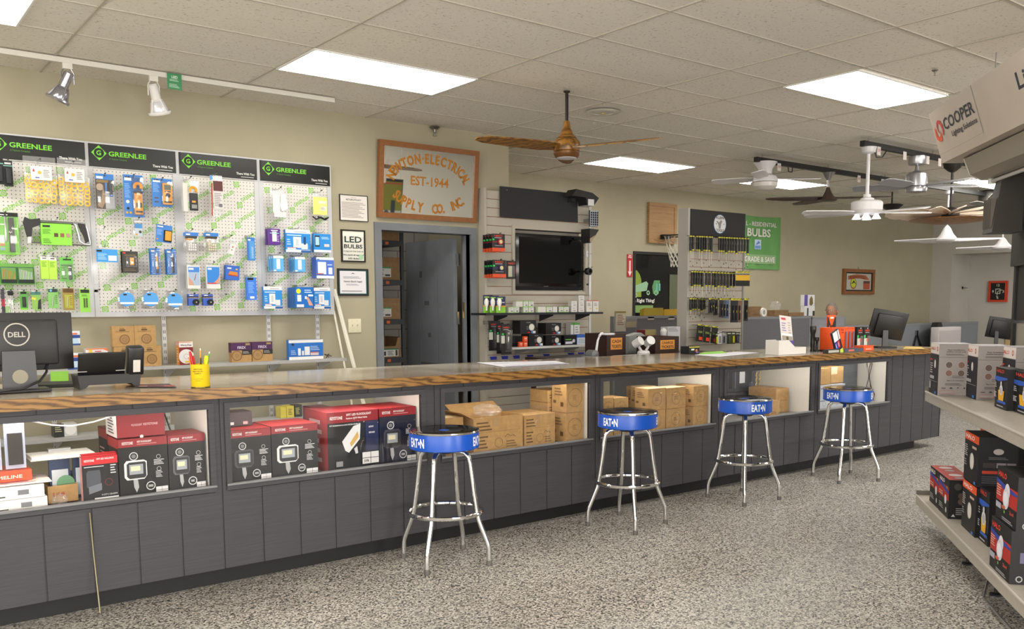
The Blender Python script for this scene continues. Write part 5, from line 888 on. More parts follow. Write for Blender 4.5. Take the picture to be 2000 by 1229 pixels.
x0, z0, x1, z1 = bb((1152, 411, 1168, 443), 6.8); b = MB(); b.box(x0, 6.8, z0, x1, 6.815, z1, M('1A1C22', .3), .003); b.face((x0, 6.8, z0), (x1-x0, 0, 0), (0, 0, z1-z0)).pr([('r', .03, .03, .97, .97, 'D0D4DC')]+[('r', .08+.22*i, .07+.145*j, .26+.22*i, .19+.145*j, '1C2238') for i in range(4) for j in range(6)]); b.box(x0+.02, 6.815, z0+.05, x0+.05, 6.917, z0+.08, STEEL); tag(b.build('solar_charger'), 'small solar panel between the two black floodlights', 'solar panel')
p = on(1149, 530, 1, 6.80); b = MB(); b.lathe([(.02, -.03), (.035, -.02), (.038, .02), (.03, .03), (.02, .03), (.018, 0), (0, 0)], BLACK, (0, 0, 0), 20, ax=1, cap=False).tube([(0, .02, 0), (0, .115, 0)], .008, BLACK, 8).tube([(.02, 0, .03), (.05, 0, .04), (.05, 0, .05)], .003, BLACK, 6); tag(b.build('round_lamp', None, p), 'small round black lamp clipped to the right post', 'lamp')
x0, z0, x1, z1 = bb((1150, 538, 1154, 577), 6.86); tag(MB().lathe([(.01, 0), (.012, .005), (.012, z1-z0-.005), (.01, z1-z0)], M('D8D8DC', .4), ((x0+x1)/2, 6.86, z0), 12).box((x0+x1)/2-.005, 6.86, z0+.1, (x0+x1)/2+.005, 6.925, z0+.12, STEEL).build('white_tube_lamp'), 'slim white tube lamp hanging below the round black lamp', 'lamp')
for k, py in enumerate((463, 496)): p = on(1147, py, 1, 6.9); tag(MB().box(-.012, 0, -.03, .012, .03, .03, M('D0D0D4', .3)).tube([(0, 0, 0), (.04, -.03, .0), (.05, -.03, .01)], .003, STEEL, 6).build('white_clip', None, p), ('upper', 'lower')[k]+' white clip with hook beside the television', 'clip')
# slatwall shelves and goods
a_, b_ = at(949, 612, 6.66), at(1178, 612, 6.66); SH1 = a_[1]
e = empty('slatwall_shelf', (a_[0], 6.66, SH1-.02), 'black upper slatwall shelf under the television', 'shelf'); MB().box(0, 0, 0, b_[0]-a_[0], .245, .02, M('1E2026', .5)).build('board', e)
for u in (.2, .62, .98): MB().prism([(.245, -.07), (.245, 0), (.03, 0), (.03, -.012)], u*1.3, u*1.3+.004, M('2A2A2E', .5), ax=0).build('bracket', e)
a_, b_ = at(1000, 679, 6.66), at(1160, 679, 6.66); SH2 = a_[1]
e = empty('slatwall_shelf', (a_[0], 6.66, SH2-.02), 'white lower slatwall shelf holding black lamp boxes', 'shelf'); MB().box(0, 0, 0, b_[0]-a_[0], .245, .02, M('C8C8C4', .5)).build('board', e)
for u in (.18, .42, .7): MB().prism([(.245, -.07), (.245, 0), (.03, 0), (.03, -.012)], u*1.2, u*1.2+.004, M('8A8A8E', .5), ax=0).build('bracket', e)
W2 = M('D4D2CE', .5); GE = [('r', 0, .92, 1, 1, '8CCB50'), ('r', 0, 0, 1, .08, '8CCB50'), ('r', 0, 0, .08, 1, '8CCB50'), ('l', .25, .55, .8, .8, 2, 'A8A8B8'), ('r', .4, .2, .8, .36, '6A6480')]
YS = 6.70
h1 = at(1000, 598.5, YS)[1]-at(1000, 610, YS)[1]
def gb(x0, x1, row, lab, pr=GE, n=1, hh=h1, left=(('r', 0, 0, 1, 1, 'B8B6B0'),)):
    X0, X1 = at(x0, 604, YS)[0], at(x1, 604, YS)[0]
    tag(carton_mb(X1-X0, .05, hh*n-.001, W2, pr, left=left).build('bulb_box', None, (X0, YS, SH1+.001+h1*row)), lab, 'bulb box', 'small bulb boxes on the black shelf')
for i, (a, b) in enumerate(((993, 1003.4), (1003.8, 1014), (1022, 1031.5), (1032, 1042.5), (1067, 1078.5), (1091, 1100.5), (1101, 1111))): gb(a, b, 0, 'white box with green edges, lower row on the black shelf')
gb(1049, 1066, 0, 'plain sided white box between green edged boxes, lower row', [('r', 0, 0, .12, 1, '8CCB50')]); gb(1080, 1090, 0, 'plain grey sided box right of centre, lower row', [('r', .85, 0, 1, 1, '22262A')])
for i, (a, b) in enumerate(((1022, 1031.5), (1032, 1042.5))): gb(a, b, 1, 'white box with green edges, upper row left')
gb(1008, 1021, 1, 'plain sided white box, upper row left', [('r', 0, .9, 1, 1, 'A8D080')])
for i, (a, b) in enumerate(((1078, 1087.5), (1088, 1098))): gb(a, b, 1, 'white box with green edges, upper row right') if 0 else None
WH = [('l', .2, .5, .8, .8, 2, 'A8A8B0'), ('r', .3, .2, .8, .3, '6A6480')]
for a, b, n, l in ((1116, 1127, 2, 'white box of the two-high stack'), (1130, 1141, 3, 'white box of the three-high stack')):
    for r in range(n): gb(a, b, r, l+', '+('bottom', 'middle' if n == 3 else 'top', 'top')[r], WH)
RDX = [('r', .0, .94, 1, 1, 'C85050'), ('l', .2, .5, .8, .8, 3, '7A7A86'), ('r', .5, .25, .8, .33, 'D8A840')]
gb(1145.5, 1156.5, 0, 'taller white box with red top, left one at the shelf end', RDX, 1, h1*2.1); gb(1158, 1169, 0, 'taller white box with red top, right one at the shelf end', RDX, 1, h1*2.1)
for k in range(3):
    x0, z0, x1, z1 = bb((969-7*k, 577-1.5*k, 988-7*k, 609), 6.69+.0*k); b = MB(); b.box(0, 0, 0, x1-x0-.005, .004, z1-z0, M('283058', .4)); b.face((0, 0, 0), (x1-x0-.005, 0, 0), (0, 0, z1-z0)).pr([('r', 0, 0, 1, .36, '8CCB40'), ('r', 0, .36, 1, .44, 'E09A40'), ('r', .2, .6, .9, .66, 'C8D0E0'), ('r', .1, .84, .7, .92, '9CC860')])
    o = tag(b.build('bulb_card', None, (x0, 6.69+.045*k, SH1+.002)), 'blue and green light bulb card, '+ORD[k]+' at the left of the black shelf', 'bulb pack', 'bulb cards on the black shelf')
    MB().lathe([(.008, .02), (.01, .05), (.022, .08), (.022, .11), (.012, .13), (0, .135)], WHITE, ((x1-x0)*.25, -.012, .0), 16, cap=True).build('bulb', o)
def lampbox(box, lab, Y=6.69, d=.12, over=None, pr=None, col=None, nm='lamp_box'): return carton(nm, lab, 'box', box, Y, d, col or M('16151A', .35), pr or [('c', .72, .5, .26, 'D8D4CC'), ('o', .72, .5, .2, .22, 'A8A49C'), ('t', .4, .82, .08, 'FLUX', '9A9A9E', .25), ('l', .38, .3, .55, .6, 3, '6A6A6E'), ('r', .45, .06, .62, .16, 'B02020'), ('r', .68, .04, .95, .22, 'D0D4DC'), ('r', .68, .04, .78, .22, '3A80C8')], base=SH2+.001 if over is None else over, group='black lamp boxes on the white shelf')
k1 = lampbox((1033, 653, 1061, 677), 'black box picturing a white round lamp, lower left on the white shelf'); hz = max(v.co.z for v in k1.data.vertices)
lampbox((1016, 626, 1047, 652), 'black box picturing a white round lamp, topmost at left', over=SH2+.003+hz)
lampbox((1066, 655, 1096, 675), 'black box with tilted lamp picture, under its twin'); k3 = max(v.co.z for v in bpy.data.objects['lamp_box.007'].data.vertices) if 0 else hz*.82
lampbox((1066, 633, 1096, 655), 'black box with tilted lamp picture, on top of its twin', over=SH2+.004+hz*.9)
lampbox((1102, 655, 1125, 674), 'black box with green and white print beside the blue one', pr=[('r', .1, .5, .6, .6, '6AB848'), ('r', .1, .1, .7, .35, 'C8C8D8'), ('c', .8, .4, .18, 'C8C4D0')], d=.1)
lampbox((1127, 655, 1149, 674), 'blue and white box at the right end of the white shelf', pr=[('r', 0, 0, 1, .7, 'C8D0DC'), ('r', 0, .7, 1, 1, '2C62B8'), ('l', .1, .1, .9, .6, 3, '9AA8BC')], col='2C62B8')
lampbox((1117, 632, 1133, 654), 'white box with green flaps standing behind the black and green box', Y=6.80, over=SH2+.001+.0, pr=[('r', 0, .85, 1, 1, '5AA048'), ('r', .3, 0, .36, 1, '2A2C30'), ('l', .5, .2, .9, .7, 3, '8A8A90')], col=W2, d=.08) if 0 else lampbox((1115, 632, 1132, 673), 'tall white box with green flaps behind the black and green box', Y=6.82, pr=[('r', 0, .9, 1, 1, '5AA048'), ('r', .3, 0, .36, 1, '2A2C30'), ('l', .5, .5, .9, .85, 3, '8A8A90')], col=W2, d=.08)
lampbox((1000, 658, 1022, 678), 'long black box behind the small orange boxes', Y=6.76, pr=[('r', .1, .4, .9, .44, '3A3A3E')], d=.1)
for k, (bx, l) in enumerate((((1014, 669, 1022, 678), 'small orange box, left one on the white shelf'), ((1023, 669, 1031, 678), 'small orange box, bottom right of three'), ((1023, 659, 1031, 668.5), 'small orange box, top right of three'))):
    x0, z0, x1, z1 = bb(bx, 6.665); tag(carton_mb(x1-x0-.002, .02, .048, M('DD4E24', .4), [('r', .2, .55, .8, .7, 'E8D8D0'), ('l', .2, .2, .8, .45, 2, 'E8B8A0')]).build('orange_box', None, (x0, 6.665, SH2+.001+(.05 if k == 2 else 0))), l, 'box', 'small orange boxes')
for k, (bx, Y) in enumerate((((979, 633, 999, 693), 6.62), ((970, 631, 984, 691), 6.68), ((955, 627, 977, 685), 6.76))):
    hung(bx, 'flashlight_card', ('front', 'middle', 'rear')[k]+' tall black and white flashlight card left of the white shelf', 'flashlight pack', NE, [('t', .18, .86, .05, 'NEBO', 'D84A30', .62), ('r', 0, .37, .34, .62, 'C8C8BE'), ('r', .05, .64, .25, .7, '35C45A'), ('r', .2, .81, .7, .825, 'B8B8B8')], [('flashlight', [('b', .46, .16, .72, .66, 0, .026, M('6E6C68', .25, .8)), ('b', .42, .6, .78, .74, 0, .032, M('6E6C68', .25, .8))]), ('blister', [('b', .38, .1, .86, .8, 0, .04, CLEAR)])], Y=Y, board=SYF)
for k, px in enumerate((958, 980, 1003, 1030, 1062, 1110, 1130)): x = at(px, 708, 6.92)[0]; tag(MB().box(x, 6.915, .955, x+.07, 6.919, .985, M('2A30A0', .4)).box(x, 6.919, .975, x+.07, 6.932, .985, M('2A30A0', .4)).build('price_strip'), 'blue price strip along the bottom of the slatwall, '+ORD[k]+' from the left', 'price strip', 'blue price strips')
# ---------------- tool rack with screwdrivers ----------------
KX0, KX1, KY, KZ = 7.125, 8.04, 6.5, 2.47
e = empty('tool_rack', (KX0, KY, 0), 'tall beige slatted tool rack hung with screwdrivers', 'display rack'); o_ = Matrix.Translation((-KX0, -KY, 0))
s = MB(); s.T = o_; s.box(KX0+.02, KY+.01, .2, KX1, KY+.02, KZ, '8A5A3A'); z = KZ-.27
while z > .3: s.box(KX0+.02, KY, z-.078, KX1-.01, KY+.0105, z, SB); z -= .0835
s.build('slatted_panel', e); s = MB(); s.T = o_; s.box(KX0-.01, KY-.01, .0, KX0+.02, KY+.13, KZ+.01, M('AFAAA4', .5)).box(KX1-.015, KY-.01, 0, KX1+.01, KY+.13, KZ, M('8A8680', .5)).build('side_post', e)
s = MB(); s.T = o_; s.box(KX0+.02, KY-.02, KZ-.27, KX1-.005, KY, KZ, M('201F21', .6)); zc = KZ-.135
s.face((KX0+.02, KY-.02, KZ-.27), (KX1-KX0-.025, 0, 0), (0, 0, .27)).pr([('c', .52, .5, .37, 'DADADA'), ('o', .52, .5, .36, .385, '3A6A9A'), ('t', .52, .70, .1, 'KLEIN', '1A1A1A', .14, 'C'), ('t', .52, .2, .1, 'TOOLS', '1A1A1A', .14, 'C'), ('p', [(.5, .32), (.53, .32), (.54, .5), (.56, .62), (.53, .66), (.5, .55), (.47, .62), (.45, .6), (.49, .48)], '8A8A8A'), ('r', .44, .49, .46, .52, '5A5A5A'), ('r', .58, .49, .6, .52, '5A5A5A')]).build('header_sign', e)
def driver(hl, sl, r=.014, wide=False):
    b = MB(); b.lathe([(.006, 0), (r, -.006), (r*1.05, -.03), (r*.85, -hl*.45), (r, -hl*.55), (r*.95, -hl*.9), (r*.7, -hl)], M('141414', .45), n=10)
    b.lathe([(r*1.06, -.008), (r*1.1, -.014), (r*1.06, -.02)], M('C9C23A', .4), n=10, cap=False).lathe([(r*.9, -hl*.96), (r*.95, -hl*1.0), (r*.6, -hl*1.05)], M('C9C23A', .4), n=10)
    o = b.build('screwdriver'); MB().tube([(0, 0, -hl), (0, 0, -hl-sl)], .0035, M('C8C4BC', .25, .9), 6).box(-.005, -.001, -hl-sl-.012, .005, .001, -hl-sl, '2A2A2A').build('shaft', o); return o
def label_card(w, h):
    b = MB(); b.box(-w/2, -.002, -h, w/2, .002, 0, M('8A8A8E', .3)); b.face((-w/2, -.002, -h), (w, 0, 0), (0, 0, h)).pr([('r', 0, .88, 1, 1, 'C9C23A'), ('r', .1, .1, .9, .8, '3A3A3E')]); return b
rnd = random.Random(5)
rows = [('top', 459, 488, 512, [1349, 1354, 1362, 1366.5, 1371, 1375.5, 1380, 1386, 1390, 1405, 1409.5, 1414, 1419, 1424, 1429, 1434, 1439, 1444.5, 1450, 1455.5, 1461]),
        ('second', 528, 557, 574, [1352, 1357, 1362, 1367, 1372, 1380, 1386, 1393, 1398, 1404, 1410, 1416, 1422, 1428, 1434]),
        ('third', 581, 604, 618, [1349, 1354, 1359, 1366, 1371, 1376])]
for nm, t0, t1, t2, xs in rows:
    src = None; grp = 'black handled screwdrivers on the %s row' % nm
    for i, px in enumerate(xs):
        Y = 6.445-.16*(px-1349)/112+.02*((i*7) % 3)/2; sl_ = (1+.25*((i*5) % 3-1)); dy = (px-1349)/112*5
        x, zt = at(px, t0+dy, Y); hl = (zt-at(px, t1+dy, Y)[1])*(1 if i % 4 else 1.12); sl = max(.03, (at(px, t1, Y)[1]-at(px, t2, Y)[1])*sl_)
        o = driver(hl, sl, .0135); o.location = (x, Y, zt); tag(o, 'black handled screwdriver with yellow collars on the %s row of the tool rack' % nm, 'screwdriver', grp)
        hk_ = MB().tube([(x, KY, zt-.004), (x, Y-.03, zt-.006), (x, Y-.036, zt+.004)], .0028, BLACK, 6).build('rack_hook'); tag(hk_, 'black hook carrying a screwdriver on the %s row of the tool rack' % nm, 'hook', 'black hooks of the %s rack row' % nm)
for i, px in enumerate((1440, 1446, 1455, 1463)):
    x0, z0, x1, z1 = bb((px-4, 530, px+5, 559), 6.24); b = label_card(x1-x0, z1-z0); b.face((-(x1-x0)/2, -.002, -(z1-z0)), (x1-x0, 0, 0), (0, 0, z1-z0)); b.lay = 4; b.pr([('r', 0, .35, 1, .75, 'D8AC2C'), ('r', 0, 0, 1, .38, '161616')])
    tag(b.build('bit_pack', None, ((x0+x1)/2, 6.24+.01*i, z1)), 'yellow and black tool pack ending the second rack row, '+ORD[i]+' from left', 'tool pack', 'yellow and black packs on the tool rack')
for i, (px, y1, c) in enumerate(((1385, 612, '2B2B2D'), (1391, 610, '3A3A3A'), (1398, 616, '232325'), (1406, 620, '2E2E30'), (1413, 621, '4A5060'), (1420, 622, '5A6A8A'), (1428, 630, '26262C'), (1436, 630, '2A2A32'), (1444, 630, '7A5A4C'), (1454, 627, '1E1E20'))):
    x0, z0, x1, z1 = bb((px-4, 583, px+4, y1), 6.26); b = MB(); b.box(-(x1-x0)/2, -.002, z0-z1, (x1-x0)/2, .002, 0, M(c, .3)); b.box(-.006, -.014, (z0-z1)*.9, .006, -.002, (z0-z1)*.3, M('121212', .4)).box(-.003, -.008, (z0-z1)*.6, .003, -.0142, (z0-z1)*.5, M('C9C23A', .4)); b.face((-(x1-x0)/2, -.002, z0-z1), (x1-x0, 0, 0), (0, 0, z1-z0)).pr([('r', 0, .92, 1, 1, 'C9C23A')])
    tag(b.build('tool_pack', None, ((x0+x1)/2, 6.24+.012*(i % 3), z1)), 'dark carded hand tool on the third rack row, %s from the left' % ORD[i], 'tool pack', 'dark carded tools on the third rack row')

for i, px in enumerate((1368, 1379, 1391)):
    x0, z0, x1, z1 = bb((px-6, 634, px+6, 667), 6.38); b = MB(); b.box(-(x1-x0)/2, -.002, z0-z1, (x1-x0)/2, .002, 0, M('232420', .4)); b.face((-(x1-x0)/2, -.002, z0-z1), (x1-x0, 0, 0), (0, 0, z1-z0)).pr([('r', 0, .93, 1, 1, 'C9C23A'), ('r', .2, .5, .9, .62, '6A7A3A'), ('r', .4, .08, .95, .28, 'E04A20')])
    o = tag(b.build('strap_pack', None, ((x0+x1)/2, 6.38-.02*i, z1-.01*i), 0), 'dark tool card with orange block, '+('left', 'middle', 'right')[i]+' of three on the lower rack row', 'tool pack', 'orange marked tool cards'); o.rotation_euler[1] = .12
for i, (px, w_, y0, y1, c, c2) in enumerate(((1404, 8, 648, 672, 'C8C8CC', '7A7A80'), (1399, 5, 650, 673, '2A2A20', 'D8D020'), (1414, 7, 649, 672, '8A8C90', '3A3A3E'), (1425, 8, 648, 672, '2A2C28', '4A5A3A'), (1434, 7, 648, 672, '3A3C20', 'D8D020'), (1443, 8, 649, 670, '222224', '5A5A60'))):
    x0, z0, x1, z1 = bb((px-w_/2, y0, px+w_/2, y1), 6.3); b = MB(); b.box(-(x1-x0)/2, -.002, z0-z1, (x1-x0)/2, .002, 0, M(c, .4)).box(-.008, -.012, (z0-z1)*.9, .008, -.002, (z0-z1)*.35, M(c2, .4)); b.face((-(x1-x0)/2, -.002, z0-z1), (x1-x0, 0, 0), (0, 0, z1-z0)).pr([('r', .1, .8, .9, .9, 'B8B8A8')])
    tag(b.build('tool_pack', None, ((x0+x1)/2, 6.29+.006*i, z1)), 'small tool card right of the orange marked cards, %s from the left' % ORD[i], 'tool pack', 'small tool cards on the lower rack row')
for o in [o for o in bpy.data.objects if o.get('group') in ('yellow and black packs on the tool rack', 'dark carded tools on the third rack row', 'orange marked tool cards', 'small tool cards on the lower rack row')]:
    x, y, z = o.location; hk_ = MB().tube([(x, KY, z-.006), (x, y-.03, z-.008), (x, y-.036, z+.002)], .0028, BLACK, 6).build('rack_hook'); tag(hk_, 'black hook through the top of a carded tool on the tool rack', 'hook', 'black hooks carrying carded tools')
# ---------------- far wall ----------------
x0, z0, x1, z1 = bb((1267, 397, 1321, 476), 8.86); w, h = x1-x0, z1-z0
e = empty('basketball_hoop', (x0, 8.86, z0), 'mini basketball hoop with wooden backboard and white net on the far wall', 'basketball hoop')
b = MB(); b.box(0, 0, 0, w, .035, h, PINE, .003)
for k in range(5): b.box(.05, -.004, .05+k*(h-.1)/5+.002, w-.05, 0, .05+(k+1)*(h-.1)/5-.002, PINE2)
b.box(0, -.012, 0, .05, 0, h, PINE2).box(w-.05, -.012, 0, w, 0, h, PINE2).box(.05, -.012, 0, w-.05, 0, .05, PINE).box(.05, -.012, h-.05, w-.05, 0, h, PINE2).build('backboard', e)
zr = at(1300, 459, 8.55)[1]-z0; cxr, cyr, rr = w*.5, -.29, .19
MB().tube([(cxr+rr*math.cos(R(9*i)), cyr+rr*math.sin(R(9*i)), zr) for i in range(40)], .009, BLACK, 8, True).box(cxr-.05, -.11, zr-.03, cxr+.05, -.005, zr+.03, BLACK).build('rim', e)
nt = MB()
def npt(a, t): r = (rr-.005)*(1-.5*min(1, t*1.1)) if t < .8 else (rr-.005)*.5*(1+.1*(t-.8)); return (cxr+r*math.cos(a), cyr+r*math.sin(a), zr-.42*t)
for k in range(12):
    a0 = 2*math.pi*k/12
    for sg_ in (1, -1):
        nt.tube([npt(a0+(0 if t < .35 else sg_*(t-.35)*3.2*.62), t) for t in [q/12 for q in range(13)]], .005, 'D6D2C6', 5)
nt.build('net', e)
x0, z0, x1, z1 = bb((1225, 497, 1235, 541), 8.89); b = MB(); b.box(x0, 8.888, z0, x1, 8.894, z1, 'B8202A'); b.face((x0, 8.888, z0), (x1-x0, 0, 0), (0, 0, z1-z0)).pr([('t', .15, .84, .07, 'FIRE', 'F0E8E8', .7), ('p', [(.35, .72), (.65, .72), (.65, .22), (.9, .26), (.5, .03), (.1, .26), (.35, .22)], 'ECE4E2'), ('l', .45, .25, .56, .7, 12, 'B84048'), ('p', [(.1, .97), (.9, .97), (.5, .92)], 'ECE4E2')])
tag(b.build('fire_extinguisher_sign'), 'narrow red sign with white downward arrow beside the dark window', 'sign')
x0, z0, x1, z1 = bb((1440, 421, 1524, 526), 8.87); w, h = x1-x0, z1-z0; b = MB(); GB = noisy('green_banner', '5E9654', '6BA45E', 4, .45); n = 20
vs = [(w*i/n, -.012*math.sin(i*1.1)*(1-j), h*j-(.02*math.sin(math.pi*i/n) if j else 0)) for i in range(n+1) for j in (0, 1)]
b.add(vs+[(a, c+.003, d) for a, c, d in vs], [(2*i, 2*i+2, 2*i+3, 2*i+1) for i in range(n)]+[(2*(n+1)+2*i, 2*(n+1)+2*i+1, 2*(n+1)+2*i+3, 2*(n+1)+2*i+2) for i in range(n)]+[(2*i+1, 2*i+3, 2*(n+1)+2*i+3, 2*(n+1)+2*i+1) for i in range(n)]+[(2*i, 2*(n+1)+2*i, 2*(n+1)+2*i+2, 2*i+2) for i in range(n)], GB, True)
b.face((0, -.016, 0), (w, 0, 0), (0, 0, h)).pr([('r', .0, .1, .88, .27, '8DAE7E'), ('t', .17, .80, .075, 'L - RESIDENTIAL', 'E2E0DA', .71), ('t', .2, .61, .14, 'BULBS', 'E8E6E0', .54), ('r', .37, .37, .52, .55, 'C0D2E8'), ('r', .38, .38, .51, .44, '6E96CC'), ('p', [(.39, .45), (.46, .53), (.5, .49), (.44, .46)], '5A86C8'), ('t', .15, .14, .09, 'GRADE & SAVE', 'E8E6E0', .7)])
tag(b.build('green_banner', None, (x0, 8.87, z0)), 'green light bulb banner hanging behind the tool rack', 'banner')
x0, z0, x1, z1 = bb((1647, 526, 1707, 575), 8.87); w, h = x1-x0, z1-z0; e = empty('wall_picture', (x0, 8.87, z0), 'wood framed picture with green and orange emblem on the far wall', 'picture'); t = .055
MB().box(0, -.02, 0, w, .028, t, FRAMEW).box(0, -.02, h-t, w, .028, h, FRAMEW).box(0, -.02, t, t, .028, h-t, FRAMEW).box(w-t, -.02, t, w, .028, h-t, FRAMEW).build('frame', e)
b = MB(); b.box(t, .0, t, w-t, .02, h-t, '1E2A26'); b.face((t, 0, t), (w-2*t, 0, 0), (0, 0, h-2*t)).pr([('r', .05, .07, .95, .93, 'B8B4A8'), ('c', .3, .4, .3, 'A0603C'), ('c', .3, .42, .24, 'B8C838'), ('p', [(.1, .6), (.1, .8), (.4, .9), (.75, .85), (.88, .6), (.7, .62), (.45, .72), (.25, .62)], 'A8603A'), ('p', [(.2, .35), (.32, .45), (.42, .35), (.34, .5), (.3, .58), (.27, .48)], '2C3A20'), ('r', .66, .1, .9, .42, 'A85034'), ('r', .66, .42, .9, .55, '5A3A38'), ('l', .15, .66, .8, .82, 2, '6A3420')]); b.build('emblem_print', e)
MB().tube([(w*.5-.02, .02, h), (w*.5, .025, h+.05), (w*.5+.02, .02, h)], .003, STEEL, 5).build('hanger', e)
q = on(1931, 549, 0, xj-.04), on(1966, 590, 0, xj-.04); b_ = MB(); yA, yB = q[0].y, q[1].y; zA, zB = q[1].z, q[0].z
e = empty('wall_clock', (xj-.02, yA, zA), 'square clock with orange frame and black face on the far white wall', 'clock'); w, h = abs(yA-yB), zB-zA; CO = M('C8442A', .4)
MB().box(-.03, -w, 0, .018, 0, .04, CO).box(-.03, -w, h-.04, .018, 0, h, CO).box(-.03, -.04, .04, .018, 0, h-.04, CO).box(-.03, -w, .04, .018, -w+.04, h-.04, CO).build('frame', e)
b = MB(); b.box(-.005, -w+.04, .04, .01, -.04, h-.04, '161616'); b.face((-.005, -.04, .04), (0, -w+.08, 0), (0, 0, h-.08)).pr([('t', .5, .8, .13, '12', 'D8D8C8', .2, 'C'), ('t', .1, .42, .15, '9', 'D8D8C8', .12), ('t', .8, .42, .15, '3', 'D8D8C8', .12), ('t', .5, .06, .15, '6', 'D8D8C8', .12, 'C'), ('r', .33, .36, .67, .4, 'D8D8C8'), ('r', .33, .62, .67, .66, 'D8D8C8'), ('r', .33, .36, .37, .66, 'D8D8C8'), ('r', .63, .36, .67, .66, 'D8D8C8')]); b.build('dial', e)
MB().tube([(-.012, -w/2, h/2), (-.012, -w/2-.08, h/2+.03)], .005, WHITE, 5).tube([(-.012, -w/2, h/2), (-.012, -w/2+.02, h/2-.11)], .004, WHITE, 5).build('hand', e)
p = on(1883, 562, 1, yj-.03); tag(MB().lathe([(.03, 0), (.035, -.03), (.02, -.04)], STEEL, (0, 0, 0), 12, ax=1).box(-.01, -.06, -.012, .09, -.04, .004, STEEL).build('door_handle_lever', None, (p.x, yj-.0, p.z)), 'dark lever handle on the recessed white wall', 'handle')
# ---------------- desks, low partitions ----------------
PG = noisy('partition_cloth', '66676B', '707176', 60, .9); PL = noisy('pale_partition_cloth', '8A8A90', '94949A', 60, .9); RAIL = M('86888C', .5)
def partition(xa, xb, Y, z0, z1, lab, mat, th=.05):
    e = empty('partition', (xa, Y, 0), lab, 'partition'); MB().box(0, 0, z0, xb-xa, th, z1-.03, mat).build('panel', e)
    MB().box(-.01, -.006, z1-.03, xb-xa+.01, th+.006, z1, RAIL).build('top_rail', e); MB().box(-.012, -.004, 0, .012, th+.004, z1-.03, RAIL).box(xb-xa-.012, -.004, 0, xb-xa+.012, th+.004, z1-.03, RAIL).build('post', e); return e
partition(7.10, 8.25, 7.6, .0, 1.333, 'grey cloth partition below the dark window, topped by yellow folders', PG)
partition(8.35, 10.47, 7.3, 0, 1.305, 'dark grey cloth partition carrying small cartons, right of the tool rack', PG)
partition(10.53, 11.3, 7.3, 0, 1.287, 'pale grey cloth partition hiding the seated man', PL)
xh = on(1652, 635, 1, 7.9).x
partition(11.95, 16.5, 7.9, 0, 1.13, 'long low blue grey partition before the white far wall', noisy('blue_grey_cloth', '7C8088', '868A92', 60, .9))
tag(MB().box(11.0, 6.3, .69, 15.4, 7.2, .72, M('5A5A5C', .5)).box(11.02, 6.32, 0, 11.06, 7.18, .69, RAIL).box(15.3, 6.32, 0, 15.34, 7.18, .69, RAIL).build('office_desk'), 'long grey desk in front of the low blue grey partition', 'desk')
e = empty('work_desk', (5.0, 5.75, 0), 'dark brown desk behind the counter holding the ticket boxes', 'desk'); DT = .995; MB().box(0, 0, DT-.03, 2.05, .8, DT, M('2A1C18', .4)).build('desk_top', e)
for u in (.03, 1.98): MB().box(u, .05, 0, u+.04, .75, DT-.03, M('2A1C18', .5)).build('leg', e)
def ticket(box, rb, Y, lab, txt, d):
    x0, z0, x1, z1 = bb(box, Y); w, h = x1-x0, z1-DT; bk, bs = M('2E1A14', .5), M('5A3226', .5); b = MB(); t = .01
    b.box(0, 0, 0, w, t, h, bk).box(0, d-t, 0, w, d, h, bk).box(0, t, 0, t, d-t, h, bk).box(w-t, t, 0, w, d-t, h, bs).box(t, t, 0, w-t, d-t, t, bk)
    o = tag(b.build('ticket_box', None, (x0, Y, DT+.001)), lab, 'box', 'brown ticket boxes'); b = MB(); b.box(w*.2, -.003, h*.32, w*.8, -.0005, h*.82, M('D08A3A', .6)); b.face((w*.2, -.003, h*.32), (w*.6, 0, 0), (0, 0, h*.5)).pr([('t', .5, .58, .26, txt, '201810', .8, 'C'), ('t', .5, .14, .26, 'TICKETS', '201810', .86, 'C')]); b.build('orange_label', o); return o
ticket((1185, 652, 1222, 692), None, 6.0, 'brown box labelled CASH TICKETS on the desk behind the counter', 'CASH', .3); ticket((1280, 658, 1326, 693), None, 5.9, 'brown box labelled CHARGE TICKETS beside the tool rack', 'CHARGE', .25)
# twin head emergency light
p = on(1257, 684, 1, 5.86); e = empty('emergency_light', (p.x, 5.86, DT+.001), 'white twin-head emergency light between the two ticket boxes', 'emergency light'); WG = M('D2D2D2', .4)
MB().lathe([(.055, 0), (.06, .01), (.06, .03), (.055, .032), (.06, .036), (.05, .055), (0, .06)], WG, n=24, cap=False).build('base', e)
for s_ in (-1, 1):
    MB().tube([(s_*.03, 0, .055), (s_*.055, 0, .085), (s_*.065, 0, .11)], .012, WG, 10).build('arm', e)
    rt = Matrix.Rotation(R(62), 3, 'X') @ Matrix.Rotation(R(0), 3, 'Z'); rt = Matrix.Rotation(R(s_*-14), 3, 'Z') @ rt
    MB().lathe([(.02, -.05), (.036, -.045), (.042, .03), (.044, .034)], WG, (s_*.072, 0, .135), 20, rot=rt).lathe([(.038, .0345), (.03, .03), (0, .028)], M('A8A8AC', .2), (s_*.072, 0, .135), 20, rot=rt, cap=False).lathe([(.044, .034), (.042, .038), (.038, .035)], WHITE, (s_*.072, 0, .135), 20, rot=rt, cap=False).build('lamp_head', e)
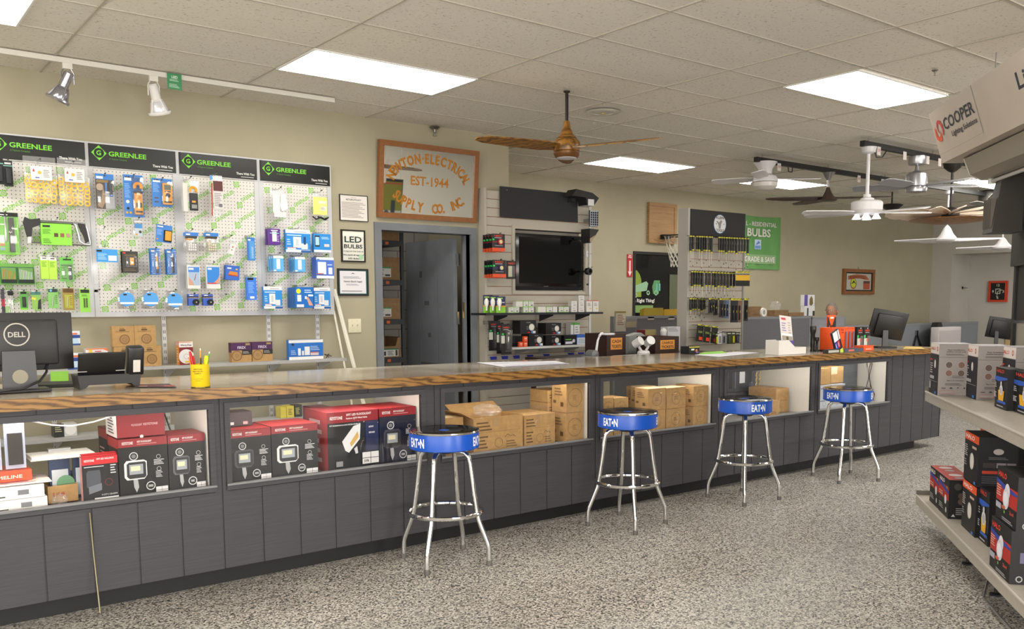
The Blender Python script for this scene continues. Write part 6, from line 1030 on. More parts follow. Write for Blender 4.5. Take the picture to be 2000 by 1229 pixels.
# magnifier lamp and round device at the slatwall corner
p = on(1166, 688, 1, 5.95); e = empty('magnifier_lamp', (p.x-.03, 5.93, DT+.001), 'white bent magnifier desk lamp left of the cash ticket box', 'desk lamp')
MB().lathe([(.05, 0), (.05, .012), (.02, .02)], WG, n=20).build('base', e); MB().tube([(0, 0, .01), (.005, 0, .08), (.02, 0, .16), (.04, 0, .20)], .013, WG, 10, r2=.008).build('arm', e)
MB().tube([(.04, 0, .20), (.055, 0, .218), (.08, 0, .222)], .012, WG, 8).lathe([(.02, .222), (.062, .224), (.068, .216), (.06, .208), (.0, .206)], M('E2E2E6', .3), (.14, 0, 0), 24, cap=False).build('ring_head', e)
p = on(1157, 684, 1, 5.86); tag(MB().lathe([(.0, -.055), (.035, -.055), (.04, -.045), (.04, .04), (0, .045)], M('8A8C90', .3, .5), (0, 0, .045), 24, ax=1, cap=False).lathe([(.022, -.056), (.026, -.06), (.022, -.062), (.018, -.058)], M('6A6C70', .3, .5), (0, 0, .045), 20, ax=1, cap=False).box(-.09, -.03, 0, .05, .04, .03, M('A2A4A8', .3, .4)).build('tape_dispenser', None, (p.x, 5.86, DT+.001)), 'round silver grey device under the magnifier lamp', 'device')
def ondesk(box, Y, d, col, lab, name, cat, pr=(), z=None): return carton(name, lab, cat, box, Y, d, M(col, .5), pr, base=(z or DT)+.001)
ondesk((1202, 688, 1262, 694), 5.78, .04, 'D8D8D8', 'flat white device bar lying in front of the cash ticket box', 'white_bar', 'device', [('r', .3, .3, .36, .7, '3A3A3A')]); ondesk((1255, 645, 1278, 653), 6.3, .02, '8A7A4A', 'olive green box top behind the emergency light', 'olive_box', 'box', z=DT+.2) if 0 else None
ondesk((1260, 647, 1281, 690), 6.40, .12, '6A1C24', 'dark red binder standing behind the emergency light', 'binder', 'binder', [('r', 0, .75, 1, 1, '857A4C')]); ondesk((1304, 643, 1328, 690), 6.36, .1, 'B8B8BC', 'white patterned box behind the charge ticket box', 'patterned_box', 'box', [('r', .1, .3, .3, .5, '2A3A8A'), ('l', .05, .8, .95, .98, 3, '7A7A7A')])
p = on(1296, 652, 1, 6.3); tag(MB().lathe([(.04, 0), (.04, .02), (.012, .03), (.012, .15), (.03, .17), (.035, .21), (.02, .235), (0, .24)], WG, n=16, cap=False).build('white_camera', None, (p.x, 6.3, DT+.001)), 'small white rounded device on a stem behind the ticket boxes', 'device')
p = on(1238, 650, 1, 6.38); b = MB(); b.prism([(-.12, .0), (.12, 0), (.12, .17), (.06, .2), (-.1, .17)], 0, .1, M('8E9290', .4)); tag(b.build('grey_scanner', None, (p.x-.02, 6.32, DT+.001)), 'sloping silver grey machine behind the cash ticket box', 'device')
PZ = 1.334
for k, (a, b_) in enumerate(((1256, 1293), (1295, 1330))):
    x0, z0, x1, z1 = bb((a, 603+3*k, b_, 618), 7.62); b = MB(); 
    for q in range(6): b.box(0, q*.014, 0, (x1-x0), q*.014+.006, max(.05, (z1-z0)-.004*q), M('C8A020' if k else 'A89428', .5))
    tag(b.build('file_folders', None, (x0, 7.60, PZ+.001)), ('left', 'right')[k]+' row of yellow file folders on the grey partition', 'folders', 'yellow file folders')
x0, z0, x1, z1 = bb((1203, 608, 1223, 648), 7.57); b = MB(); b.box(0, 0, 0, x1-x0, .02, z1-z0, M('A8A498', .4)); b.face((0, 0, 0), (x1-x0, 0, 0), (0, 0, z1-z0)).pr([('r', .1, .5, .95, .9, 'C0B8A0'), ('l', .15, .3, .85, .85, 6, '7A5A48'), ('r', 0, .9, 1, 1, '8A7A4A')]); tag(b.build('brochure_holder', None, (x0, 7.575, z0)), 'brochure holder with printed leaflets on the left end of the partition', 'brochure holder')
x0, z0, x1, z1 = bb((1219, 622, 1245, 641), 7.57); b = MB(); b.box(0, 0, 0, x1-x0, .004, z1-z0, CLEAR).box(.03, -.01, .01, x1-x0-.03, -.001, z1-z0-.04, M('9A9078', .5)).box(-.0, .004, (z1-z0)*.4, .02, .024, (z1-z0)*.5, CLEAR); tag(b.build('clear_tray', None, (x0, 7.574, z0)), 'clear plastic pocket with card fixed to the grey partition', 'holder')
for k, px in enumerate((1272, 1312)):
    x0, z0, x1, z1 = bb((px-6, 619, px+6, 625), 7.59); tag(MB().box(x0, 7.594, z0, x1, 7.5995, z1, 'B0A8A0').build('paper_note'), ('left', 'right')[k]+' small paper note pinned under the yellow folders', 'note', 'paper notes')
# things on the right partitions
P2 = 1.306
def onp(box, Y, d, col, lab, name='box', cat='box', pr=(), z=P2, **kw): return carton(name, lab, cat, box, Y, d, col, pr, base=z+.001, **kw)
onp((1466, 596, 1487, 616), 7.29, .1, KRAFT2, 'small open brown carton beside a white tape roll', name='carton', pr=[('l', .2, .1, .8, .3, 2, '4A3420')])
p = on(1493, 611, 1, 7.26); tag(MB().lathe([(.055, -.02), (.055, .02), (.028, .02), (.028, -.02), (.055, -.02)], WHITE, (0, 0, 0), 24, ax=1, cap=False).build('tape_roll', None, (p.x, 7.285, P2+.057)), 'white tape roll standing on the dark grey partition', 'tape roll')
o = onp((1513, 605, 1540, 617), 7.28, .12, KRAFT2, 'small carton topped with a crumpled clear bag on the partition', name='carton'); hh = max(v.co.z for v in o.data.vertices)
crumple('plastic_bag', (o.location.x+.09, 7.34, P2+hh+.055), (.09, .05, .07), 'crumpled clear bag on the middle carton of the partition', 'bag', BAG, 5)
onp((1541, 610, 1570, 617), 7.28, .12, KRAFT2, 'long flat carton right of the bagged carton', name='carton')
onp((1571, 598, 1591, 617), 7.29, .06, M('D8D8D8', .5), 'lower white box with black stripe on the partition end', pr=[('r', .25, 0, .4, .8, '1C3A40'), ('r', .8, 0, 1, .5, '1A1A1A')]); onp((1571, 576, 1591, 597.5), 7.29, .06, M('D4D4D8', .5), 'upper white and purple box with figure picture', pr=[('r', 0, 0, .32, 1, '5A4A98'), ('p', [(.5, .1), (.7, .0), (.85, .2), (.8, .7), (.65, .9), (.5, .6)], '6A5A30'), ('c', .7, .8, .08, 'A88860')], z=P2+.28) if 0 else None
zl = bb((1571, 598, 1591, 617), 7.29); zl = zl[3]-zl[1]
onp((1571, 576, 1591, 597.5), 7.29, .06, M('D4D4D8', .5), 'upper white and purple box with figure picture', pr=[('r', 0, 0, .32, 1, '5A4A98'), ('p', [(.5, .1), (.7, .0), (.85, .2), (.8, .7), (.65, .9), (.5, .6)], '6A5A30'), ('c', .7, .8, .08, 'A88860')], z=P2+zl+.002)
# ---------------- seated man ----------------
hx = on(1628, 610, 1, 7.75); HB = Vector((hx.x, 7.75, 0)); e = None
SK = noisy('skin', 'A87458', 'B8826A', 12, .55); SHIRT = M('C8CCD2', .7); HAIR = noisy('grey_hair', '6A625A', '8A847C', 60, .8)
fa_ = math.atan2(-HB.y, -HB.x)+R(-22)   # he faces the counter, turned a little to the left of the picture
def bodymesh():
    V = [(0, 0, .50), (0, 0, .72), (0, 0, .98), (.01, 0, 1.10), (.02, 0, 1.19), (.05, 0, 1.27),
         (0, .19, 1.06), (.05, .25, .82), (.24, .20, .74), (.33, .16, .73), (0, -.19, 1.06), (.05, -.25, .82), (.24, -.20, .74), (.33, -.16, .73),
         (.05, .1, .5), (.42, .14, .5), (.44, .14, .06), (.54, .14, .03), (.05, -.1, .5), (.42, -.14, .5), (.44, -.14, .06), (.54, -.14, .03)]
    E_ = [(0, 1), (1, 2), (2, 3), (3, 4), (4, 5), (2, 6), (6, 7), (7, 8), (8, 9), (2, 10), (10, 11), (11, 12), (12, 13), (0, 14), (14, 15), (15, 16), (16, 17), (0, 18), (18, 19), (19, 20), (20, 21)]
    Rr = [.17, .17, .17, .085, .06, .06, .075, .05, .04, .032, .075, .05, .04, .032, .1, .075, .05, .045, .1, .075, .05, .045]
    me = bpy.data.meshes.new('body'); me.from_pydata(V, E_, []); o = bpy.data.objects.new('person', me); COL.objects.link(o)
    m = o.modifiers.new('skin', 'SKIN'); 
    for i, sv in enumerate(me.skin_vertices[0].data if len(me.skin_vertices) else []): sv.radius = (Rr[i], Rr[i])
    return o, Rr
o, Rr = bodymesh(); dg = bpy.context.evaluated_depsgraph_get()
if not len(o.data.skin_vertices):
    bpy.context.view_layer.objects.active = o
    b = bmesh.new(); b.from_mesh(o.data); L_ = b.verts.layers.skin.verify(); b.verts.ensure_lookup_table()
    for i, v in enumerate(b.verts): v[L_].radius = (Rr[i], Rr[i]); v[L_].use_root = (i == 0)
    b.to_mesh(o.data); b.free()
for i, sv in enumerate(o.data.skin_vertices[0].data): sv.radius = (Rr[i], Rr[i]); sv.use_root = (i == 0)
o.modifiers.new('smooth', 'SUBSURF').levels = 2; dg = bpy.context.evaluated_depsgraph_get(); dg.update(); em = bpy.data.meshes.new_from_object(o.evaluated_get(dg))
PB = MB(); PB.add([v.co[:] for v in em.vertices], [tuple(p.vertices) for p in em.polygons], SK, True); bpy.data.objects.remove(o)
# head: a shaped ovoid with brow, nose, lips, chin and ears, fused over the neck
b = bmesh.new(); bmesh.ops.create_uvsphere(b, u_segments=32, v_segments=24, radius=1)
HC = Vector((.07, 0, 1.36))
for v in b.verts:
    x, y, z = v.co; s = 1-.16*max(0, -z)**1.5; X = x*.098*(1+.04*max(0, z)); Y = y*.078*s; Z = z*.122
    if x > .2:
        g = lambda y0, z0, sy, sz: math.exp(-((y-y0)/sy)**2-((z-z0)/sz)**2)
        X += .024*g(0, -.12, .13, .16)*1.1+.012*g(0, .08, .1, .2)+.008*g(0, -.48, .3, .1)+.012*g(0, -.78, .3, .16)+.007*g(0, .24, .6, .1)-.009*(g(.36, .08, .16, .11)+g(-.36, .08, .16, .11))-.006*g(0, -.4, .4, .03)
    v.co = Vector((X, Y, Z))+HC
PB.bm(b, SK, True)
for s_ in (-1, 1):
    PB.lathe([(.004, -.008), (.024, -.006), (.027, .002), (.016, .006), (.004, .0)], SK, HC+Vector((-.008, s_*.078, -.008)), 14, ax=1, rot=None)
    PB.lathe([(0, .004), (.008, .002), (.011, -.003)], M('D8D4CE', .2), HC+Vector((.088, s_*.03, .010)), 12, ax=0, cap=False); PB.lathe([(0, .0045), (.005, .0035)], '2A2420', HC+Vector((.0885, s_*.03, .010)), 10, ax=0, cap=False)
PB.box(HC.x+.088, -.022, HC.z-.0505, HC.x+.0945, .022, HC.z-.0465, M('8A5048', .5))
# hands with five separate fingers resting on the desk edge
for s_ in (-1, 1):
    c = Vector((.36, s_*.155, .735)); PB.box(c.x-.03, c.y-.04, c.z-.014, c.x+.05, c.y+.04, c.z+.014, SK, .012)
    for q, ln in enumerate((.062, .072, .066, .052)): f0 = c+Vector((.045, s_*(-.03+.02*q), 0)); PB.tube([f0, f0+Vector((ln*.5, 0, .006)), f0+Vector((ln*.85, 0, -.006)), f0+Vector((ln, 0, -.014))], .009, SK, 8, r2=.0065)
    f0 = c+Vector((.0, -s_*.036, 0)); PB.tube([f0, f0+Vector((.025, -s_*.022, 0)), f0+Vector((.052, -s_*.026, -.006))], .0105, SK, 8, r2=.008)
po = PB.build('person', None, (HB.x, HB.y, 0), fa_); tag(po, 'grey-haired person with glasses and white shirt, seated with head bowed behind the pale partition', 'person')
ev = [(v.co.x, v.co.y, v.co.z) for v in em.vertices]; sh_ = MB(); keep = {i for i, v in enumerate(ev) if .5 < v[2] < 1.135 and not (v[0] > .27 and v[2] < .8)}
nr = [em.vertices[i].normal for i in range(len(ev))]
sh_.add([(ev[i][0]+nr[i].x*.014, ev[i][1]+nr[i].y*.014, ev[i][2]+nr[i].z*.014) for i in range(len(ev))], [tuple(p.vertices) for p in em.polygons if all(q in keep for q in p.vertices)], SHIRT, True)
sh_.tube([(.0+.075*math.cos(a)+.012, .078*math.sin(a), 1.135+.02*(1-math.cos(a))) for a in [R(12*i) for i in range(30)]], .013, SHIRT, 8, True); sh_.build('shirt', po)
pk = MB(); keep = {i for i, v in enumerate(ev) if v[2] < .62 and v[2] > .05 and not (v[0] < .3 and v[2] > .6)}
pk.add([(ev[i][0]+nr[i].x*.012, ev[i][1]+nr[i].y*.012, ev[i][2]+nr[i].z*.012) for i in range(len(ev))], [tuple(p.vertices) for p in em.polygons if all(q in keep for q in p.vertices)], M('3A3C44', .8), True); pk.build('trousers', po)
b = bmesh.new(); bmesh.ops.create_uvsphere(b, u_segments=28, v_segments=20, radius=1)
for v in b.verts:
    x, y, z = v.co; s = 1-.16*max(0, -z)**1.5; v.co = Vector((x*.106-.003, y*.084*s, z*.128))+HC
bmesh.ops.delete(b, geom=[v for v in b.verts if (v.co-HC).x > .06 and (v.co-HC).z < .072 or (v.co-HC).z < -.02 and (v.co-HC).x > -.02 or (v.co-HC).z < -.07], context='VERTS')
MB().bm(b, HAIR, True).build('hair', po)
gl = MB()
for s_ in (-1, 1):
    gl.tube([HC+Vector((.108, s_*.032+.022*math.cos(R(30*i)), .006+.017*math.sin(R(30*i)))) for i in range(12)], .0018, M('B8B8BC', .2, 1), 6, True).tube([HC+Vector((.106, s_*.054, .01)), HC+Vector((.06, s_*.08, .012)), HC+Vector((-.005, s_*.084, .008))], .0018, M('B8B8BC', .2, 1), 6)
gl.tube([HC+Vector((.108, -.01, .008)), HC+Vector((.112, 0, .011)), HC+Vector((.108, .01, .008))], .0018, M('B8B8BC', .2, 1), 6); gl.build('glasses', po)
e = empty('office_chair', (HB.x, HB.y, 0), 'black office chair under the seated man', 'chair', None, fa_); BC = M('1C1C1E', .7)
MB().box(-.24, -.22, .28, .26, .22, .32, BC, .015).build('seat', e); MB().box(-.30, -.22, .5, -.25, .22, .95, BC, .02).build('backrest', e); MB().tube([(0, 0, .08), (0, 0, .29)], .03, BC, 12).box(-.29, -.03, .26, -.25, .03, .52, BC).box(-.27, -.03, .26, 0, .03, .285, BC).build('column', e)
for k in range(5): a = R(72*k+20); MB().tube([(0, 0, .1), (.28*math.cos(a), .28*math.sin(a), .06)], .018, BC, 8).lathe([(.025, 0), (.028, .02), (.01, .05)], BC, (.28*math.cos(a), .28*math.sin(a), 0), 10).build('foot', e)
# ---------------- things on the counter ----------------
def tp(px, py, z=None):
    x = on(px, py, 2, 1.05).x; p = on(px, py, 2, TOP(x) if z is None else z); return p
def sheet(pts, lab, col='DCDCE4', dz=.002, name='paper_sheet', th=.002, pr=None, cat='paper'):
    P = [tp(*q) for q in pts]; z = TOP(sum(p.x for p in P)/len(P))+dz; b = MB(); n = len(P); ps = [tp(*q, z) for q in pts]
    ps = [Vector((p.x, p.y, TOP(p.x)+dz)) for p in ps]; up = Vector((0, 0, th))
    b.add([p[:] for p in ps]+[(p+up)[:] for p in ps], [tuple(range(n-1, -1, -1)), tuple(range(n, 2*n))]+[(i, (i+1) % n, (i+1) % n+n, i+n) for i in range(n)], col)
    if pr: b.face((ps[0]+up)[:], ps[1]-ps[0], ps[3]-ps[0]).pr(pr)
    return tag(b.build(name), lab, cat)
sheet([(985, 718), (1112, 711), (1085, 705), (932, 709)], 'large white printed plan lying on the counter before the slatwall', pr=[('r', .1, .25, .9, .3, 'A8A8B8'), ('r', .1, .6, .9, .64, 'A8A8B8'), ('r', .02, .02, .98, .06, '3A3A78')])
sheet([(1404, 698), (1482, 689), (1440, 687), (1357, 694)], 'white sheet lying on the counter in front of the tool rack'); sheet([(1364, 693), (1420, 690), (1410, 686), (1375, 688)], 'bright green paper under the white sheet by the tool rack', '8FD050', .0045)
sheet([(263, 757), (345, 757), (330, 750), (266, 752)], 'dark printed flyer mat on the counter beside the desk phone', '3A3034', pr=[('r', .05, .2, .95, .8, 'A85A50'), ('r', .3, .3, .7, .6, '4A3A48'), ('r', .1, .05, .3, .18, 'C8C8CC')], cat='flyer')
o = tp(1355, 690); x0, z0, x1, z1 = bb((1346, 675, 1366, 690), 5.3); tag(carton_mb(x1-x0, .1, z1-z0, BLK, [('r', 0, .85, 1, .95, 'C9C23A'), ('r', .2, .5, .5, .7, 'D8D8D8'), ('c', .7, .45, .2, 'B86A40'), ('r', .65, .1, .9, .3, '6A5AA0')]).build('bulb_box', None, (x0, 5.3, TOP(x0)+.001)), 'small black and orange box at the foot of the tool rack', 'box')
# computer monitor seen from behind
DKP = M('1B1A1B', .42)
def monitor(loc, rz, w, h, lab, logo=False, tilt=0, standc='3A3A3E', base=(.25, .16), raise_=.12):
    sw = .075 if logo else .028
    e = empty('computer_monitor', loc, lab, 'monitor', None, rz); T = Matrix.Translation((0, 0, raise_+h/2)) @ Matrix.Rotation(tilt, 4, 'X') @ Matrix.Translation((0, 0, -h/2))
    b = MB(); b.T = T; b.box(-w/2, .0, 0, w/2, .022, h, DKP, .004).box(-w*.36, -.028, h*.1, w*.36, .001, h*.88, DKP, .012)
    b.build('casing', e); b = MB(); b.T = T; b.box(-w/2+.01, .022, .012, w/2-.01, .0235, h-.012, M('060608', .08)).build('screen', e)
    if logo:
        b = MB(); b.T = T; b.face((-.06, -.0285, h*.42), (.12, 0, 0), (0, 0, .12)).pr([('o', .5, .5, .42, .47, 'B8B4AA'), ('t', .5, .4, .2, 'DELL', 'B8B4AA', .62, 'C')]); b.build('round_logo', e)
    b = MB(); b.prism([(-sw, .012), (sw, .012), (sw*.93, raise_+h*.35), (-sw*.93, raise_+h*.35)], -.052, -.03, M(standc, .4)); b.build('stand', e)
    b = MB(); b.box(-base[0]/2, -.11, 0, base[0]/2, base[1]-.11, .014, DKP, .004); b.build('base', e); return e
p = tp(33, 778); e = monitor((.705, 5.03, TOP(.7)+.001), R(0), .50, .285, 'black computer monitor seen from behind at the left end of the counter', True, 0, '4A4A4E', raise_=.10)
b = MB(); b.lathe([(.034, 0), (.034, .003)], M('8F8A78', .5), (.0, -.0535, .075), 24, ax=1); b.build('cable_hole', e)
b = MB(); b.tube([(.13, .0, .13), (.12, -.02, .09), (.08, -.07, .05), (.0, -.12, .022), (-.15, -.14, .012), (-.35, -.13, .01)], .006, BLACK, 8); b.build('cable', e)
sheet([(70, 758), (150, 755), (148, 749), (70, 751)], 'black keyboard behind the computer monitor', '141414', .002, 'keyboard', .014, cat='keyboard')
# desk phone display unit
p = tp(205, 766); e = empty('desk_phone', (1.10, 5.0, TOP(1.1)+.001), 'black desk phone with tilted display and handset, seen from behind', 'phone')
MB().prism([(-.14, 0), (-.115, .005), (-.1, .02), (.1, .02), (.115, .005), (.14, 0), (.15, .07), (-.15, .07)], -.06, .10, DKP).build('body', e)
b = MB(); b.T = Matrix.Translation((-.03, -.04, .06)) @ Matrix.Rotation(R(22), 4, 'X'); b.box(-.115, 0, 0, .105, .014, .13, M('161617', .3), .003); b.box(-.118, -.002, .03, -.075, -.0005, .033, 'C8C8C8').box(.06, -.002, .03, .105, -.0005, .033, 'C8C8C8'); b.build('display', e)
b = MB(); b.T = Matrix.Translation((.125, -.05, .06)) @ Matrix.Rotation(R(14), 4, 'X'); b.box(-.04, -.01, 0, .04, .05, .15, M('161617', .35), .01); b.box(-.015, -.0115, .02, .02, -.0105, .085, 'D0CCC8'); b.build('handset', e)
sheet([(99, 745), (134, 745), (133, 726), (100, 726)], 'note') if 0 else None
x0, z0, x1, z1 = bb((99, 724, 134, 745), 6.73); tag(MB().box(x0, 6.7365, z0, x1, 6.7385, 1.04, M('8CC84A', .6)).build('green_note'), 'bright green paper note hanging from the wall shelf edge', 'note')
# yellow pen cup
p = tp(392, 757); e = empty('pen_cup', (p.x, p.y, TOP(p.x)+.001), 'yellow tin pen cup printed with the supply shop name, holding pens and markers', 'pen cup')
b = MB(); YC = M('E6C81C', .35); b.lathe([(.0, .001), (.045, .001), (.047, .004), (.0465, .118), (.048, .121), (.0455, .121), (.0445, .006), (0, .006)], YC, n=36, cap=False).lathe([(.0475, 0), (.048, .003), (.0472, .006)], M('8A7A30', .3, .6), n=36, cap=False)
pc = math.atan2(-p.y, -p.x)+R(-14)
for tx, z_, hh, wd in (('NEWTON', .093, .006, .042), ('ELECTRICAL', .082, .006, .05), ('SUPPLY', .071, .006, .034), ('electrical supplies', .045, .003, .05), ('since 1944', .036, .003, .03)):
    if tx[0].islower(): vs, fs, tw = [(0, 0), (8, 0), (8, 1), (0, 1)], [(0, 1, 2, 3)], 8; n_ = 6; vs = [(8*i/n_, j) for i in range(n_+1) for j in (0, 1)]; fs = [(2*i, 2*i+2, 2*i+3, 2*i+1) for i in range(n_)]; hh *= .4
    else: vs, fs, tw = textmesh(tx)
    b.add([(.0474*math.cos(pc+(u/tw-.5)*wd/.047), .0474*math.sin(pc+(u/tw-.5)*wd/.047), z_+v*hh) for u, v in vs], fs, '2A2410')
b.build('cup', e)
for k, (dx, dy, tx_, ty_, L_, c, r, nm) in enumerate(((-.02, -.01, -.045, -.0, .175, 'B81C20', .008, 'red marker'), (-.012, .012, -.025, .02, .15, 'C82A30', .007, 'red marker'), (-.03, .0, -.05, .01, .155, 'E07A20', .004, 'orange pencil'), (.005, .015, .012, .02, .185, 'E09A30', .004, 'yellow pencil'), (.0, -.015, .0, -.02, .14, '202020', .004, 'black pen'), (.02, -.01, .03, -.02, .15, 'D8E020', .01, 'highlighter'), (.028, .01, .05, .0, .17, '4AA040', .004, 'green pencil'), (.012, .0, .035, .01, .15, 'D8E020', .009, 'highlighter'))):
    b = MB(); a_ = Vector((dx*.8, dy*.8, .008)); d_ = (Vector((tx_, ty_, L_))-a_).normalized(); b.tube([a_, a_+d_*(L_*.97)], r*.9, M(c, .35), 8); b.tube([a_+d_*(L_*.97), a_+d_*(L_*1.03)], r*.7, M('E8E0D8' if 'pencil' in nm else c, .4), 8)
    bo = b.build(nm.replace(' ', '_'), None, (p.x, p.y, TOP(p.x)+.003)); tag(bo, {0: 'thick red marker leaning left in the pen cup', 1: 'second red marker behind the thick one in the pen cup', 2: 'orange pencil at the far left of the pen cup', 3: 'tallest yellow pencil in the pen cup', 4: 'black pen in the middle of the pen cup', 5: 'front yellow highlighter in the pen cup', 6: 'green pencil at the right of the pen cup', 7: 'rear yellow highlighter in the pen cup'}[k], 'pen')
# right end of the counter
def onc(box, Y, d, col, lab, name, cat, pr=(), rz=0, **kw):
    x = at((box[0]+box[2])/2, 680, Y)[0]; return carton(name, lab, cat, box, Y, d, M(col, .45) if isinstance(col, str) else col, pr, base=TOP(x)+.0015, rz=rz, **kw)
x0, z0, x1, z1 = bb((1525, 664, 1578, 694), 4.72); w = x1-x0; b = MB(); WBX = M('D6D2CC', .5); h = z1-z0
b.prism([(0, 0), (w, 0), (w, h*.45), (w*.6, h*.45), (w*.35, h*.95), (0, h*.95)], 0, .004, WBX).prism([(0, 0), (w, 0), (w, h*.45), (w*.6, h*.45), (w*.35, h*.95), (0, h*.95)], .136, .14, WBX).box(0, .004, 0, .004, .136, h*.95, WBX).box(w-.004, .004, 0, w, .136, h*.45, WBX).box(.004, .004, 0, w-.004, .136, .004, WBX)
b.face((w, 0, 0), (0, .14, 0), (0, 0, h*.45)).pr([('l', .1, .2, .6, .9, 3, 'B86A78'), ('p', [(.7, .5), (.8, .8), (.9, .5), (.8, .3)], 'B84A58')])
for k in range(5): b.box(.03+k*.0, .02+k*.022, .01, w*.62, .03+k*.022, h*.9, M('C8BCD8' if k % 2 else '5A4A90', .5))
tag(b.build('leaflet_tray', None, (x0, 4.74, TOP(x0)+.001)), 'white cardboard tray filled with purple leaflets at the counter end', 'leaflet tray')
x0, z0, x1, z1 = bb((1526, 617, 1554, 668), 4.95); b = MB(); b.T = Matrix.Translation((0, 0, .008)) @ Matrix.Rotation(R(6), 4, 'Y') @ Matrix.Rotation(R(-12), 4, 'X'); w, h = (x1-x0)*.8, z1-TOP(x0)-.004; b.box(0, 0, 0, w, .004, h, WHITE); b.face((0, 0, 0), (w, 0, 0), (0, 0, h)).pr([('r', 0, .5, 1, 1, 'D0C8C4'), ('r', .1, .88, .5, .94, 'B83A48'), ('l', .1, .55, .5, .82, 4, '8A80A8'), ('l', .65, .5, .9, .85, 5, 'A8A0A0'), ('r', .05, .14, .95, .44, '9A9080'), ('r', .4, .18, .6, .42, '4A4438'), ('r', .05, .12, .9, .16, '5A5AA8')])
tag(b.build('standing_brochure', None, (x0+.0, 4.93, TOP(x0)+.012)), 'tall white brochure standing tilted behind the leaflet tray', 'brochure')
def torch(px, y0, y1, Y, lab, r=.02):
    x, zt = at(px, y0, Y); h = zt-TOP(x); b = MB(); b.lathe([(r, 0), (r, .01), (r*.85, .02), (r*.8, h*.25), (r*.9, h*.3), (r*.8, h*.35), (r*.8, h*.68), (r*1.15, h*.78), (r*1.2, h*.97), (r*1.1, h)], M('2E2E2C', .3, .5), n=20); tag(b.build('flashlight', None, (x, Y, TOP(x)+.001)), lab, 'flashlight', 'standing flashlights')
torch(1588.5, 637, 678, 4.95, 'tall dark flashlight standing on the counter behind the leaflet tray', .024); torch(1596, 659, 678, 4.9, 'short dark flashlight beside the tall one', .016)
b = MB(); x0, z0, x1, z1 = bb((1601, 646, 1636, 684), 4.85); w, h = x1-x0, z1-TOP(x0); b.T = Matrix.Rotation(R(-24), 4, 'Y')
b.box(0, 0, 0, .105, .02, h*.98, M('1C1E2A', .4)); b.face((0, 0, 0), (.105, 0, 0), (0, 0, h*.98)).pr([('r', .05, .5, .7, .98, 'E4E4EA'), ('r', .78, .5, .95, .98, 'E0E4E8'), ('r', .05, .12, .38, .46, '2A48A8'), ('r', .42, .12, .72, .46, 'C02838'), ('r', .12, .2, .18, .4, 'D8D8E8'), ('r', .5, .2, .56, .4, 'E8D8D8')]); b.T = None
b.prism([(.02, 0), (.13, 0), (.05, .11)], .004, .018, M('C8E048', .5)); tag(b.build('pen_display', None, (x0+w*.1, 4.69, TOP(x0)+.001)), 'tilted display card of blue and red pens on a lime wedge', 'display stand')
onc((1617, 680, 1641, 688), 4.62, .05, '2A2A26', 'flat black box with cream label in front of the tilted pen display', 'battery_box', 'box', [('r', .05, .2, .9, .8, 'B8B4A8')])
b = MB(); x0, z0, x1, z1 = bb((1619, 616, 1636, 655), 5.0); h = z1-TOP(x0); w = x1-x0; OR = M('E0521C', .45)
b.box(0, 0, 0, w, .01, h, OR, .003); b.face((0, 0, 0), (w, 0, 0), (0, 0, h)).pr([('p', [(.1, 1), (.9, 1), (.6, .72), (.4, .72)], 'E05A20'), ('p', [(.0, .95), (.12, .95), (.42, .7), (.3, .45), (0, .3)], '1E262A'), ('p', [(1, .95), (.88, .95), (.58, .7), (.8, .45), (1, .3)], '1E262A'), ('p', [(.05, .62), (.3, .72), (.25, .5), (.05, .5)], 'E05A20'), ('r', .3, .9, .7, .95, 'ECE4DC'), ('r', .45, .6, .56, .72, '3A2A24')]); b.box(-.02, .01, 0, w+.02, .06, .01, '1E262A')
tag(b.build('headlamp_display', None, (x0, 5.02, TOP(x0)+.001)), 'orange and black display board standing before the seated man', 'display stand')
b = MB(); x0, z0, x1, z1 = bb((1628, 640, 1671, 685), 4.80); h = z1-TOP(x0); w = x1-x0
b.box(0, 0, 0, w, .16, .012, '1E1E22').box(0, .01, .012, w, .15, h, OR, .004); g = [('r', .02, .93, .98, .95, 'A83A14')]
for q in range(3): g += [('r', .06+.16*q, .86, .14+.16*q, .94, 'B84018'), ('r', .05+.16*q, .76, .15+.16*q, .79, '6A2A14'), ('r', .07+.16*q, .4, .13+.16*q, .42, 'A83A14')]
for q in range(3): g += [('r', .55+.16*q, .08, .63+.16*q, .82, '8A6A78'), ('r', .56+.16*q, .1, .6+.16*q, .8, '5A5A70')]
b.face((0, .01, .012), (w, 0, 0), (0, 0, h-.012)).pr(g); tag(b.build('orange_rack', None, (x0, 4.80, TOP(x0)+.001)), 'tall orange display rack with three clear slots on the counter', 'display stand')
onc((1650, 683, 1686, 689), 4.68, .09, '4A5564', 'slate blue tray with orange patch in front of the orange rack', 'tray', 'tray', [('r', .2, .2, .5, .8, 'C86A58')])
onc((1687, 678, 1706, 688), 4.70, .1, 'DD5628', 'flat orange box beside the slate tray', 'orange_box', 'box', [('l', .2, .2, .9, .5, 2, 'F0D0C0')])
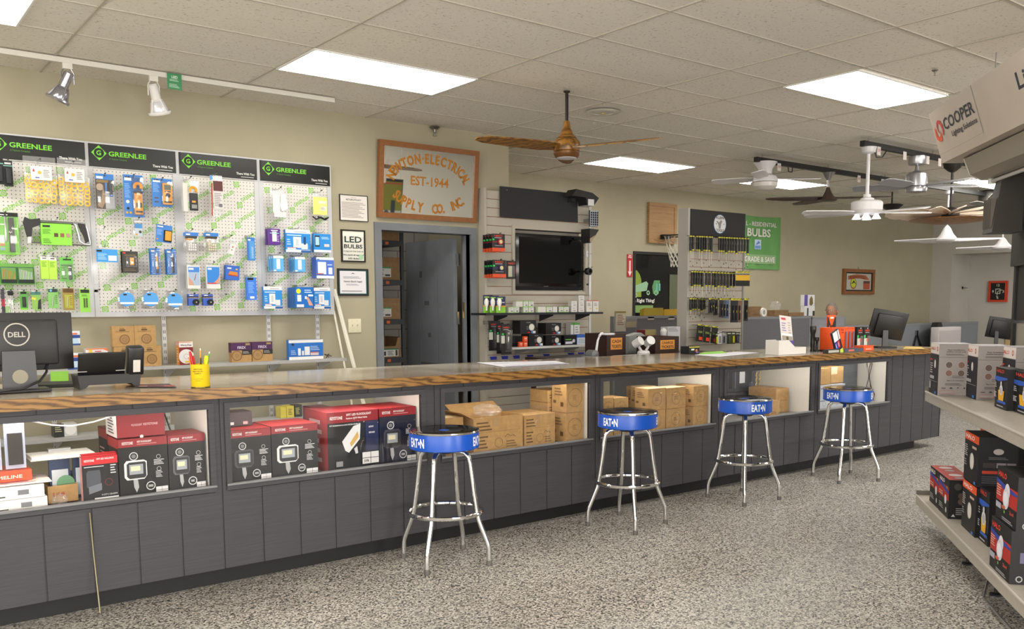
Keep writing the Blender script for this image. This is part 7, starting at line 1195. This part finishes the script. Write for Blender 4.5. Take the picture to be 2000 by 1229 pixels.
for k, bx in enumerate(((1674, 639, 1686, 679), (1687, 639, 1700, 679))):
    Y = 4.88; x0, z0, x1, z1 = bb(bx, Y); h = z1-TOP(x0); w = x1-x0; b = MB(); b.box(0, 0, 0, w, .03, h, NE); b.face((0, 0, 0), (w, 0, 0), (0, 0, h)).pr([('t', .18, .8, .08, 'NEBO', 'D84A30', .66), ('r', .2, .74, .8, .76, 'B8B8B8'), ('r', .0, .52, .25, .64, '35C45A'), ('r', 0, .12, .5, .5, 'C8C8C0'), ('r', .5, .15, .95, .6, '6A6462'), ('r', .4, .35, .6, .48, 'D85A48'), ('c', .5, .94, .03, 'D8D8D8')])
    tag(b.build('flashlight_card', None, (x0, Y, TOP(x0)+.001)), ('left', 'right')[k]+' black flashlight card standing between orange rack and phone', 'flashlight pack', 'flashlight cards on the counter')
p = tp(1713, 683); e = empty('desk_phone', (p.x+.07, 5.02, TOP(p.x)+.001), 'black desk phone beside the tilted monitor at the counter end', 'phone', None, R(15))
MB().prism([(-.1, 0), (.12, 0), (.1, .03), (-.08, .07)], -.08, .1, DKP).build('body', e); b = MB(); b.T = Matrix.Translation((-.02, -.03, .06)) @ Matrix.Rotation(R(28), 4, 'X'); b.box(-.1, 0, 0, .1, .015, .16, M('161617', .3), .003).build('display', e); b = MB(); b.T = Matrix.Translation((.1, 0, .04)) @ Matrix.Rotation(R(30), 4, 'Y'); b.box(-.02, -.02, 0, .02, .03, .18, M('1A1A1B', .35), .008).build('handset', e)
p = tp(1746, 680); e = monitor((p.x+.03, 4.98, TOP(p.x)+.001), R(-38), .36, .29, 'tilted black computer monitor seen from behind near the right counter end', False, 0, '2A2A2C', (.2, .18), .075)
for ch in kids(e):
    if ch.name.startswith(('casing', 'screen')): ch.rotation_euler[0] = R(14); ch.location = (0, .03, .02); ch.rotation_euler[1] = R(9)
sheet([(1764, 682), (1806, 682), (1800, 678), (1768, 677)], 'yellow folder of papers lying behind the tilted monitor', 'D8B868', cat='folder', name='folder')
# office area at far right
x0, z0, x1, z1 = bb((1833, 639, 1877, 675), 6.5); tag(MB().box(x0, 6.5, .721, x1, 6.62, z1, M('A8A2A2', .5), .01).box(x0+.03, 6.495, .76, x1-.03, 6.5, z1-.05, M('A09A9A', .5)).build('printer_cabinet'), 'pale grey cabinet in front of the black office chair', 'cabinet')
p = on(1868, 640, 1, 7.4); e = empty('office_chair', (p.x-.02, 7.45, 0), 'black high-back office chair at the far desk', 'chair', None, R(20))
MB().box(-.3, -.25, .42, .3, .25, .5, BC, .03).build('seat', e); zt = on(1862, 630, 1, 7.5).z
MB().prism([(-.34, .5), (.34, .5), (.36, zt-.2), (.3, zt-.06), (.16, zt), (-.16, zt), (-.3, zt-.06), (-.36, zt-.2)], .2, .3, BC).build('backrest', e); MB().tube([(0, 0, .06), (0, 0, .42)], .03, BC, 10).box(-.28, -.03, .03, .28, .03, .07, BC).box(-.03, -.28, .0, .03, .28, .07, BC).build('base', e)
p = on(1950, 660, 1, 6.6); e = monitor((p.x-.1, 6.6, .722), R(-48), .38, .33, 'black computer monitor on the far right desk before the clock wall', False, 0, '2A2A2C', (.2, .18), .20)
for ch in kids(e):
    if ch.name.startswith(('casing', 'screen')): ch.rotation_euler[0] = R(10); ch.rotation_euler[1] = R(8); ch.location = (0, .03, .0)
MB().box(.06, -.032, .36, .16, -.029, .38, M('E8D8B8', .4)).build('shiny_badge', e)
x0, z0, x1, z1 = bb((1967, 627, 1988, 668), 6.5); tag(MB().box(x0, 6.52, .721, x1, 6.54, z1, M('A08C62', .7)).box(x0, 6.5, .721, x1, 6.52, .74, M('A08C62', .7)).build('tan_divider'), 'tan board standing on the far desk right of the monitor', 'board')
x0, z0, x1, z1 = bb((1899, 657, 1966, 668), 6.42); tag(MB().box(x0, 6.32, .721, x1-.05, 6.46, .745, BLACK, .006).build('keyboard'), 'black keyboard on the far desk below the monitor', 'keyboard'); tag(MB().box(x0-.1, 6.76, .721, x1-.2, 6.96, .75, M('D8B868', .6)).build('folder'), 'yellow folder on the far desk behind the keyboard', 'folder')
x0, z0, x1, z1 = bb((1789, 652, 1809, 688), 7.8); b = MB(); b.tube([((x0+x1)/2, 7.88, z1), (x0, 7.86, z0)], .014, BLACK, 6).tube([((x0+x1)/2, 7.88, z1), (x1, 7.86, z0)], .012, BLACK, 6).box((x0+x1)/2-.03, 7.87, z1-.03, (x0+x1)/2+.03, 7.899, z1+.05, STEEL); tag(b.build('black_lanyard'), 'black cords hanging from a hook on the low partition', 'cord')
# ---------------- fan tracks and display fans ----------------
def zfor(P, py):
    lo, hi = 0., CEIL
    def yy(z): d = Vector((P.x, P.y, z))-CAM; return 614.5+SY-FPX*d.dot(Uv)/d.dot(Fv)
    for _ in range(30):
        m = (lo+hi)/2
        if yy(m) > py: lo = m
        else: hi = m
    return lo
TZ = 3.0; yA = on(1478, 307, 2, TZ).y+.08; yB = on(1684, 279, 2, TZ).y
def track(x0, x1, y, lab):
    e = empty('fan_track', (x0, y, TZ-.03), lab, 'track', 'black fan tracks'); MB().box(0, -.025, 0, x1-x0, .025, .05, M('1E1E20', .5)).build('rail', e)
    for k in range(int((x1-x0)//1.2)+1): MB().tube([(.1+1.2*k, 0, .05), (.1+1.2*k, 0, CEIL-TZ+.03)], .006, STEEL, 6).build('hanger_rod', e)
xA, xB = on(1476, 309, 1, yA).x, on(1684, 279, 1, yB).x
track(xA, 15.5, yA, 'black ceiling track carrying the white hugger fan and the brown fan'); track(xB, 14.2, yB, 'black ceiling track carrying the white five-blade fan and the nickel fan')
WF = M('D8D6D8', .35); NK = M('B4B4BA', .28, .85); DKF = M('2A2726', .45, .3)
def fan(px, Y, lab, parts, bl=None, tz=TZ-.03):
    X = on(px, 400, 1, Y).x; P = Vector((X, Y, 0)); e = empty('ceiling_fan', (X, Y, tz), lab, 'ceiling fan', 'ceiling fans')
    for nm, prof, m in parts:   # profile: radius in metres, pixel row
        MB().lathe([(r, zfor(P, py)-tz if py > 0 else -py) for r, py in prof], m, n=28).build(nm, e)
    if bl:
        py, angs, prof, m, pitch = bl; z = zfor(P, py)-tz; base = math.atan2(Y, X)-math.pi/2
        for a in angs: blade(prof, m, (0, 0, z), base+R(a), e, pitch=pitch)
    return e, P
PL = lambda L, w, r0=.1: [(r0, w*.6, w*.6), (r0+.12, w, w), (L*.85, w*1.05, w*1.05), (L*.97, w*.9, w*.9), (L, w*.5, w*.5)]
fan(1493, yA, 'white hugger ceiling fan with four blades, leftmost on the far track', [('canopy', [(.125, -.001), (.125, 317), (.075, 330), (.07, 340)], WF), ('motor_body', [(.07, 340), (.12, 345), (.135, 352), (.135, 356)], WF), ('light_globe', [(.135, 357), (.13, 365), (.09, 371), (.03, 373)], M('CFC9C4', .3))], (350, (10, 100, 165, 262), PL(.58, .07), WF, 12))
fan(1616, yA, 'brown three-blade fan with nickel canopy, second on the far track', [('canopy', [(.08, -.001), (.075, 338), (.03, 350), (.02, 352)], NK), ('downrod', [(.012, 350), (.012, 368)], NK), ('motor_body', [(.02, 366), (.03, 372), (.06, 382), (.11, 391), (.09, 393)], M('4A3A34', .4))], (388, (5, 125, 192), [(.06, .05, .05), (.2, .05, .07), (.5, .04, .06), (.66, .03, .03), (.7, .01, .01)], M('3E2A22', .4), 14))
e, P = fan(1693, yB, 'white five-blade ceiling fan on a long rod with clear lamp shades', [('canopy', [(.075, -.001), (.075, 289), (.06, 298), (.03, 301)], WF), ('downrod', [(.017, 298), (.017, 384)], WF), ('collar', [(.035, 380), (.035, 385), (.065, 388), (.065, 394)], WF), ('motor_body', [(.13, 393), (.147, 396), (.147, 411), (.12, 418), (.05, 419)], WF)], (416, (20, 92, 160, 200, 330), PL(.62, .06), WF, 10))
for k in range(4):
    a = R(90*k+30); z = zfor(P, 421)-(TZ-.03); MB().tube([(0, 0, z+.02), (.05*math.cos(a), .05*math.sin(a), z+.01), (.08*math.cos(a), .08*math.sin(a), z-.0)], .007, WF, 6).lathe([(.018, .0), (.03, -.02), (.045, -.045)], M('F0F0F4', .15, em=1.2), (.09*math.cos(a), .09*math.sin(a), z+.01), 14).build('lamp_shade', e)
fan(1788, yB, 'brushed nickel ceiling fan with grey blades, second on the near track', [('canopy', [(.085, -.001), (.085, 320), (.08, 322)], NK), ('downrod', [(.014, 320), (.02, 330), (.03, 336)], NK), ('motor_body', [(.03, 334), (.10, 340), (.105, 345), (.105, 364)], NK), ('light_ring', [(.1, 365), (.105, 368), (.1, 375), (.05, 377)], NK)], (364, (-38, 20, 178, 240), PL(.62, .07), M('8E8E92', .4), 16))
e, P = fan(1857, yB, 'windmill style fan with many pale wooden blades on a black rod', [('canopy', [(.1, -.001), (.1, 318), (.085, 328), (.04, 335), (.015, 337)], DKF), ('downrod', [(.012, 334), (.012, 408)], DKF), ('hub', [(.03, 405), (.09, 410), (.09, 422), (.04, 426)], DKF)], (418, [22.5*k+8 for k in range(14)], [(.09, .03, .03), (.3, .05, .05), (.6, .065, .065), (.66, .03, .03)], M('D9C8B4', .5), 20))
z = zfor(P, 436)-(TZ-.03); MB().lathe([(.0, z), (.2, z), (.34, z+.02), (.42, z+.035), (.41, z+.04), (.2, z+.012), (0, z+.01)], FANW, n=32, cap=False).build('wooden_bowl', e)
fan(1931, yA, 'dark grey ceiling fan half hidden behind the bell shaped fan', [('canopy', [(.09, -.001), (.09, 349), (.05, 352)], DKF), ('downrod', [(.014, 350), (.03, 366)], DKF), ('motor_body', [(.03, 362), (.12, 374), (.14, 380), (.14, 402), (.1, 406)], M('55534F', .4, .3))], (402, (10, 130, 250), PL(.6, .06), M('7A7874', .4), 12))
fan(1954, yB, 'bell shaped bronze and nickel fan near the right edge', [('canopy', [(.06, -.001), (.05, 336), (.02, 338)], DKF), ('downrod', [(.013, 335), (.014, 368)], DKF), ('motor_body', [(.03, 365), (.06, 372), (.13, 385), (.14, 400), (.13, 412)], M('7A726A', .25, .8)), ('lower_housing', [(.135, 412), (.12, 420), (.08, 427)], M('35302C', .4, .4))], (424, (160, 200, 290), PL(.5, .05), M('C8C2BC', .35), 10))
def prop(px, Y, lab, rows, angs, L):
    e, P = fan(px, Y, lab, [('canopy', [(.05, -.001), (.05, -(-.001)-.03)], WF)] if 0 else [], None)
    tz = TZ-.03; z0, z1, z2 = [zfor(P, r)-tz for r in rows]
    MB().lathe([(.06, 0), (.055, -.04), (.015, -.05)], WF, n=20).tube([(0, 0, -.05), (0, 0, z0+.02)], .012, WF, 8).build('downrod', e)
    MB().lathe([(.02, z0+.03), (.045, z0), (.08, (z0+z1)/2), (.14, z1), (.13, z1-.02), (.06, z2)], WF, n=28).build('motor_body', e)
    base = math.atan2(Y, P.x)-math.pi/2
    for a in angs: blade([(.05, .07, .07), (.16, .06, .08), (.35, .04, .06), (L, .012, .015)], WF, (0, 0, z1-.01), base+R(a), e, pitch=16, th=.012)
prop(1852, yA, 'white propeller shaped fan hanging low before the far corner', (446, 468, 474), (0, 120, 184), .66); prop(1962, yA, 'white propeller shaped fan farther right, beside the black display panel', (468, 483, 489), (10, 95, 186), .62)
p = on(1742, 400, 1, yA+.9); tz = CEIL-.002; e = empty('flush_ceiling_lamp', (p.x, p.y, tz), 'small black dish lamp hanging beyond the white five-blade fan', 'ceiling lamp'); P = p
MB().tube([(0, 0, 0), (0, 0, zfor(P, 398)-tz)], .012, BLACK, 8).build('rod', e); MB().lathe([(.12, zfor(P, 399)-tz), (.155, zfor(P, 401)-tz), (.09, zfor(P, 409)-tz), (.05, zfor(P, 412)-tz)], BLACK, n=24).build('shade', e)
p = on(1985, 345, 1, yB); e = empty('pendant_lamp', (p.x, yB, TZ-.03), 'small nickel pendant at the right picture edge', 'ceiling lamp'); MB().lathe([(.07, 0), (.07, -.03), (.03, -.08), (.015, -.1), (.015, -.16)], NK, n=20).build('canopy', e)
for k, (px, py, Y, tx, l) in enumerate(((1717, 288, yB, 'C9', 'white tag C9 on the near fan track beside the long rod fan'), (1522, 320, yA, 'D18', 'white tag on the far fan track beside the hugger fan'), (1678, 345, yA, 'D6', 'white tag on the far track left of the long rod fan'), (1724, 355, yA, 'D17', 'white tag on the far track right of the long rod fan'), (1767, 312, yB, '', 'blank white tag left of the nickel fan canopy'), (1812, 318, yB, '', 'grey tag right of the nickel fan canopy'), (1835, 328, yB, '', 'blank white tag left of the black fan canopy'))):
    x, z = at(px, py, Y-.03); z = TZ-.06; b = MB(); b.box(x-.03, Y-.031, z-.035, x+.03, Y-.028, z+.045, 'D6D0CC'); b.box(x-.01, Y-.028, z+.03, x+.01, Y-.0251, z+.045, 'D6D0CC')
    if tx: b.face((x-.03, Y-.031, z-.035), (.06, 0, 0), (0, 0, .08)).pr([('t', .5, .4, .3, tx, 'B83A34', .6, 'C')])
    tag(b.build('fan_tag'), l, 'tag')
x = on(1700, 300, 1, yB).x; tag(MB().tube([(x, yB-.03, TZ-.04), (x+.06, yB-.03, TZ-.12), (x+.16, yB-.03, TZ-.11), (x+.24, yB-.028, TZ-.035)], .006, BLACK, 6).build('looped_cable'), 'black cable looping under the near fan track', 'cable')
x = on(1535, 325, 1, yA).x; tag(MB().tube([(x, yA-.03, TZ-.04), (x+.01, yA-.03, TZ-.09), (x+.07, yA-.03, TZ-.09), (x+.08, yA-.028, TZ-.035)], .006, BLACK, 6).build('looped_cable'), 'black cable looping under the far fan track by the hugger fan', 'cable')
# ---------------- gondola at the right ----------------
GA = R(40); GD = Vector((math.cos(GA), math.sin(GA), 0)); GN = Vector((-math.sin(GA), math.cos(GA), 0)); G0 = Vector((4.581, 2.032, 0)); GR_ = R(220)
def gp(s, off, z=0): return G0+GD*s+GN*off+Vector((0, 0, z))
MET = noisy('beige_enamel', 'A39C90', 'ACA599', 30, .4); S0, S1 = 1.47, -1.2
e = empty('gondola_shelving', gp(S0, .1), 'beige steel gondola shelving with boxed downlights at the right', 'shelving', None, GR_)   # local x runs towards the camera, -y to the aisle
L_ = S0-S1; ZU, ZL = .905, .205
for z, off, nm in ((ZU, .03, 'upper_shelf'), (ZL, .0, 'base_shelf')):
    b = MB(); b.box(0, off, z-.02, L_, .56, z, MET).box(0, off-.004, z-.062, L_, off, z+.002, MET).box(0, off-.008, z-.004, L_, off-.0, z+.004, M('C4BEB4', .35)).box(0, off, z-.062, L_, off+.03, z-.058, MET)
    b.build(nm, e); MB().box(-.004, off-.004, z-.062, 0, .3, z+.03, M('6A655C', .4)).build('shelf_end', e)
b = MB(); b.box(.03, .54, .1, L_, .57, 1.36, M('8A8478', .6)); b.build('back_panel', e); b = MB(); b.box(.03, .52, 0, .07, .59, 2.25, M('1A1A1C', .5)); b.box(.07, .53, 1.38, L_, .58, 2.3, M('131315', .5)); b.box(.02, .50, 1.72, .3, .53, 2.24, M('1A1A1C', .5)); b.build('black_upper_panel', e)
for s_ in (.9, 1.45, 2.4):
    b = MB(); b.box(s_, .12, .0, s_+.035, .56, .05, M('5A5650', .4)).box(s_+.0, .12, .05, s_+.035, .17, .14, M('5A5650', .4)).lathe([(.03, 0), (.03, .008), (.008, .012), (.008, .06)], BLACK, (s_+.017, .10, 0), 12); b.build('leg', e)
b = MB(); b.tube([(1.5, .06, .14), (1.62, .0, .03), (2.3, .0, .03)], .006, STEEL, 6); b.build('floor_rail', e)
# louvered dark fixture on the black panel
pz = on(1972, 430, 1, 2.9); e = empty('louvered_fixture', gp(S0-.12, -.25, 1.97), 'dark louvered light fixture mounted on the black panel at the right edge', 'light fixture', None, GR_)
b = MB(); b.add([(-.02, -.05, -.05), (.2, -.05, -.05), (.2, .12, -.05), (-.02, .12, -.05), (.06, .0, .29), (.2, .0, .33), (.2, .12, .33), (.06, .12, .29)], [(0, 3, 2, 1), (4, 5, 6, 7), (0, 1, 5, 4), (1, 2, 6, 5), (2, 3, 7, 6), (3, 0, 4, 7)], M('3A3632', .5, .3))
for k in range(8): b.box(-.005+.024*k, -.052, -.02, -.002+.024*k, -.0, .16, M('6A645C', .4, .3))
b.build('louvered_housing', e); MB().box(.05, .12, .0, .15, .19, .2, BLACK).build('mounting_box', e)
def gbox(pl, pr_, ty, z, d, col, lab, front=(), right=(), top=(), off=None, grp='downlight boxes on the gondola', **kw):
    A, B = on(*pl, 2, z), on(*pr_, 2, z); w = abs((B-A).dot(GD)); h = zfor(A, ty)-z
    o = tag(carton_mb(w, d, h-.002, col, front, right=right, top=top, **kw).build('downlight_box', None, (A.x, A.y, z+.001), GR_), lab, 'box', grp); return o, z+h
HG = M('918A88', .5); HR = 'C8402C'
def hal(c1, c2='101014', lamp='w', red=False):
    if red: return [('r', 0, .36, 1, .72, 'B02A20'), ('p', [(0, .78), (0, .70), (.45, .60), (1, .62), (1, .66), (.4, .72)], '28409A'), ('t', .08, .83, .1, 'HALO', 'D8482C', .4), ('c', .55, .62, .15, 'DAD8E0'), ('c', .5, .47, .2, 'D0CED8', .95), ('c', .5, .47, .14, 'E4E2EA', .95), ('l', .05, .45, .3, .68, 5, 'E0B0A0'), ('r', .05, .22, .3, .33, 'A8A8B8'), ('r', .34, .26, .5, .32, 'C86040'), ('t', .72, .24, .06, '2x4', 'C84A34', .2), ('l', .4, .05, .95, .12, 2, 'A8A8B0'), ('c', .5, .22, .03, '7AC050')]
    r = [('r', 0, .84, 1, 1, c1), ('t', .08, .88, .08, 'HALO', 'F0EAE4' if c1 != '101014' else HR, .62)]
    if lamp == 'y': return r+[('p', [(0, .78), (0, .68), (.3, .66), (1, .74), (1, .78)], '2A58B8'), ('p', [(.3, .45), (.8, .45), (.75, .2), (.35, .2)], 'E0A820'), ('c', .55, .46, .13, 'D8D6DC'), ('c', .55, .45, .09, 'B4B2BC'), ('c', .55, .62, .06, 'CCCAD2'), ('r', .3, .14, 1, .2, '2A5AB8'), ('l', .04, .5, .22, .64, 3, 'B8B8C0'), ('l', .04, .26, .24, .4, 4, 'C8C8D0'), ('l', .3, .04, .9, .1, 1, 'A8A8B0')]
    return r+[('c', .58, .45, .17, 'D8D4CC', .8), ('o', .58, .45, .155, .17, 'A8A49C'), ('l', .06, .5, .3, .75, 6, 'B8B8BC'), ('l', .06, .3, .25, .45, 3, '9A9AA0'), ('r', .6, .72, .9, .77, 'C8A89C'), ('r', .8, .03, .92, .08, '3A78D0')]
WHF = [('r', 0, .8, 1, 1, 'DCD4D0'), ('t', .06, .87, .06, 'HALO', 'C84A34', .5), ('o', .8, .9, .03, .05, 'C84A34'), ('r', 0, 0, 1, .79, '1E1C24'), ('c', .62, .6, .085, 'D8D6D8', .8), ('l', .06, .4, .4, .62, 5, 'B8B8BC'), ('r', .05, .66, .3, .69, 'C84A34'), ('r', .1, .3, .6, .36, 'A8A8AC'), ('r', .05, .1, .25, .24, '9A9A9E'), ('r', .75, .02, .9, .07, '3A78D0'), ('r', 0, .26, 1, .265, 'D0D0D0')]
WHS = [('r', 0, 0, 1, 1, HG), ('r', 0, .745, 1, .75, '1E1C24'), ('t', .5, .88, .02, 'Easy Installation', '2A2626', .5, 'C'), ('t', .5, .845, .02, 'Installation instruction inside', '2A2626', .56, 'C'), ('l', .2, .78, .8, .82, 2, '5A5454')]+[('c', .3+.36*i, .6-.16*j, .062, ('5E5048', '7A5A50')[(i+j) % 2]) for i in range(2) for j in range(2)]+[('o', .3+.36*i, .6-.16*j, .06, .066, 'B8B0AC') for i in range(2) for j in range(2)]+[('l', .4, .34, .8, .4, 2, '6A6464'), ('t', .5, .29, .018, 'Easy to see instructions', '2A2626', .5, 'C'), ('l', .2, .2, .75, .25, 2, '5A5454'), ('r', .1, .14, .22, .155, '3A3636'), ('p', [(.32, .14), (.38, .17), (.44, .14)], '2A2626'), ('p', [(.54, .14), (.62, .16), (.58, .17)], '2A2626'), ('p', [(.74, .14), (.8, .14), (.77, .18)], '2A2626'), ('r', .05, .04, .48, .1, 'B86A60'), ('r', .06, .045, .47, .095, HG)]
gbox((1815, 766), (1831, 773), 669, ZU, .2, HG, 'white and grey tall downlight box at the far end of the upper shelf', WHF, WHS, topcol='BDB8BC'); gbox((1882, 772), (1901, 781.5), 672, ZU, .2, HG, 'second white and grey tall downlight box on the upper shelf', WHF, WHS, topcol='BDB8BC')
gbox((1951, 781), (1972, 791), 675, ZU, .2, HG, 'third white and grey downlight box, partly behind the black boxes', WHF, WHS, topcol='BDB8BC')
B1 = M('0F0F14', .5)
gbox((1942, 794), (1971, 803), 716, ZU, .08, B1, 'small black downlight box with yellow picture on the upper shelf', hal('101014', lamp='y')); gbox((1978, 803), (2010, 818), 723, ZU, .08, B1, 'small black downlight box cut by the right picture edge', hal('101014', lamp='y'))
RD = [('r', 0, .45, 1, .8, 'B02A20'), ('p', [(0, .86), (0, .75), (1, .62), (1, .7)], '28409A'), ('t', .06, .85, .1, 'HALO', 'E8E4E0', .5), ('c', .72, .45, .12, 'D8D6DA', .9), ('c', .4, .55, .07, '8A8488'), ('c', .85, .78, .04, '6AC050'), ('l', .1, .15, .6, .3, 3, 'A8A8A8'), ('c', .85, .2, .07, 'B8B8B8'), ('l', .1, .5, .5, .62, 2, 'E0A898')]
sd = [('c', .35, .83, .09, '3A3836'), ('c', .5, .6, .08, '4A3A34'), ('c', .5, .45, .08, '54443C'), ('l', .3, .1, .9, .3, 4, '8A8A8E'), ('p', [(.12, .06), (.2, .13), (.28, .06)], 'B8B8B8')]
tr = [('r', .05, .1, .95, .9, 'A83028'), ('c', .35, .5, .28, 'C8B8B4'), ('c', .75, .5, .2, '9A8A88')]
gbox((1815, 978), (1832, 995), 909, ZL, .14, B1, 'small red and black box at the far end of the base shelf', RD, sd, tr, topcol='B03A30'); gbox((1832.5, 996), (1850, 1014), 923, ZL, .14, B1, 'second small red and black box on the base shelf', RD, sd, tr, topcol='B03A30')
def at_s(s, off, z): return gp(s, off, z)
# tall row behind, stacked HALO boxes
o, zt = gbox((1877, 1026), (1907, 1051), 934, ZL, .2, B1, 'tall black box with orange top band, lower of the stacked pair', hal('E2531E')); A = o.location; w = max(v.co.x for v in o.data.vertices); hh = zt-ZL
RS = [('r', 0, 0, 1, 1, '15151B'), ('c', .5, .72, .06, 'B8B0AC', 1.6), ('r', .12, .4, .44, .5, '3A3034'), ('r', .46, .4, .7, .5, '8A8088'), ('r', .72, .4, .95, .5, '7A7078'), ('r', .1, .28, .9, .34, 'B83A28'), ('l', .1, .08, .9, .24, 4, '4A4A50'), ('l', .25, .56, .8, .62, 2, '6A6A6E')]
tag(carton_mb(w, .2, hh-.002, B1, hal('E2531E'), right=RS, top=[('c', .5, .5, .25, '4A4644')]).build('downlight_box', None, (A.x, A.y, zt+.004), GR_), 'tall black box with orange top band, upper of the stacked pair', 'box', 'downlight boxes on the gondola')
gbox((1909.5, 1051), (1934, 1069), 949, ZL, .12, B1, 'black downlight box with blue and yellow print beside the stacked pair', hal('101014', lamp='y'))
o, zt = gbox((1926, 1103), (1976, 1142), 1006, ZL, .2, B1, 'red and black downlight box nearest the camera, lower one', hal('', red=True), [('r', .2, .4, .9, .6, '6A6488'), ('c', .5, .75, .06, '5A4A44'), ('o', .2, .1, .04, .06, 'A8A8A8')])
if o.location: o.location = gp((o.location-G0).dot(GD), .085, ZL+.001)
o2 = tag(o.copy(), 'red and black downlight box nearest the camera, upper one', 'box', 'downlight boxes on the gondola'); COL.objects.link(o2); o2.location = gp((o.location-G0).dot(GD)-.02, .075, zt+.003)
P1_ = gp(S0-.30, -.24, ZL+.001); o = tag(carton_mb(.12, .14, .36, B1, [('t', .1, .86, .06, 'HALO', 'C8C8CC', .4), ('c', .6, .84, .06, 'D8D6DA', .8), ('l', .1, .15, .8, .7, 14, '9A9A9E')], right=[('r', 0, 0, 1, 1, '1E1214'), ('r', 0, .4, .2, .5, 'B02A20')]).build('downlight_box', None, P1_, GR_), 'tall black box with open flap behind the small red boxes', 'box', 'downlight boxes on the gondola')
f = MB(); f.obox((.06, .15, .41), .058, .003, .05, Matrix.Rotation(-.3, 3, 'X'), KRAFT2).obox((.06, -.0, .395), .058, .003, .03, Matrix.Rotation(.9, 3, 'X'), KRAFT2).build('open_flap', o)
P1_ = gp(.80, -.1, ZL+.001); tag(carton_mb(.16, .2, .55, B1, hal('E2531E')).build('downlight_box', None, P1_, GR_), 'tall black box with orange band at the right edge behind the others', 'box', 'downlight boxes on the gondola')
b = MB(); b.box(0, 0, 0, .3, .2, .02, WHITE).box(0, 0, .021, .28, .18, .03, M('C8D86A', .5)); tag(b.build('paper_stack', None, gp(.55, -.35, ZU+.23), GR_), 'papers') if 0 else None
# ---------------- hanging lighting sign ----------------
SA = R(44); SD = Vector((math.cos(SA), math.sin(SA), 0)); SN = Vector((-math.sin(SA), math.cos(SA), 0)); SRZ = SA+math.pi
e = empty('hanging_sign', G0+SD*1.57+Vector((0, 0, 2.4)), 'large beige hanging sign box with red swirl logo at the upper right', 'sign', None, SRZ)
SM = noisy('sign_vinyl', 'B3A79B', 'BBAFA3', 3, .5); zt, zb, Ls = .315, .0, 2.9
b = MB(); b.add([(0, 0, zt), (Ls, 0, zt), (Ls, .1, zb), (0, .1, zb), (0, .75, zt), (Ls, .75, zt), (Ls, .65, zb), (0, .65, zb)], [(0, 3, 2, 1), (4, 5, 6, 7), (0, 1, 5, 4), (3, 7, 6, 2), (0, 4, 7, 3), (1, 2, 6, 5)], SM)
def spt(px, py):
    P0, n = G0+SN*-.05, SN; d = ray(px, py); t = (P0-CAM).dot(n)/d.dot(n); q = CAM+d*t; return 1.57-(q-G0).dot(SD)
sw = spt(1912, 205); V_ = Vector((0, -.1, zt)); O_ = Vector((0, .1, 0))
b.face(O_+V_*.17, (sw, 0, 0), V_*.83).pr([('r', 0, -.006, 1, .0, '8A8480'), ('r', .99, 0, 1, 1, '8A8480'), ('t', .27, .46, .25, 'COOPER', '16162C', .68), ('t', .40, .25, .11, 'Lighting Solutions', '2E2A38', .55),
    ('p', [(.17, .76), (.22, .72), (.25, .6), (.25, .45), (.22, .36), (.21, .38), (.22, .5), (.2, .64), (.16, .68), (.13, .6), (.14, .45), (.12, .5), (.11, .62), (.13, .72)], 'B8322C'), ('p', [(.06, .64), (.04, .5), (.05, .36), (.1, .28), (.16, .28), (.18, .36), (.17, .52), (.145, .4), (.1, .38), (.08, .46), (.08, .58)], 'D8502A')])
x2 = spt(1989, 195); b.face(O_, (1, 0, 0), V_).pr([('t', x2, .50, .25, 'Lighting', '1C2236', .55)]); b.build('sign_box', e)
for x in (.15, 1.4, 2.6): MB().tube([(x, .35, zt), (x, .35, CEIL-2.4)], .004, STEEL, 6).build('hanger_wire', e)
e2 = empty('strip_light_fixture', G0+SD*1.45+Vector((0, 0, 2.36)), 'unlit silver strip light fixture under the hanging sign', 'light fixture', None, SRZ)
b = MB(); b.prism([(.16, .03), (.2, -.07), (.27, -.1), (.37, -.1), (.44, -.07), (.48, .03)], .12, 2.7, M('A39C90', .35, .4), ax=0); b.prism([(.158, .032), (.198, -.072), (.27, -.104), (.37, -.104), (.442, -.072), (.482, .032)], .105, .12, M('C8C4BC', .4), ax=0); b.build('housing', e2)
MB().tube([(.16, .32, -.115), (2.6, .32, -.115)], .012, M('C4C2C0', .2), 10).box(.14, .3, -.13, .165, .34, -.1, WHITE).build('tube_lamp', e2)
for x in (.3, 2.4): MB().box(x, .3, .03, x+.03, .33, .04, STEEL).build('bracket', e2)
# thin rod standing before the counter at left
p = on(196, 1203, 2, 0); tag(MB().tube([(p.x, p.y, .01), (p.x-.005, 4.635, .30), (p.x-.012, 4.633, .50)], .004, M('8A8468', .35, .7), 6).tube([(p.x-.012, p.y, .012), (p.x+.01, p.y, .012), (p.x+.012, p.y+.01, .03)], .004, M('5A584C', .4, .6), 6).build('leaning_rod'), 'thin metal rod leaning against the counter front at the far left', 'rod')
